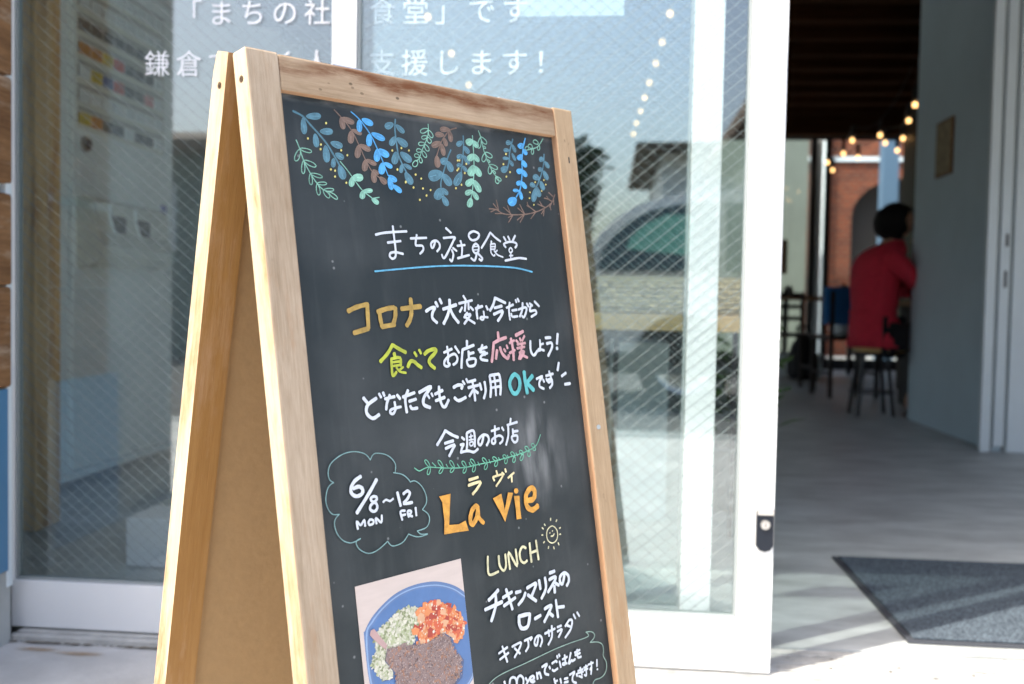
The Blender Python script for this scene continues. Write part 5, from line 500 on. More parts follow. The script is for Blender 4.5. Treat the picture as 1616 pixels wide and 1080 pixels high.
# pull strip and lock on the leading stile
h = MB(); h.box((0.2905, -0.0035, 0.70), (0.3165, 0.0, 1.142), 0.0015); h.build('pull_strip', 'white_paint', front)
h = MB(); h.box((0.2905, -0.006, 0.618), (0.318, 0.0, 0.652), 0.0015); h.build('pull_cap', 'white_paint', front)
lk = MB()
pts = [(0.2865, 0.3035), (0.2865, 0.2400), (0.2925, 0.2315), (0.3020, 0.2285), (0.3115, 0.2315), (0.3172, 0.2400), (0.3172, 0.3035)]
lk.prism([(x, -0.007, z) for x, z in pts], (0, 0.0068, 0)); lko = lk.build('lock', 'lock_black', front)
lk2 = MB(); lk2.prism([(0.3018 + (x - 0.3018) * 1.07, -0.0035, 0.266 + (z - 0.266) * 1.035) for x, z in pts], (0, 0.0032, 0)); lk2.build('lock_rim', 'chrome', lko)
h = MB(); h.box((0.2870, -0.009, 0.2965), (0.3168, -0.0002, 0.3075), 0.0012); h.build('lock_cap', 'steel', lko)
h = MB(); h.cyl((0.3018, -0.0105, 0.2790), (0.3018, -0.0072, 0.2790), 0.0088, 0.0098, n=24); h.build('cylinder_ring', 'chrome', lko)
h = MB(); h.cyl((0.3018, -0.0115, 0.2790), (0.3018, -0.0106, 0.2790), 0.0055, n=20); h.build('cylinder_core', 'steel', lko)
h = MB(); h.box((0.3011, -0.0122, 0.2755), (0.3025, -0.0116, 0.2825)); h.build('keyhole', 'dark', lko)

# window lettering on the fixed panel, stuck on its outer face
def glyphs(text_pos, size, y, name, material, parent, weight=0.0):
    for ch, x, z in text_pos:
        mb = MB()
        cu = bpy.data.curves.new('glyph', 'FONT'); cu.body = ch; cu.size = size; cu.offset = weight; cu.resolution_u = 3
        ob = bpy.data.objects.new('glyph', cu); C.objects.link(ob)
        bpy.context.view_layer.update()
        me = ob.to_mesh(); vs = [v.co.copy() for v in me.vertices]; fs = [list(p.vertices) for p in me.polygons]
        mb.add([(x + v.x, y, z + v.y) for v in vs], fs)
        ob.to_mesh_clear(); bpy.data.objects.remove(ob); bpy.data.curves.remove(cu)
        mb.build(name, material, parent)
PX = 0.0645; X0 = -0.8925 - 0.027
def line(s, start, z): return [(c, X0 + (start + i) * PX, z) for i, c in enumerate(s)]
glyphs(line('「まちの社員食堂」です', 1, 1.2155), 0.054, 0.0588, 'window_letter', 'vinyl_white', rear_pane, 0.0)
glyphs(line('鎌倉で働く人を支援します！', 0, 1.1175), 0.054, 0.0588, 'window_letter', 'vinyl_white', rear_pane, 0.0)
th = MB(); th.box((-0.178, 0.0700, 1.2275), (0.0235, 0.0708, 1.5)); tag(th.build('notice', 'paper', loc=(-0.08, 0.070, 1.23)), 'blank white paper notice stuck high on the wired glass', 'notice')

# ================================================================== A-FRAME CHALKBOARD SIGN
TL = Vector((-0.3256, -0.9837, 0.9044)); b1 = Vector((0.6213, 0.7833, 0.0211)).normalized(); b2 = Vector((0.1352, -0.0806, -0.9875)); b2 = (b2 - b1 * b1.dot(b2)).normalized(); b3 = b1.cross(b2)
T = Matrix.Identity(4)
for i, a in enumerate((b1, b3, -b2)):
    for j in range(3): T[j][i] = a[j]
T.translation = TL                       # local x = across, y = back, z = up (0 at the top edge)
A2 = math.atan(0.3944)
T2 = T @ Matrix.Translation((0, 0.0278, 0.0035)) @ Matrix.Rotation(A2, 4, 'X')   # rear frame leans the other way
Wd, Hh, Tk, St = 0.450, 0.925, 0.0225, 0.0343
sign = thing('chalkboard_sign', 'wooden A-frame pavement sign with a hand-lettered blackboard in front of the glass', 'chalkboard sign', (-0.05, -0.70, -0.012))
FM = {(0, -1): 1, (0, 1): 1, (1, -1): 0, (1, 1): 2}
def timber(a, b_, name, Tm, mats=('frame_weathered', 'frame_side', 'frame_inner', 'lip'), fm=None, axis=2, bevel=0.0022):
    h = MB(Tm); h.box(a, b_, bevel, 0, axis, fm or FM); return h.build(name, list(mats), sign)
# front frame
st_front = timber((0, 0, -Hh), (St, Tk, 0), 'stile', T, fm={(0, -1): 1, (0, 1): 3, (1, -1): 0, (1, 1): 2, (2, 1): 1})
timber((0.4163, 0, -Hh), (Wd, Tk, 0.0004), 'stile', T, ('frame_warm', 'frame_side', 'frame_inner', 'lip'), fm={(0, -1): 3, (0, 1): 1, (1, -1): 0, (1, 1): 2, (2, 1): 1})
def rail(z0, z1):
    h = MB(T); h.box((St + 0.0002, 0.0006, z0), (0.4161, Tk - 0.0006, z1), 0.0022, 0, 0, {(2, -1): 1, (2, 1): 2, (1, -1): 0, (1, 1): 2}); return h.build('rail', ['rail_weathered', 'lip', 'frame_side'], sign)
rail(-0.0352, -0.0008); rail(-Hh + 0.001, -Hh + 0.036)
# dowel holes in the side faces: short dark plugs sunk in a ring
def plug(Tm, y, z, target):
    k = MB(Tm); k.cyl((-0.004, y, z), (0.009, y, z), 0.0036, n=20, smooth=False); cut = k.build('cut', 'dowel_brown', sign)
    md = target.modifiers.new('b', 'BOOLEAN'); md.operation = 'DIFFERENCE'; md.object = cut; md.solver = 'EXACT'
    bpy.context.view_layer.update()
    me = bpy.data.meshes.new_from_object(target.evaluated_get(bpy.context.evaluated_depsgraph_get())); target.modifiers.clear(); target.data = me
    if 'gc' in me.attributes: me.attributes.remove(me.attributes['gc'])
    at = me.attributes.new('gc', 'FLOAT_VECTOR', 'POINT'); o0 = parent_world(sign); Ti = Tm.inverted()
    at.data.foreach_set('vector', [c for v in me.vertices for c in (lambda q: (q.x, q.y, q.z + 17 + z * 60))(Ti @ (v.co + o0))])
    bpy.data.objects.remove(cut)
    h = MB(Tm); h.cyl((0.0055, y, z), (0.0088, y, z), 0.00355, n=20); h.build('dowel', 'dowel_brown', sign)
mat('dowel_brown', (0.20, 0.085, 0.03), 0.8)
plug(T, 0.0112, -0.0275, st_front)
bd_ = MB(T); bd_.box((St - 0.004, 0.008, -Hh + 0.030), (0.4203, 0.0115, -0.031)); 
bd_.gc = [(p[0], 0, -p[2]) for p in [(T.inverted() @ v) for v in bd_.v]]
board = bd_.build('blackboard', 'blackboard', sign)
h = MB(T); h.box((St - 0.003, 0.0118, -Hh + 0.031), (0.4193, 0.0150, -0.032)); h.build('backing_panel', 'mdf', sign)
# rear frame
RF = {(0, -1): 1, (0, 1): 2, (1, -1): 2, (1, 1): 0, (2, 1): 1}
h = MB(T2)      # left rear stile has a sawn-off top corner
prof = [(0, -Hh), (0.0234, -Hh), (0.0234, -0.020), (0.0205, -0.0035), (0.0185, -0.0005), (0, -0.0005)]
n = len(prof); vs = [(0, y, z) for y, z in prof] + [(St, y, z) for y, z in prof]
gcv = [(x, y, z + 31) for x, y, z in vs]
fs = [list(range(n)), list(range(n, 2 * n))[::-1]] + [[i, n + i, n + (i + 1) % n, (i + 1) % n] for i in range(n)]
h.add(vs, fs, [1, 2, 1, 0, 1, 1, 1, 2], gcv); st_rear = h.build('stile', ['frame_weathered', 'frame_side', 'frame_inner'], sign)
timber((0.4163, 0, -Hh), (Wd, 0.0234, -0.0005), 'stile', T2, ('frame_weathered', 'frame_side', 'frame_inner'), RF)
for z0, z1 in ((-0.0365, -0.002), (-Hh + 0.001, -Hh + 0.036)):
    h = MB(T2); h.box((St + 0.0002, 0.0006, z0), (0.4161, 0.0228, z1), 0.002, 0, 0); h.build('rail', 'frame_inner', sign)
plug(T2, 0.0100, -0.0315, st_rear)
h = MB(T2); h.box((St - 0.003, 0.0085, -Hh + 0.030), (0.4193, 0.0125, -0.031)); h.build('backing_panel', 'mdf', sign)
h = MB(T2); h.box((St - 0.002, 0.0128, -Hh + 0.031), (0.4183, 0.0155, -0.032)); h.build('blackboard', 'blackboard', sign)
for x in (0.10, 0.33):                    # butterfly hinges over the top
    h = MB(T); h.box((x, 0.006, 0.0006), (x + 0.035, 0.0215, 0.0020)); h.cyl((x, 0.0255, 0.003), (x + 0.035, 0.0255, 0.003), 0.0022, n=10); h.build('hinge', 'steel', sign)
h = MB(T); h.cyl((0.4320, -0.0010, -0.3850), (0.4325, 0.0006, -0.3850), 0.0028, n=14); h.build('screw', 'steel', sign)
h = MB(T); h.box((0.4335, -0.0006, -0.0665), (0.4352, 0.0005, -0.0590), 0.0003); h.build('staple', 'black_metal', sign)

# chalk pen work: thin raised ribbons on the board face
FACE = 0.008
def smooth(pts, closed=False):
    if len(pts) < 3: 
        a, b_ = pts[0], pts[-1]; return [a, ((a[0] + b_[0]) / 2, (a[1] + b_[1]) / 2), b_]
    P_ = [pts[0]] + pts + [pts[-1]]; out = []
    if closed: P_ = [pts[-2]] + pts + [pts[1]]
    for i in range(1, len(P_) - 2):
        p0, p1, p2, p3 = P_[i - 1:i + 3]
        k = 4
        for j in range(k):
            u = j / k; out.append(tuple(0.5 * ((2 * p1[q]) + (-p0[q] + p2[q]) * u + (2 * p0[q] - 5 * p1[q] + 4 * p2[q] - p3[q]) * u * u + (-p0[q] + 3 * p1[q] - 3 * p2[q] + p3[q]) * u ** 3) for q in (0, 1)))
    out.append(tuple(pts[-1])); return out
lift = [0.00010]
def ribbon(mb, pts, w):
    closed = len(pts) > 3 and abs(pts[0][0] - pts[-1][0]) < .05 and abs(pts[0][1] - pts[-1][1]) < .05
    pts = smooth([tuple(p) for p in pts], closed); q = []
    for p in pts:
        if not q or math.hypot(p[0] - q[-1][0], p[1] - q[-1][1]) > 0.12: q.append(p)
    if len(q) < 2: return
    n = len(q); r = w / 2; vs = []; base = lift[0]; lift[0] += 0.0000022
    dirs = []
    for i in range(n):
        a = q[max(0, i - 1)]; c = q[min(n - 1, i + 1)]; d = math.hypot(c[0] - a[0], c[1] - a[1]) or 1; dirs.append(((c[0] - a[0]) / d, (c[1] - a[1]) / d))
    # round caps by extra narrowing cross sections
    secs = []
    d0 = dirs[0]; dn = dirs[-1]
    for s_ in (0.98, 0.8, 0.45): secs.append(((q[0][0] - d0[0] * r * s_ * .7, q[0][1] - d0[1] * r * s_ * .7), d0, r * math.sqrt(1 - s_ * s_)))
    for i in range(n):
        rr = r * (1 + 0.07 * math.sin(i * 1.7 + q[0][0])); secs.append((q[i], dirs[i], rr))
    for s_ in (0.45, 0.8, 0.98): secs.append(((q[-1][0] + dn[0] * r * s_ * .7, q[-1][1] + dn[1] * r * s_ * .7), dn, r * math.sqrt(1 - s_ * s_)))
    for i, (p, d, rr) in enumerate(secs):
        y = FACE - base - i * 0.0000007
        for s_ in (-1, 1): vs.append(((p[0] - d[1] * rr * s_) / 1000, y, -(p[1] + d[0] * rr * s_) / 1000))
    mb.add(vs, [[2 * i, 2 * i + 1, 2 * i + 3, 2 * i + 2] for i in range(len(secs) - 1)])
def patch(mb, pts, k=None):
    base = lift[0]; lift[0] += 0.0000022; n = len(pts)
    mb.add([(p[0] / 1000, FACE - base, -p[1] / 1000) for p in pts], [list(range(n))])
def parse(s): return [tuple(map(float, q.split(','))) for q in s.split()]
for nm, lab, colr, data in CHALK:
    mb = MB(T)
    for it in data.split('|'):
        k, pts = it.split(':'); pts = parse(pts); f0 = len(mb.f)
        if k == 'p':
            patch(mb, pts)
            if nm == 'garland_drawing' and colr in ('tealblue', 'mint', 'brown', 'brightblue'):
                f1 = len(mb.f); ribbon(mb, pts + [pts[0]], 0.32)
                tip = pts[len(pts) // 2]; bs = pts[0]
                ribbon(mb, [(bs[0] + (tip[0] - bs[0]) * u, bs[1] + (tip[1] - bs[1]) * u) for u in (0.45, 0.7, 0.9)], 0.7)
                mb.m[f1:] = [1] * (len(mb.f) - f1)
        else: ribbon(mb, pts, float(k[1:]))
    o = mb.build(nm, ['chalk_' + colr, 'chalk_' + colr + '_rim'], board)
    if lab: o['label'] = lab

# printed photograph of the dish, stuck on the board
CW = 0.1335; ca = thing('menu_photo', 'printed photo of a blue plate with rice, tomato stew and grilled meat on the blackboard', 'photo print', T @ Vector((0.13, 0.007, -0.67)))
U0, U1, V0, V1 = 65.6, 199.2, 495.6, 668.0
h = MB(T); h.box((U0 / 1000, FACE - 0.00075, -V1 / 1000), (U1 / 1000, FACE - 0.0004, -V0 / 1000)); h.build('paper', 'photo_table', ca)
mat('photo_table', (0.52, 0.44, 0.40), 0.35, noise=(22, 0.05), scale=(1, 1, 6))
for k, c in dict(pb_rim=(0.085, 0.155, 0.31), pb_light=(0.20, 0.31, 0.50), pb_in=(0.06, 0.145, 0.33), rice1=(0.50, 0.50, 0.38), rice2=(0.38, 0.42, 0.25), rice3=(0.60, 0.58, 0.48), rice4=(0.22, 0.25, 0.13), tom1=(0.52, 0.09, 0.035), tom2=(0.58, 0.20, 0.07), tom3=(0.58, 0.33, 0.19), tom4=(0.34, 0.035, 0.02),
                meat1=(0.235, 0.165, 0.155), meat2=(0.055, 0.04, 0.055), meat3=(0.42, 0.35, 0.34), meat4=(0.32, 0.16, 0.10), bone=(0.40, 0.26, 0.25), dish_shade=(0.05, 0.09, 0.20)).items():
    mat('print_' + k, c, 0.3, noise=(60, 0.10))
def clip(pts):
    return [(min(max(p[0], U0 + .1), U1 - .1), min(max(p[1], V0 + .1), V1 - .1)) for p in pts]
def inside(p, poly):
    r = False; n = len(poly)
    for i in range(n):
        (x1, y1), (x2, y2) = poly[i], poly[i - 1]
        if (y1 > p[1]) != (y2 > p[1]) and p[0] < (x2 - x1) * (p[1] - y1) / (y2 - y1) + x1: r = not r
    return r
CP = {k: parse(v) for k, v in CARD.items()}
lift[0] = 0.00080
pl = MB(T)
def flat(poly, mi, rise=0.000004):
    lift[0] += rise; pts = clip(poly); pl.add([(p[0] / 1000, FACE - lift[0], -p[1] / 1000) for p in pts], [list(range(len(pts)))], mi)
names = ['pb_rim', 'pb_light', 'pb_in', 'rice1', 'rice2', 'rice3', 'rice4', 'tom1', 'tom2', 'tom3', 'tom4', 'meat1', 'meat2', 'meat3', 'meat4', 'bone', 'dish_shade']
ID = {k: i for i, k in enumerate(names)}
def sm(poly):
    return smooth(poly + [poly[0]], True)[:-1]
flat(sm(CP['plate']), ID['pb_rim']); 
mid = [((a[0] * .4 + b_[0] * .6), (a[1] * .4 + b_[1] * .6)) for a, b_ in zip(CP['plate'], CP['plate_in'])] if len(CP['plate']) == len(CP['plate_in']) else CP['plate_in']
cxp = sum(p[0] for p in CP['plate_in']) / len(CP['plate_in']); cyp = sum(p[1] for p in CP['plate_in']) / len(CP['plate_in'])
grow = lambda poly, s: [(cxp + (p[0] - cxp) * s, cyp + (p[1] - cyp) * s) for p in poly]
flat(sm(grow(CP['plate_in'], 1.035)), ID['pb_light']); flat(sm(grow(CP['plate_in'], 1.01)), ID['pb_rim']); flat(sm(grow(CP['plate_in'], 0.98)), ID['pb_in'])
def blobs(poly, cnt, r0, r1, cols, el=1.0):
    xs = [p[0] for p in poly]; ys = [p[1] for p in poly]; k = 0
    while k < cnt:
        p = (random.uniform(min(xs), max(xs)), random.uniform(min(ys), max(ys)))
        if not inside(p, poly): continue
        k += 1; r = random.uniform(r0, r1); a0 = random.uniform(0, 6.28); n = random.choice((5, 6, 7)); e = random.uniform(.5, 1) * el
        q = []
        for i in range(n):
            a = 6.283 * i / n; rr = r * random.uniform(.75, 1.2); x, y = rr * math.cos(a), rr * math.sin(a) * e
            q.append((p[0] + x * math.cos(a0) - y * math.sin(a0), p[1] + x * math.sin(a0) + y * math.cos(a0)))
        flat(q, ID[random.choice(cols)], 0.0000006)
shr = lambda poly, s: [(sum(q_[0] for q_ in poly) / len(poly) + (p[0] - sum(q_[0] for q_ in poly) / len(poly)) * s, sum(q_[1] for q_ in poly) / len(poly) + (p[1] - sum(q_[1] for q_ in poly) / len(poly)) * s) for p in poly]
flat(shr([(p[0] + 1.2, p[1] + 1.5) for p in CP['rice']], 1.0), ID['dish_shade']); flat(shr([(p[0] + 1.5, p[1] + 1.5) for p in CP['tomato']], 1.0), ID['dish_shade'])
flat(shr(CP['rice'], .95), ID['rice2']); blobs(CP['rice'], 900, 0.9, 2.0, ['rice1', 'rice1', 'rice3', 'rice3', 'rice2', 'rice4'])
flat(shr(CP['tomato'], .95), ID['tom1']); blobs(CP['tomato'], 190, 2.0, 5.5, ['tom1', 'tom2', 'tom2', 'tom3', 'tom4']); blobs(CP['tomato'], 120, 0.6, 1.6, ['tom3', 'rice3', 'tom1'])
flat(CP['bone'], ID['bone']); flat([(p[0] + 1.6, p[1] + 1.2) for p in CP['meat']], ID['dish_shade']); flat(shr(CP['meat'], .96), ID['meat1']); blobs(CP['meat'], 300, 1.5, 4.0, ['meat1', 'meat4', 'meat1'], 0.45); blobs(CP['meat'], 2200, 0.3, 1.0, ['meat1', 'meat2', 'meat2', 'meat3', 'meat3', 'meat4'], 0.5)
pl.build('printed_dish', ['print_' + k for k in names], ca)

# ================================================================== INSIDE, BEHIND THE LEFT PANE
th = MB(); th.box((-1.76, 0.80, 0.004), (-1.590, 0.93, 2.80), 0.004); tag(th.build('timber_post', 'post_wood', loc=(-1.68, 0.9, 0.004)), 'square timber post standing indoors behind the left end of the glass', 'post')
mc = thing('ticket_machine', 'tall white meal ticket machine with rows of coloured buttons behind the glass', 'ticket machine', (-2.1, 1.75, 0.004))
h = MB(); h.box((-2.40, 1.32, 0.035), (-1.825, 2.19, 1.87), 0.015); h.build('cabinet', 'machine_side', mc)
h = MB(); h.box((-2.36, 1.36, 0.004), (-1.90, 2.15, 0.034)); h.build('plinth', 'dark', mc)
h = MB(); h.box((-1.8245, 1.385, 0.075), (-1.806, 2.165, 1.80), 0.006); mdoor = h.build('door', 'machine_white', mc)
h = MB(); h.box((-1.8245, 1.335, 0.037), (-1.810, 2.18, 0.068), 0.004); h.build('kick_plate', 'machine_side', mc)
h = MB(); h.box((-1.8055, 1.405, 1.245), (-1.8035, 2.075, 1.78)); bp_ = h.build('button_panel', 'machine_cream', mc)
rows = [1.262, 1.340, 1.420, 1.500, 1.580, 1.660, 1.735]
special = {(0, 0): 'button_yellow', (0, 1): 'button_orange', (2, 1): 'button_yellow', (2, 2): 'button_blue', (2, 3): 'button_red', (3, 0): 'button_orange', (3, 1): 'button_orange', (3, 2): 'button_yellow', (3, 3): 'button_red', (2, 6): 'button_pink'}
mesh_cache = {}
for ri, z in enumerate(rows):
    for ci in range(8):
        y = 1.416 + ci * 0.081
        k = special.get((ri, ci), 'button_dark' if (ri, ci) in ((0, 2), (0, 3), (0, 5), (0, 6), (2, 4), (2, 5), (3, 4), (3, 5), (3, 6), (4, 0), (4, 1), (4, 2), (4, 3), (4, 4), (4, 5), (4, 6)) else 'button_white')
        if k not in mesh_cache:
            q = MB(); q.box((0, 0, 0), (0.006, 0.070, 0.040), 0.002); tmp = q.build('button', k, loc=(0, 0, 0)); mesh_cache[k] = tmp.data; bpy.data.objects.remove(tmp)
        o = bpy.data.objects.new('button', mesh_cache[k]); C.objects.link(o); o.parent = mc; o.location = Vector((-1.8034, y, z)) - mc.location
    q = MB(); q.box((-1.8035, 1.408, z + 0.048), (-1.8005, 2.07, z + 0.056)); q.build('price_strip', 'gasket', mc)
    for ci in range(9):
        if ri in (1, 5, 6) or ci in (0, 8):
            q = MB(); q.box((-1.8035, 1.409 + ci * 0.081, z + 0.002), (-1.8000, 1.4135 + ci * 0.081, z + 0.040)); q.build('divider', 'button_dark', mc)
q = MB(); q.cyl((-1.806, 1.462, 1.198), (-1.796, 1.462, 1.198), 0.028, 0.026, n=20); q.build('door_lock', 'chrome', mc)
q = MB(); q.cyl((-1.796, 1.466, 1.198), (-1.790, 1.466, 1.198), 0.017, n=16); q.build('lock_core', 'dark', mc)
q = MB(); q.box((-1.8058, 1.425, 1.050), (-1.8045, 1.535, 1.140)); q.build('notice_plate', 'button_white', mc)
q = MB(); q.box((-1.8058, 2.055, 0.995), (-1.8040, 2.105, 1.045)); q.build('sticker', 'sticker_blue', mc)
# curved cup unit with two dark openings
q = MB(); prof = [(0.0, 1.015), (0.035, 1.015), (0.062, 1.0), (0.068, 0.97)]
prof += [(0.070, 0.90), (0.085, 0.87), (0.098, 0.845), (0.095, 0.815), (0.075, 0.79), (0.03, 0.775), (0.0, 0.775)]
q.prism([(-1.8055 + x, 1.405, z) for x, z in prof], (0, 0.565, 0)); tray = q.build('ticket_tray', 'machine_cream', mc)
for y0 in (1.515, 1.705):
    q = MB(); n = 10
    pts = [(y0, 0.957), (y0 + 0.105, 0.957), (y0 + 0.105, 0.872)]
    pts += [(y0 + 0.105 - 0.10 * math.sin(a), 0.957 - 0.085 * math.cos(a) if False else 0.872 + 0.085 * (1 - math.cos(a))) for a in [math.pi / 2 * i / 6 for i in range(1, 6)]]
    q.prism([(-1.7365, y, z) for y, z in pts], (0.0022, 0, 0)); q.build('opening', 'opening_dark', tray)
    q = MB(); q.tube([(-1.735, y0 - 0.014, 0.995), (-1.735, y0 - 0.012, 0.95), (-1.735, y0 + 0.02, 0.90), (-1.732, y0 + 0.08, 0.862), (-1.73, y0 + 0.12, 0.862)], 0.005, n=6); q.build('opening_rim', 'machine_side', tray)
mat('opening_dark', (0.035, 0.03, 0.022), 0.6)
for o in bpy.data.objects:
    if o.name.startswith('opening') and o.type == 'MESH' and not o.name.startswith('opening_rim'): o.data.materials[0] = MATS['opening_dark']
q = MB(); q.box((-1.175, 0.50, 0.004), (-1.03, 0.66, 0.125), 0.004); tag(q.build('small_box', 'paper', loc=(-1.10, 0.58, 0.004)), 'small pale box on the floor inside, low behind the left pane', 'box')

# ------------------------------------------------------------------ bench with basket behind the right pane
bn = thing('side_table', 'narrow wooden side table with dark metal legs behind the right pane', 'table', (0.25, 0.95, 0.004))
q = MB(); q.box((-0.10, 0.80, 0.610), (0.40, 1.10, 0.655), 0.003, axis=0); q.build('tabletop', 'bench_wood', bn)
for x in (0.026, 0.37):
    for y in (0.83, 1.06):
        q = MB(); q.box((x, y, 0.005), (x + 0.014, y + 0.014, 0.609)); q.build('leg', 'black_metal', bn)
bk = thing('wicker_basket', 'long woven wicker basket standing on the side table', 'basket', (0.25, 0.95, 0.656))
rnd = random.Random(3)
q = MB()
for k in range(6):
    z = 0.662 + k * 0.0135
    pts = []
    x0, x1, y0, y1 = -0.015, 0.385, 0.83, 1.05
    path = []
    for (ax, ay, bx, by) in ((x0, y0, x1, y0), (x1, y0, x1, y1), (x1, y1, x0, y1), (x0, y1, x0, y0)):
        n = max(4, int(math.hypot(bx - ax, by - ay) / 0.022))
        for i in range(n):
            u = i / n; off = 0.006 * (1 if (i + k) % 2 else -1)
            px_, py_ = ax + (bx - ax) * u, ay + (by - ay) * u
            nx, ny = (0, -1) if ay == by == y0 else ((0, 1) if ay == by == y1 else ((1, 0) if ax == x1 else (-1, 0)))
            path.append((px_ + nx * off, py_ + ny * off, z + rnd.uniform(-.0015, .0015)))
    path.append(path[0]); q.tube(path, 0.0062, n=6)
o = q.build('weave', 'basket', bk); o['kind'] = 'stuff'
q = MB(); q.tube([(x0, y0, 0.745), (x1, y0, 0.745), (x1, y1, 0.745), (x0, y1, 0.745), (x0, y0, 0.745)], 0.010, n=8); q.build('rim', 'basket_rim', bk)
mat('basket_rim', (0.50, 0.40, 0.20), 0.6, noise=(60, 0.2)); bpy.data.objects['rim'].data.materials[0] = MATS['basket_rim']
q = MB(); q.box((x0 + .01, y0 + .01, 0.657), (x1 - .01, y1 - .01, 0.662)); q.build('base', 'basket', bk)
q = MB(); q.box((0.04, 0.842, 0.665), (0.36, 1.03, 0.720), 0.01); tag(q.build('folded_cloth', 'white_dull', loc=(0.25, 0.95, 0.665)), 'pale folded cloths lying inside the wicker basket', 'cloth')
q = MB(); q.box((0.02, 1.25, 0.004), (0.20, 1.60, 0.56), 0.004); tag(q.build('low_cabinet', 'cabinet', loc=(0.1, 1.4, 0.004)), 'pale grey cabinet on the floor behind the side table', 'cabinet')
def leaves(mb, c, n, spread, size, rnd, up=0.6, mi=0):
    for i in range(n):
        p = Vector(c) + Vector((rnd.gauss(0, spread[0]), rnd.gauss(0, spread[1]), rnd.gauss(0, spread[2])))
        a = rnd.uniform(0, 6.28); s_ = size * rnd.uniform(.6, 1.3)
        d = Vector((math.cos(a), math.sin(a), rnd.uniform(-.5, up))).normalized(); w = d.cross(Vector((0, 0, 1))).normalized() * s_ * .32
        mb.add([p, p + d * s_ * .5 + w, p + d * s_, p + d * s_ * .5 - w], [[0, 1, 2, 3]], mi)
pt = thing('potted_plant', 'leafy green potted plant on the floor beyond the side table', 'potted plant', (0.46, 1.5, 0.004))
q = MB(); q.lathe([(0.0, 0.006), (0.075, 0.006), (0.095, 0.20), (0.10, 0.20), (0.10, 0.215), (0.085, 0.215), (0.0, 0.19)], (0.46, 1.5, 0), 18); q.build('pot', 'pot', pt)
rr = random.Random(5); q = MB()
for i in range(7):
    a = rr.uniform(0, 6.28); q.tube([(0.46, 1.5, 0.19), (0.46 + .05 * math.cos(a), 1.5 + .05 * math.sin(a), 0.34), (0.46 + .10 * math.cos(a), 1.5 + .10 * math.sin(a), 0.46)], 0.004, n=5)
q.build('stem', 'bark', pt)
q = MB(); leaves(q, (0.46, 1.5, 0.42), 170, (0.06, 0.06, 0.085), 0.075, rr); o = q.build('foliage', 'leaf', pt)

# ------------------------------------------------------------------ entrance: mat
mt = thing('door_mat', 'dark grey speckled entrance mat on the concrete floor inside the open door', 'door mat', (1.1, 0.55, 0.0))
q = MB(); q.box((0.628, 0.206, 0.001), (1.78, 0.894, 0.006), 0.002); q.build('rubber_border', 'mat_rubber', mt)
q = MB(); q.box((0.642, 0.220, 0.0062), (1.766, 0.880, 0.010), 0.002); q.build('carpet', 'mat_carpet', mt)
mat('mat_rubber', (0.055, 0.06, 0.07), 0.5)
mm = mat('mat_carpet', (0.06, 0.075, 0.09), 0.95)
t = mm.node_tree; bb = t.nodes['Principled BSDF']; geo = t.nodes.new('ShaderNodeNewGeometry')
n1 = t.nodes.new('ShaderNodeTexNoise'); n1.inputs['Scale'].default_value = 260; n1.inputs['Detail'].default_value = 3; t.links.new(geo.outputs['Position'], n1.inputs[0])
r1 = t.nodes.new('ShaderNodeValToRGB'); r1.color_ramp.elements[0].position = 0.40; r1.color_ramp.elements[1].position = 0.62
r1.color_ramp.elements[0].color = (0.016, 0.024, 0.036, 1); r1.color_ramp.elements[1].color = (0.12, 0.155, 0.185, 1)
t.links.new(n1.outputs[0], r1.inputs[0]); t.links.new(r1.outputs[0], bb.inputs['Base Color'])
bpp = t.nodes.new('ShaderNodeBump'); bpp.inputs['Strength'].default_value = 0.8; bpp.inputs['Distance'].default_value = 0.004; t.links.new(n1.outputs[0], bpp.inputs['Height']); t.links.new(bpp.outputs[0], bb.inputs['Normal'])
mt.children[0].data.materials[0] = MATS['mat_rubber']; 
for c_ in bpy.data.objects:
    if c_.parent == mt: c_.data.materials[0] = MATS['mat_rubber' if 'rubber' in c_.name else 'mat_carpet']

# ------------------------------------------------------------------ partition wall and its door on the right
pw = thing('partition_wall', 'grey painted partition wall with a small framed notice deep in the entrance', 'wall', (1.92, 3.8, 0.002))
q = MB(); q.box((1.872, 3.12, 0.002), (1.97, 4.47, 2.61)); q.build('wall', 'partition', pw)
pj = thing('partition_door', 'white steel sliding door and jamb with latch plates at the right edge', 'door', (2.1, 3.05, 0.002))
q = MB(); q.box((1.805, 3.085, 0.002), (1.850, 3.118, 2.61), 0.002); q.build('jamb', 'white_dull', pj)
q = MB(); q.box((1.8505, 3.108, 0.002), (1.866, 3.118, 2.61)); q.build('jamb_groove', 'gasket', pj)
q = MB(); q.box((1.866, 3.085, 0.030), (1.912, 3.118, 2.61), 0.002); q.build('stile', 'white_dull', pj)
q = MB(); q.box((1.9125, 3.110, 0.002), (1.928, 3.118, 2.61)); q.build('jamb_groove', 'gasket', pj)
q = MB(); q.box((1.928, 3.085, 0.002), (3.2, 3.118, 2.61), 0.002); q.build('door_leaf', 'white_dull', pj)
for z0, z1, x in ((0.985, 1.045, 1.888), (0.79, 0.87, 1.886)):
    q = MB(); q.box((x, 3.081, z0), (x + 0.013, 3.0846, z1), 0.001); q.build('latch_plate', 'black_metal', pj)
fr_ = thing('framed_notice', 'small framed paper notice hanging on the grey partition wall', 'framed notice', (1.87, 3.93, 1.42))
q = MB(); q.box((1.858, 3.80, 1.425), (1.8715, 4.06, 1.735), 0.002); q.build('frame', 'shelf_wood', fr_)
q = MB(); q.box((1.8565, 3.815, 1.44), (1.8578, 4.045, 1.72)); q.build('paper', 'poster_paper', fr_)
mat('poster_paper', (0.30, 0.24, 0.14), 0.6, noise=(22, 0.5))
for c_ in bpy.data.objects:
    if c_.parent == fr_ and c_.name.startswith('paper'): c_.data.materials[0] = MATS['poster_paper']

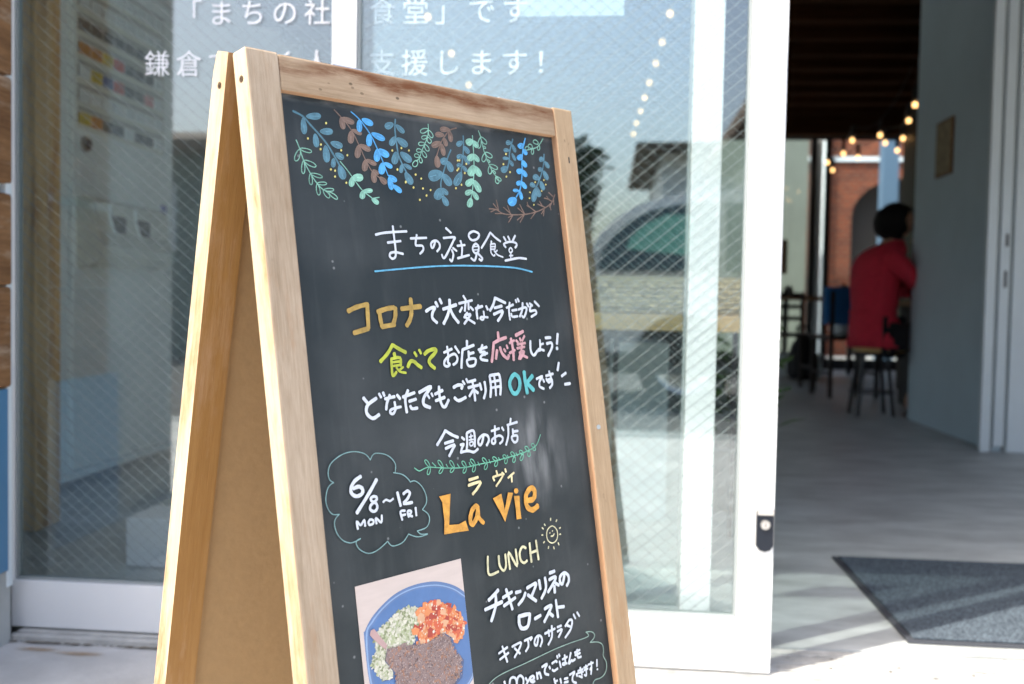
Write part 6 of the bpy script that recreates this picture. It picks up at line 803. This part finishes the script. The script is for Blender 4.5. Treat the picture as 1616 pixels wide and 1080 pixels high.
# ------------------------------------------------------------------ far window
fw = thing('far_window', 'dark framed garden window across the back of the room', 'window', (2.2, 9.33, 0.004))
q = MB()
for x0, x1 in ((1.153, 1.21), (2.20, 2.265), (2.36, 2.42), (3.39, 3.447)): 
    q = MB(); q.box((x0, 9.305, 0.004), (x1, 9.365, 2.555)); q.build('mullion', 'black_metal', fw)
for z0, z1 in ((0.004, 0.12), (2.50, 2.555)):
    for x0, x1 in ((1.2105, 2.1995), (2.2655, 2.3595), (2.4205, 3.3895)):
        q = MB(); q.box((x0, 9.31, z0), (x1, 9.36, z1)); q.build('frame_rail', 'black_metal', fw)
for x0, x1 in ((1.212, 2.198), (2.267, 2.358), (2.422, 3.388)):
    q = MB(); q.box((x0, 9.33, 0.122), (x1, 9.336, 2.498)); q.build('pane', 'window_glass', fw)
# yard behind it
q = MB(); q.box((0.2, 11.6, 0.0), (2.62, 11.75, 3.2)); tag(q.build('garden_wall', 'garden_wall', loc=(1.3, 11.6, 0)), 'pale greenish wall of the yard seen through the left part of the far window', 'wall')
q = MB(); q.box((2.32, 9.62, 0.0), (2.385, 9.67, 2.6), 0.01); tag(q.build('white_post', 'white_paint', loc=(2.35, 9.65, 0)), 'narrow white post just outside the far window', 'post')
bh = thing('brick_building', 'orange brick building with a dark arched opening behind the far window', 'building', (4.2, 12.5, 0))
m = mat('brick', (0.4, 0.1, 0.04), 0.85); t = m.node_tree; bb = t.nodes['Principled BSDF']
geo = t.nodes.new('ShaderNodeNewGeometry'); mp = t.nodes.new('ShaderNodeMapping'); mp.inputs['Rotation'].default_value = (R(90), 0, 0); t.links.new(geo.outputs['Position'], mp.inputs[0])
bt = t.nodes.new('ShaderNodeTexBrick'); bt.inputs['Scale'].default_value = 4.2; bt.inputs['Color1'].default_value = (0.20, 0.042, 0.012, 1); bt.inputs['Color2'].default_value = (0.10, 0.020, 0.008, 1); bt.inputs['Mortar'].default_value = (0.14, 0.08, 0.05, 1); bt.inputs['Mortar Size'].default_value = 0.03
t.links.new(mp.outputs[0], bt.inputs[0]); t.links.new(bt.outputs[0], bb.inputs['Base Color'])
q = MB()
ax0, ax1, zs = 3.40, 4.9, 1.95     # arch opening
q.box((2.62, 12.5, 0), (ax0, 12.8, 4.2)); q.box((ax1, 12.5, 0), (9.0, 12.8, 4.2))
arc = [(ax0 + (ax1 - ax0) / 2 * (1 - math.cos(a)), zs + 0.55 * math.sin(a)) for a in [math.pi * i / 12 for i in range(13)]]
q.prism([(x, 12.5, z) for x, z in arc] + [(ax1, 12.5, 4.2), (ax0, 12.5, 4.2)], (0, 0.3, 0)); q.build('wall', 'brick', bh)
q = MB(); q.box((ax0 - .2, 12.81, 0), (ax1 + .2, 12.84, 2.9)); q.build('arch_backing', 'arch_dark', bh)  # flat dark sheet standing in for the shaded interior of the arch
mat('arch_dark', (0.03, 0.024, 0.02), 0.8)
for c_ in bpy.data.objects:
    if c_.name == 'arch_backing': c_.data.materials[0] = MATS['arch_dark']
q = MB(); q.box((2.62, 12.46, 2.72), (9.0, 12.499, 2.78)); q.build('string_course', 'white_dull', bh)
q = MB(); q.cyl((3.02, 12.42, 0), (3.02, 12.42, 4.2), 0.05, n=10); q.build('downpipe', 'white_dull', bh)
q = MB(); q.box((3.47, 11.2, 0), (3.66, 11.4, 3.4)); tag(q.build('blue_pillar', 'blue_grey', loc=(3.6, 11.3, 0)), 'blue grey pillar outside, right of the orange brick wall', 'pillar')
mat('blue_grey', (0.07, 0.13, 0.20), 0.7); bpy.data.objects['blue_pillar'].data.materials[0] = MATS['blue_grey']

# ------------------------------------------------------------------ tall shelves behind the seated person
sh = thing('shelf_unit', 'dark wooden shelf unit against the wall behind the seated person', 'shelf', (2.9, 6.6, 0.004))
for x in (2.47, 3.20):
    q = MB(); q.box((x, 6.5, 0.004), (x + 0.035, 6.85, 2.35), axis=2); q.build('side_panel', 'dark_wood', sh)
for z in (0.35, 0.66, 0.97, 1.28, 1.58, 1.89, 2.2):
    q = MB(); q.box((2.5055, 6.5, z), (3.1995, 6.85, z + 0.035), axis=0); q.build('shelf', 'bench_wood', sh)
q = MB(); q.box((2.506, 6.851, 0.004), (3.1995, 6.87, 2.35)); q.build('back_panel', 'dark_wall', sh)

# ------------------------------------------------------------------ counter and seats
ct = thing('long_table', 'dark long table under the far window left of the person', 'table', (1.6, 8.2, 0.004))
q = MB(); q.box((0.9, 7.95, 0.745), (2.55, 8.6, 0.785), axis=0); q.build('tabletop', 'shelf_wood', ct)
for x in (0.95, 1.72, 2.46):
    for y in (7.99, 8.52):
        q = MB(); q.box((x, y, 0.004), (x + 0.045, y + 0.045, 0.744)); q.build('leg', 'black_metal', ct)
for i, (x, hh, r, lb) in enumerate(((1.66, 0.16, 0.045, 'dark stout jar on the long table under the left window pane'), (1.80, 0.10, 0.05, 'low brown bowl-like pot on the long table, middle of the row'), (2.33, 0.13, 0.04, 'slim dark jar at the right end of the long table'))):
    q = MB(); q.lathe([(0, 0), (r, 0), (r * 1.05, hh * .5), (r * .9, hh * .8), (r * .55, hh * .9), (r * .55, hh), (0, hh)], (x, 8.2, 0.786), 14); tag(q.build('jar', 'pot' if i == 1 else 'black_metal', loc=(x, 8.2, 0.786)), lb, 'jar')
pl2 = thing('table_plant', 'small dark plant in a pot at the left end of the long table', 'potted plant', (1.44, 8.1, 0.786))
q = MB(); q.lathe([(0, 0), (0.05, 0), (0.06, 0.09), (0, 0.085)], (1.44, 8.1, 0.787), 12); q.build('pot', 'pot', pl2)
q = MB(); leaves(q, (1.44, 8.1, 0.95), 90, (0.06, 0.06, 0.045), 0.10, random.Random(9)); q.build('foliage', 'leaf_dark', pl2)
q = MB(); q.box((1.56, 8.12, 0.0), (1.62, 8.62, 0.0)) if False else None
hs = thing('hanging_sign', 'small dark square board hanging in front of the far window', 'hanging board', (1.5, 7.6, 0.80))
q = MB(); q.box((1.43, 7.6, 0.985), (1.675, 7.615, 1.30), 0.003); q.build('board', 'shelf_wood', hs)
q = MB(); q.tube([(1.55, 7.607, 1.30), (1.55, 7.607, 2.80)], 0.003, n=5); q.build('cord', 'dark', hs)
bx = thing('storage_box', 'grey lidded storage box on the floor under the long table', 'box', (1.9, 8.15, 0.004))
q = MB(); q.box((1.60, 7.98, 0.006), (2.10, 8.4, 0.20), 0.01); q.build('body', 'white_dull', bx)
q = MB(); q.box((1.59, 7.97, 0.201), (2.11, 8.41, 0.225), 0.006); q.build('lid', 'white_dull', bx)
q = MB(); q.box((1.81, 7.962, 0.14), (1.87, 7.9795, 0.165), 0.004); q.build('handle', 'black_metal', bx)
q = MB(); q.lathe([(0, 0), (0.12, 0.0), (0.15, 0.06), (0.14, 0.22), (0.10, 0.34), (0.04, 0.40), (0, 0.40)], (1.86, 7.70, 0.004), 14); q.tube([(1.80, 7.70, 0.38), (1.80, 7.68, 0.50), (1.92, 7.68, 0.50), (1.92, 7.70, 0.38)], 0.012, n=6)
tag(q.build('backpack', 'black_cloth', loc=(1.86, 7.70, 0.004)), 'black backpack standing on the floor in front of the grey storage box', 'backpack')
# wooden chairs by the table
def chair(x, y, lab, rot=0.0, grp='dark wooden chairs by the long table'):
    c_ = thing('wooden_chair', lab, 'chair', (x, y, 0.004), grp)
    L = Matrix.Translation((x, y, 0.004)) @ Matrix.Rotation(rot, 4, 'Z')
    for sx_ in (-0.19, 0.165):
        q = MB(L); q.box((sx_, -0.20, 0), (sx_ + 0.028, -0.172, 0.43)); q.build('leg', 'chair_dark', c_)
        q = MB(L); q.box((sx_, 0.17, 0), (sx_ + 0.028, 0.198, 0.80)); q.build('leg', 'chair_dark', c_)
    q = MB(L); q.box((-0.205, -0.21, 0.431), (0.205, 0.168, 0.46), 0.006); q.build('seat', 'chair_dark', c_)
    for z in (0.56, 0.66, 0.76):
        q = MB(L); q.box((-0.1615, 0.176, z), (0.1645, 0.190, z + 0.035)); q.build('back_slat', 'chair_dark', c_)
    for sx_ in (-0.183, 0.172):
        q = MB(L); q.box((sx_, -0.1715, 0.17), (sx_ + 0.016, 0.1695, 0.192)); q.build('stretcher', 'chair_dark', c_)
    return c_
mat('chair_dark', (0.025, 0.018, 0.014), 0.5)
chair(1.50, 6.55, 'dark wooden chair nearest the sliding door, under the hanging board', 0.1)
chair(1.83, 5.95, 'dark wooden chair with a blue cloth over its back, left of the person', 3.3)
q = MB(); q.box((1.63, 5.735, 0.555), (1.99, 5.800, 0.835), 0.012); q.box((1.65, 5.805, 0.60), (1.97, 5.83, 0.83), 0.01); tag(q.build('blue_cloth', 'blue_cloth', loc=(1.8, 5.77, 0.56)), 'folded blue cloth hung over the back of a dark chair', 'cloth')
q = MB(); 
rr = random.Random(2); q.lathe([(0, 0), (0.10, 0), (0.13, 0.05), (0.11, 0.11), (0.06, 0.14), (0, 0.15)], (1.83, 5.95, 0.466), 12); tag(q.build('white_bag', 'white_dull', loc=(1.83, 5.95, 0.466)), 'small crumpled white bag lying on the seat of the chair with the blue cloth', 'bag')
# stool
so = thing('bar_stool', 'low stool with a round wooden seat and dark legs under the person', 'stool', (1.70, 4.65, 0.004))
q = MB(); q.lathe([(0, 0.405), (0.150, 0.405), (0.158, 0.412), (0.158, 0.432), (0.150, 0.438), (0, 0.438)], (1.735, 4.65, 0), 24); q.build('seat', 'bench_wood', so)
for a in (45, 135, 225, 315):
    ca_, sa_ = math.cos(R(a)), math.sin(R(a)); q = MB(); q.cyl((1.70 + .10 * ca_, 4.65 + .10 * sa_, 0.404), (1.70 + .155 * ca_, 4.65 + .155 * sa_, 0.004), 0.013, n=8); q.build('leg', 'black_metal', so)
q = MB(); n = 20; q.tube([(1.70 + .135 * math.cos(6.283 * i / n), 4.65 + .135 * math.sin(6.283 * i / n), 0.15) for i in range(n + 1)], 0.007, n=6); q.build('foot_ring', 'black_metal', so)
# counter in front of the person (its left end shows past the partition)
co = thing('counter', 'dark counter the seated person leans on, partly behind the partition', 'counter', (2.3, 5.0, 0.004))
q = MB(); q.box((1.99, 4.50, 0.70), (2.75, 5.6, 0.735), axis=1); q.build('worktop', 'shelf_wood', co)
q = MB(); q.box((2.12, 4.52, 0.004), (2.72, 5.55, 0.699)); q.build('body', 'dark_wall', co)

# ------------------------------------------------------------------ person (skin-modifier body, clothes and hair as children)
pe = thing('person', 'person in a red jacket sitting on a stool and leaning to the right', 'person', (1.72, 4.65, 0.44))
def skin_mesh(name, nodes, edges, material, sub=2, root=0):
    me = bpy.data.meshes.new(name); o0 = pe.location
    me.from_pydata([tuple(Vector(p[:3]) - o0) for p in nodes], edges, []); o = bpy.data.objects.new(name, me); C.objects.link(o); o.parent = pe
    me.materials.append(MATS[material])
    sk = o.modifiers.new('skin', 'SKIN'); sk.use_smooth_shade = True
    for i, p in enumerate(nodes):
        d = me.skin_vertices[0].data[i]; d.radius = (p[3], p[4] if len(p) > 4 else p[3]); d.use_root = (i == root)
    ss = o.modifiers.new('sub', 'SUBSURF'); ss.levels = sub; ss.render_levels = sub
    return o
Y = 4.65
nodes = [(1.70, Y, 0.53, 0.10), (1.69, Y, 0.66, 0.115), (1.70, Y, 0.82, 0.125), (1.725, Y, 0.97, 0.125), (1.77, Y, 1.075, 0.055), (1.80, Y - .01, 1.13, 0.052), (1.845, Y - .015, 1.195, 0.080), (1.850, Y - .015, 1.25, 0.085), (1.82, Y - .01, 1.30, 0.06),
         (1.735, Y - .14, 1.00, 0.045), (1.84, Y - .22, 0.895, 0.036), (1.912, Y - .213, 0.82, 0.034), (1.93, Y - .12, 1.02, 0.028), (1.925, Y - .09, 1.085, 0.026),
         (1.735, Y + .14, 1.00, 0.045), (1.83, Y + .22, 0.88, 0.036), (1.92, Y + .21, 0.80, 0.034), (2.01, Y + .12, 0.80, 0.030), (2.06, Y + .10, 0.80, 0.026),
         (1.78, Y - .09, 0.50, 0.085), (2.08, Y - .11, 0.51, 0.062), (2.00, Y - .10, 0.30, 0.055), (1.90, Y - .09, 0.08, 0.036), (1.93, Y - .09, 0.055, 0.034), (2.04, Y - .09, 0.040, 0.028),
         (1.78, Y + .09, 0.50, 0.085), (2.08, Y + .11, 0.51, 0.062), (2.06, Y + .11, 0.30, 0.055), (2.02, Y + .11, 0.08, 0.036), (2.05, Y + .11, 0.055, 0.034), (2.16, Y + .11, 0.040, 0.028)]
edges = [(0, 1), (1, 2), (2, 3), (3, 4), (4, 5), (5, 6), (6, 7), (7, 8), (3, 9), (9, 10), (10, 11), (11, 12), (12, 13), (3, 14), (14, 15), (15, 16), (16, 17), (17, 18), (0, 19), (19, 20), (20, 21), (21, 22), (22, 23), (23, 24), (0, 25), (25, 26), (26, 27), (27, 28), (28, 29), (29, 30)]
skin_mesh('body', nodes, edges, 'skin')
secs = [(.430, 1.725, .170, .165), (.445, 1.735, .198, .184), (.50, 1.735, .190, .185), (.56, 1.715, .166, .170), (.62, 1.70, .146, .155), (.655, 1.695, .134, .146), (.69, 1.70, .142, .155), (.77, 1.70, .147, .168), (.86, 1.700, .150, .182), (.94, 1.710, .152, .192), (1.00, 1.730, .146, .197), (1.045, 1.755, .126, .180), (1.075, 1.782, .096, .128), (1.095, 1.805, .068, .078), (1.110, 1.812, .062, .066)]
q = MB(); n = 28; vs = []
for k, (z, cx_, rx, ry) in enumerate(secs):
    for i in range(n):
        a = 2 * math.pi * i / n; w = 1 + 0.015 * math.sin(3 * a + k * 1.3) + 0.01 * math.sin(7 * a + k)
        vs.append((cx_ + rx * w * math.cos(a), Y + ry * w * math.sin(a), z + 0.006 * math.sin(2 * a + k) * (1 if z < .5 else .3)))
q.add(vs, [[k * n + i, k * n + (i + 1) % n, (k + 1) * n + (i + 1) % n, (k + 1) * n + i] for k in range(len(secs) - 1) for i in range(n)], smooth=True)
q.build('jacket', 'red_cloth', pe)
for s_ in (-1, 1):
    if s_ < 0: J = [(1.735, Y - .13, 1.005, 0.075), (1.77, Y - .195, 0.975, 0.070), (1.84, Y - .225, 0.895, 0.062), (1.915, Y - .215, 0.815, 0.058), (1.935, Y - .16, 0.93, 0.048), (1.93, Y - .12, 1.01, 0.040)]
    else: J = [(1.735, Y + .13, 1.005, 0.075), (1.77, Y + .195, 0.975, 0.070), (1.83, Y + .225, 0.88, 0.062), (1.92, Y + .21, 0.795, 0.056), (2.00, Y + .13, 0.80, 0.046)]
    skin_mesh('sleeve', J, [(i, i + 1) for i in range(len(J) - 1)], 'red_cloth')
q = MB(); q.lathe([(0.137, 0.647), (0.145, 0.643), (0.145, 0.667), (0.137, 0.663)], (1.695, Y, 0), 28); bl = q.build('belt', 'red_cloth', pe)
Tn = [(1.72, Y, 0.50, 0.13), (1.80, Y - .09, 0.50, 0.098), (2.085, Y - .11, 0.51, 0.072), (2.00, Y - .10, 0.30, 0.064), (1.915, Y - .09, 0.12, 0.048),
      (1.80, Y + .09, 0.50, 0.098), (2.085, Y + .11, 0.51, 0.072), (2.065, Y + .11, 0.30, 0.064), (2.02, Y + .11, 0.12, 0.048)]
skin_mesh('trousers', Tn, [(0, 1), (1, 2), (2, 3), (3, 4), (0, 5), (5, 6), (6, 7), (7, 8)], 'black_cloth')
# hair: a cap of short dark hair covering crown and nape
bm = bmesh.new(); bmesh.ops.create_icosphere(bm, subdivisions=3, radius=1); rr = random.Random(4)
for v in bm.verts:
    k = 1 + rr.uniform(-.03, .05); x, y_, z = v.co
    v.co = Vector((1.803 + x * 0.124 * k + 0.012 * z, Y - .01 + y_ * 0.114 * k, 1.232 + z * (0.116 if z > 0 else 0.128) * k))
dele = [v for v in bm.verts if v.co.x > 1.868 and v.co.z < 1.285]
bmesh.ops.delete(bm, geom=dele, context='VERTS')
me = bpy.data.meshes.new('hair')
for v in bm.verts: v.co -= pe.location
bm.to_mesh(me); bm.free(); me.materials.append(MATS['hair']); o = bpy.data.objects.new('hair', me); C.objects.link(o); o.parent = pe
for p in me.polygons: p.use_smooth = True
sd = o.modifiers.new('solid', 'SOLIDIFY'); sd.thickness = 0.01
q = MB(); 
# face details and ear
q = MB(); q.lathe([(0, -0.008), (0.014, -0.006), (0.018, 0.0), (0.012, 0.006), (0, 0.007)], (1.862, Y - .098, 1.225), 10, axis='y'); q.build('ear', 'skin', pe)
q = MB(); q.cyl((1.925, Y - .015, 1.225), (1.950, Y - .015, 1.203), 0.008, 0.013, n=8); q.build('nose', 'skin', pe)
for s_ in (-1, 1):
    q = MB(); q.cyl((1.905, Y - .01 + s_ * .03, 1.250), (1.914, Y - .01 + s_ * .03, 1.249), 0.010, n=8); q.build('eye', 'hair', pe)
q = MB(); q.box((1.902, Y - .03, 1.182), (1.912, Y + .01, 1.190), 0.002); q.build('mouth', 'skin', pe)
for bx_, by_, bz_ in ((1.925, Y - .09, 1.10), (2.06, Y + .10, 0.80)):      # fingers, curled towards the counter
    for k, ln in enumerate((0.060, 0.072, 0.076, 0.068)):
        off = (k - 1.5) * 0.017
        q = MB(); p0 = Vector((bx_, by_ + off, bz_)); p1 = p0 + Vector((ln * .55, 0, -0.01)); p2 = p1 + Vector((ln * .35, 0, -0.03)); p3 = p2 + Vector((0.0, 0, -0.018))
        q.cyl(p0, p1, 0.0095, 0.009, n=8); q.cyl(p1, p2, 0.009, 0.008, n=8); q.cyl(p2, p3, 0.008, 0.006, n=8); q.build('finger', 'skin', pe)
    q = MB(); p0 = Vector((bx_ - .02, by_ + .03, bz_)); q.cyl(p0, p0 + Vector((0.03, 0.02, -0.01)), 0.011, 0.010, n=8); q.cyl(p0 + Vector((0.03, 0.02, -0.01)), p0 + Vector((0.055, 0.015, -0.025)), 0.010, 0.008, n=8); q.build('thumb', 'skin', pe)
for yy, xx in ((Y - .09, 1.975), (Y + .11, 2.095)):
    q = MB(); q.box((xx - .09, yy - .045, 0.006), (xx + .13, yy + .045, 0.024), 0.008); q.build('sandal', 'black_metal', pe)

# ------------------------------------------------------------------ string lights
def festoon(pts, label, r=0.018):
    s_ = thing('string_light', label, 'string lights', (pts[0][0], pts[0][1], pts[0][2] + 0.1), 'strings of warm bulbs under the ceiling')
    q = MB(); top = []
    P0 = [(pts[0][0] - (pts[1][0] - pts[0][0]), pts[0][1] - (pts[1][1] - pts[0][1]), 2.60)] + [(p[0], p[1], p[2] + 0.13) for p in pts]
    cord = []
    for a, b_ in zip(P0, P0[1:]):
        for i in range(5):
            u = i / 5; cord.append((a[0] + (b_[0] - a[0]) * u, a[1] + (b_[1] - a[1]) * u, a[2] + (b_[2] - a[2]) * u - 0.05 * math.sin(math.pi * u)))
    cord.append(P0[-1]); q.tube(cord, 0.004, n=5); q.build('cord', 'dark', s_)
    for p in pts:
        q = MB(); q.cyl((p[0], p[1], p[2] + 0.035), (p[0], p[1], p[2] + 0.128), 0.020, 0.016, n=12); k = q.build('socket', 'dark', s_)
        q = MB(); q.lathe([(0, -r), (r * .6, -r * .8), (r, 0), (r * .85, r * .5), (r * .5, r * 1.05), (0, r * 1.1)], p, 14); q.build('bulb', 'lamp_glow', s_)
festoon([(0.285, 3.12, 2.1), (0.277, 3.65, 2.1), (0.268, 4.13, 2.1), (0.252, 4.65, 2.1), (0.240, 5.12, 2.1), (0.229, 5.60, 2.1), (0.214, 6.10, 2.1), (0.205, 6.60, 2.1)], 'long string of eight warm bulbs seen through the right pane of wired glass', 0.0145)
festoon([(-0.918, 3.14, 2.1), (-0.914, 3.88, 2.1), (-0.926, 4.71, 2.1)], 'string of three warm bulbs behind the white window lettering', 0.0145)
festoon([(2.1185, 5.3675, 2.1), (2.2532, 5.9714, 2.1), (2.4453, 6.7819, 2.1), (2.5844, 7.4366, 2.1)], 'string of four warm bulbs over the seated person, rising highest in the doorway')
festoon([(2.4256, 6.1855, 2.1), (2.3648, 7.0148, 2.1), (2.3485, 7.8748, 2.1), (2.3149, 8.7768, 2.1)], 'string of four warm bulbs crossing in front of the brick wall, lowest bulb farthest')
festoon([(2.2192, 6.6282, 2.1), (2.0585, 6.8874, 2.1), (2.1598, 7.6402, 2.1), (2.1436, 8.2234, 2.1)], 'string of four warm bulbs hanging nearest the dark window mullion')

# ================================================================== ACROSS THE STREET (seen mirrored in the glass)
def house(name, label, x0, x1, y0, y1, zw, zr, wallm, windows, hip=1.0):
    th = thing(name, label, 'house', ((x0 + x1) / 2, (y0 + y1) / 2, -0.06)); e = 0.45
    q = MB(); q.box((x0, y1, -0.06), (x1, y0, zw)); q.build('wall', wallm, th)
    q = MB(); a, b_ = (x0 - e, x1 + e); c_, d_ = (y1 - e, y0 + e); my = (y0 + y1) / 2
    vs = [(a, c_, zw + .003), (b_, c_, zw + .003), (b_, d_, zw + .003), (a, d_, zw + .003), (a, c_, zw + .12), (b_, c_, zw + .12), (b_, d_, zw + .12), (a, d_, zw + .12), (a + hip, my, zr), (b_ - hip, my, zr)]
    q.add(vs, [[3, 2, 1, 0], [0, 1, 5, 4], [1, 2, 6, 5], [2, 3, 7, 6], [3, 0, 4, 7], [4, 5, 9, 8], [6, 7, 8, 9], [5, 6, 9], [7, 4, 8]]); q.build('roof', 'roof_brown', th)
    for (wx0, wx1, wz0, wz1) in windows:
        q = MB(); q.box((wx0, y0, wz0), (wx1, y0 + 0.04, wz1)); f_ = q.build('window', 'white_dull', th)
        q = MB(); q.box((wx0 + .06, y0 + 0.0405, wz0 + .06), ((wx0 + wx1) / 2 - .03, y0 + 0.06, wz1 - .06)); q.box(((wx0 + wx1) / 2 + .03, y0 + 0.0405, wz0 + .06), (wx1 - .06, y0 + 0.06, wz1 - .06)); q.build('pane', 'window_dark', f_)
    return th
house('street_house', 'brown roofed teal house across the street, mirrored left of the sign', -9.5, -1.7, -9.5, -14.0, 2.35, 3.0, 'teal_wall', [(-8.6, -7.2, 1.0, 2.0), (-6.0, -5.1, 1.2, 2.0), (-4.75, -3.9, 1.2, 2.0), (-3.2, -2.2, 0.9, 2.0)])
house('pale_house', 'low pale house across the street, mirrored in the right pane', 0.9, 7.5, -15.0, -20.0, 3.2, 3.8, 'pale_wall', [(2.6, 3.8, 1.0, 2.2), (4.6, 5.8, 1.0, 2.2)])
house('eaves_house', 'house with deep dark eaves across the street at the right', 1.95, 9.5, -9.2, -14.0, 2.75, 4.6, 'pale_wall', [(2.6, 3.8, 0.9, 2.1), (5.0, 6.2, 0.9, 2.1)])
def tree(x, y, h, cr, label, seed):
    th = thing('tree', label, 'tree', (x, y, -0.06)); rr = random.Random(seed)
    q = MB(); q.cyl((x, y, -0.06), (x + .05, y, h * .45), 0.10, 0.07, n=8); q.cyl((x + .05, y, h * .45), (x - .15, y + .1, h * .8), 0.07, 0.03, n=8); q.cyl((x + .05, y, h * .45), (x + .3, y - .1, h * .75), 0.05, 0.02, n=8); q.build('trunk', 'bark', th)
    q = MB()
    for i in range(14):
        a = rr.uniform(0, 6.28); d = cr * rr.uniform(0, .75); c_ = (x + d * math.cos(a), y + d * math.sin(a), h * rr.uniform(.55, .95))
        leaves(q, c_, 110, (cr * .22, cr * .22, cr * .2), 0.16, rr)
    q.build('crown', 'leaf_dark', th)
tree(-0.40, -11.0, 2.9, 0.42, 'small round tree across the street beside the pale house', 1)
tree(-7.6, -11.0, 4.2, 1.3, 'larger tree at the left of the teal house across the street', 2)
# parked car
cr = thing('parked_car', 'silver estate car parked at the kerb across the pavement', 'car', (1.9, -5.9, -0.06))
cx0, yN, yF = -0.20, -5.05, -6.72; zg = -0.06
prof = [(0.0, 0.35), (0.0, 0.62), (0.02, 0.92), (0.07, 1.08), (0.15, 1.22), (0.26, 1.34), (0.40, 1.43), (0.58, 1.49), (0.80, 1.53), (1.2, 1.555), (2.0, 1.53), (2.55, 1.45), (3.25, 1.02), (4.05, 0.90), (4.25, 0.75), (4.30, 0.40), (4.2, 0.25), (0.1, 0.25)]
q = MB(); n = len(prof); vs = []
for yy, ins in ((yN - .07, 0.0), (yN, .0), (yF, .0), (yF + .07, 0.0)): pass
def sect(y, k):   # tumblehome: the upper body leans inwards
    return [(cx0 + x, y + (k * max(0, z - 0.95) * 0.22), zg + z) for x, z in prof]
A_ = sect(yN, -1); B_ = sect(yF, 1)
q.add(A_ + B_, [list(range(n)), list(range(n, 2 * n))[::-1]] + [[i, n + i, n + (i + 1) % n, (i + 1) % n] for i in range(n)]); q.build('body', 'car_paint', cr)
def sidepane(x0, x1, x2, x3, z0, z1, y, k, nm='side_window'):
    q = MB(); o_ = 0.006 * (-k)
    f_ = lambda x, z: (cx0 + x, y + k * (z - 0.95) * 0.22 + o_, zg + z)
    q.prism([f_(x0, z0), f_(x1, z0), f_(x2, z1), f_(x3, z1)], (0, o_, 0)); q.build(nm, 'car_glass', cr)
def sidepane2(poly, y, k, mt_, nm, lay):
    q = MB(); o_ = 0.006 * (-k); q.prism([(cx0 + x, y + k * (z - 0.95) * 0.22 + o_ * lay, zg + z) for x, z in poly], (0, o_, 0)); q.build(nm, mt_, cr)
for y, k in ((yN, -1), (yF, 1)):
    sidepane2([(0.14, 0.97), (0.95, 0.97), (0.95, 1.46), (0.72, 1.445), (0.52, 1.40), (0.36, 1.32), (0.24, 1.21), (0.17, 1.09)], y, k, 'car_glass', 'side_window', 1); sidepane2([(0.34, 1.12), (0.78, 1.08), (0.80, 1.36), (0.62, 1.37), (0.45, 1.29), (0.36, 1.20)], y, k, 'car_seat', 'window_shade', 2.4); sidepane(1.02, 1.78, 1.78, 1.02, 0.97, 1.45, y, k); sidepane(1.85, 3.0, 2.48, 1.85, 0.97, 1.41, y, k)
for x in (0.75, 3.35):
    for y in (yN, yF):
        s_ = 1 if y == yN else -1
        q = MB(); q.lathe([(0.19, -0.09), (0.29, -0.10), (0.315, -0.07), (0.315, 0.07), (0.29, 0.10), (0.19, 0.09)], (cx0 + x, y - s_ * 0.085, zg + 0.315), 24, axis='y'); wh = q.build('wheel', 'tyre', cr)
        q = MB(); q.lathe([(0.0, 0.095 * s_), (0.05, 0.105 * s_), (0.07, 0.075 * s_), (0.17, 0.080 * s_), (0.195, 0.10 * s_)], (cx0 + x, y - s_ * 0.085, zg + 0.315), 20, axis='y'); q.build('rim', 'steel', wh)
        q = MB(); pts = [(cx0 + x + 0.36 * math.cos(a), y + s_ * .004, zg + 0.315 + 0.36 * math.sin(a)) for a in [math.pi * i / 12 for i in range(13)]]
        q.prism(pts, (0, s_ * 0.006, 0)); q.build('wheel_arch', 'car_trim', cr)
q = MB(); q.prism([(cx0 - .004 + .02, yN - .12, zg + .68), (cx0 + .055, yN - .12, zg + .9), (cx0 + .055, yN - .30, zg + .9), (cx0 - .004 + .02, yN - .30, zg + .68)], (-0.03, 0, 0)); q.build('tail_light', 'tail_red', cr)
q = MB(); q.box((cx0 + 0.15, yN + 0.002, zg + 0.26), (cx0 + 4.1, yN + 0.02, zg + 0.40)); q.build('side_skirt', 'car_trim', cr)
bpy.context.view_layer.update()
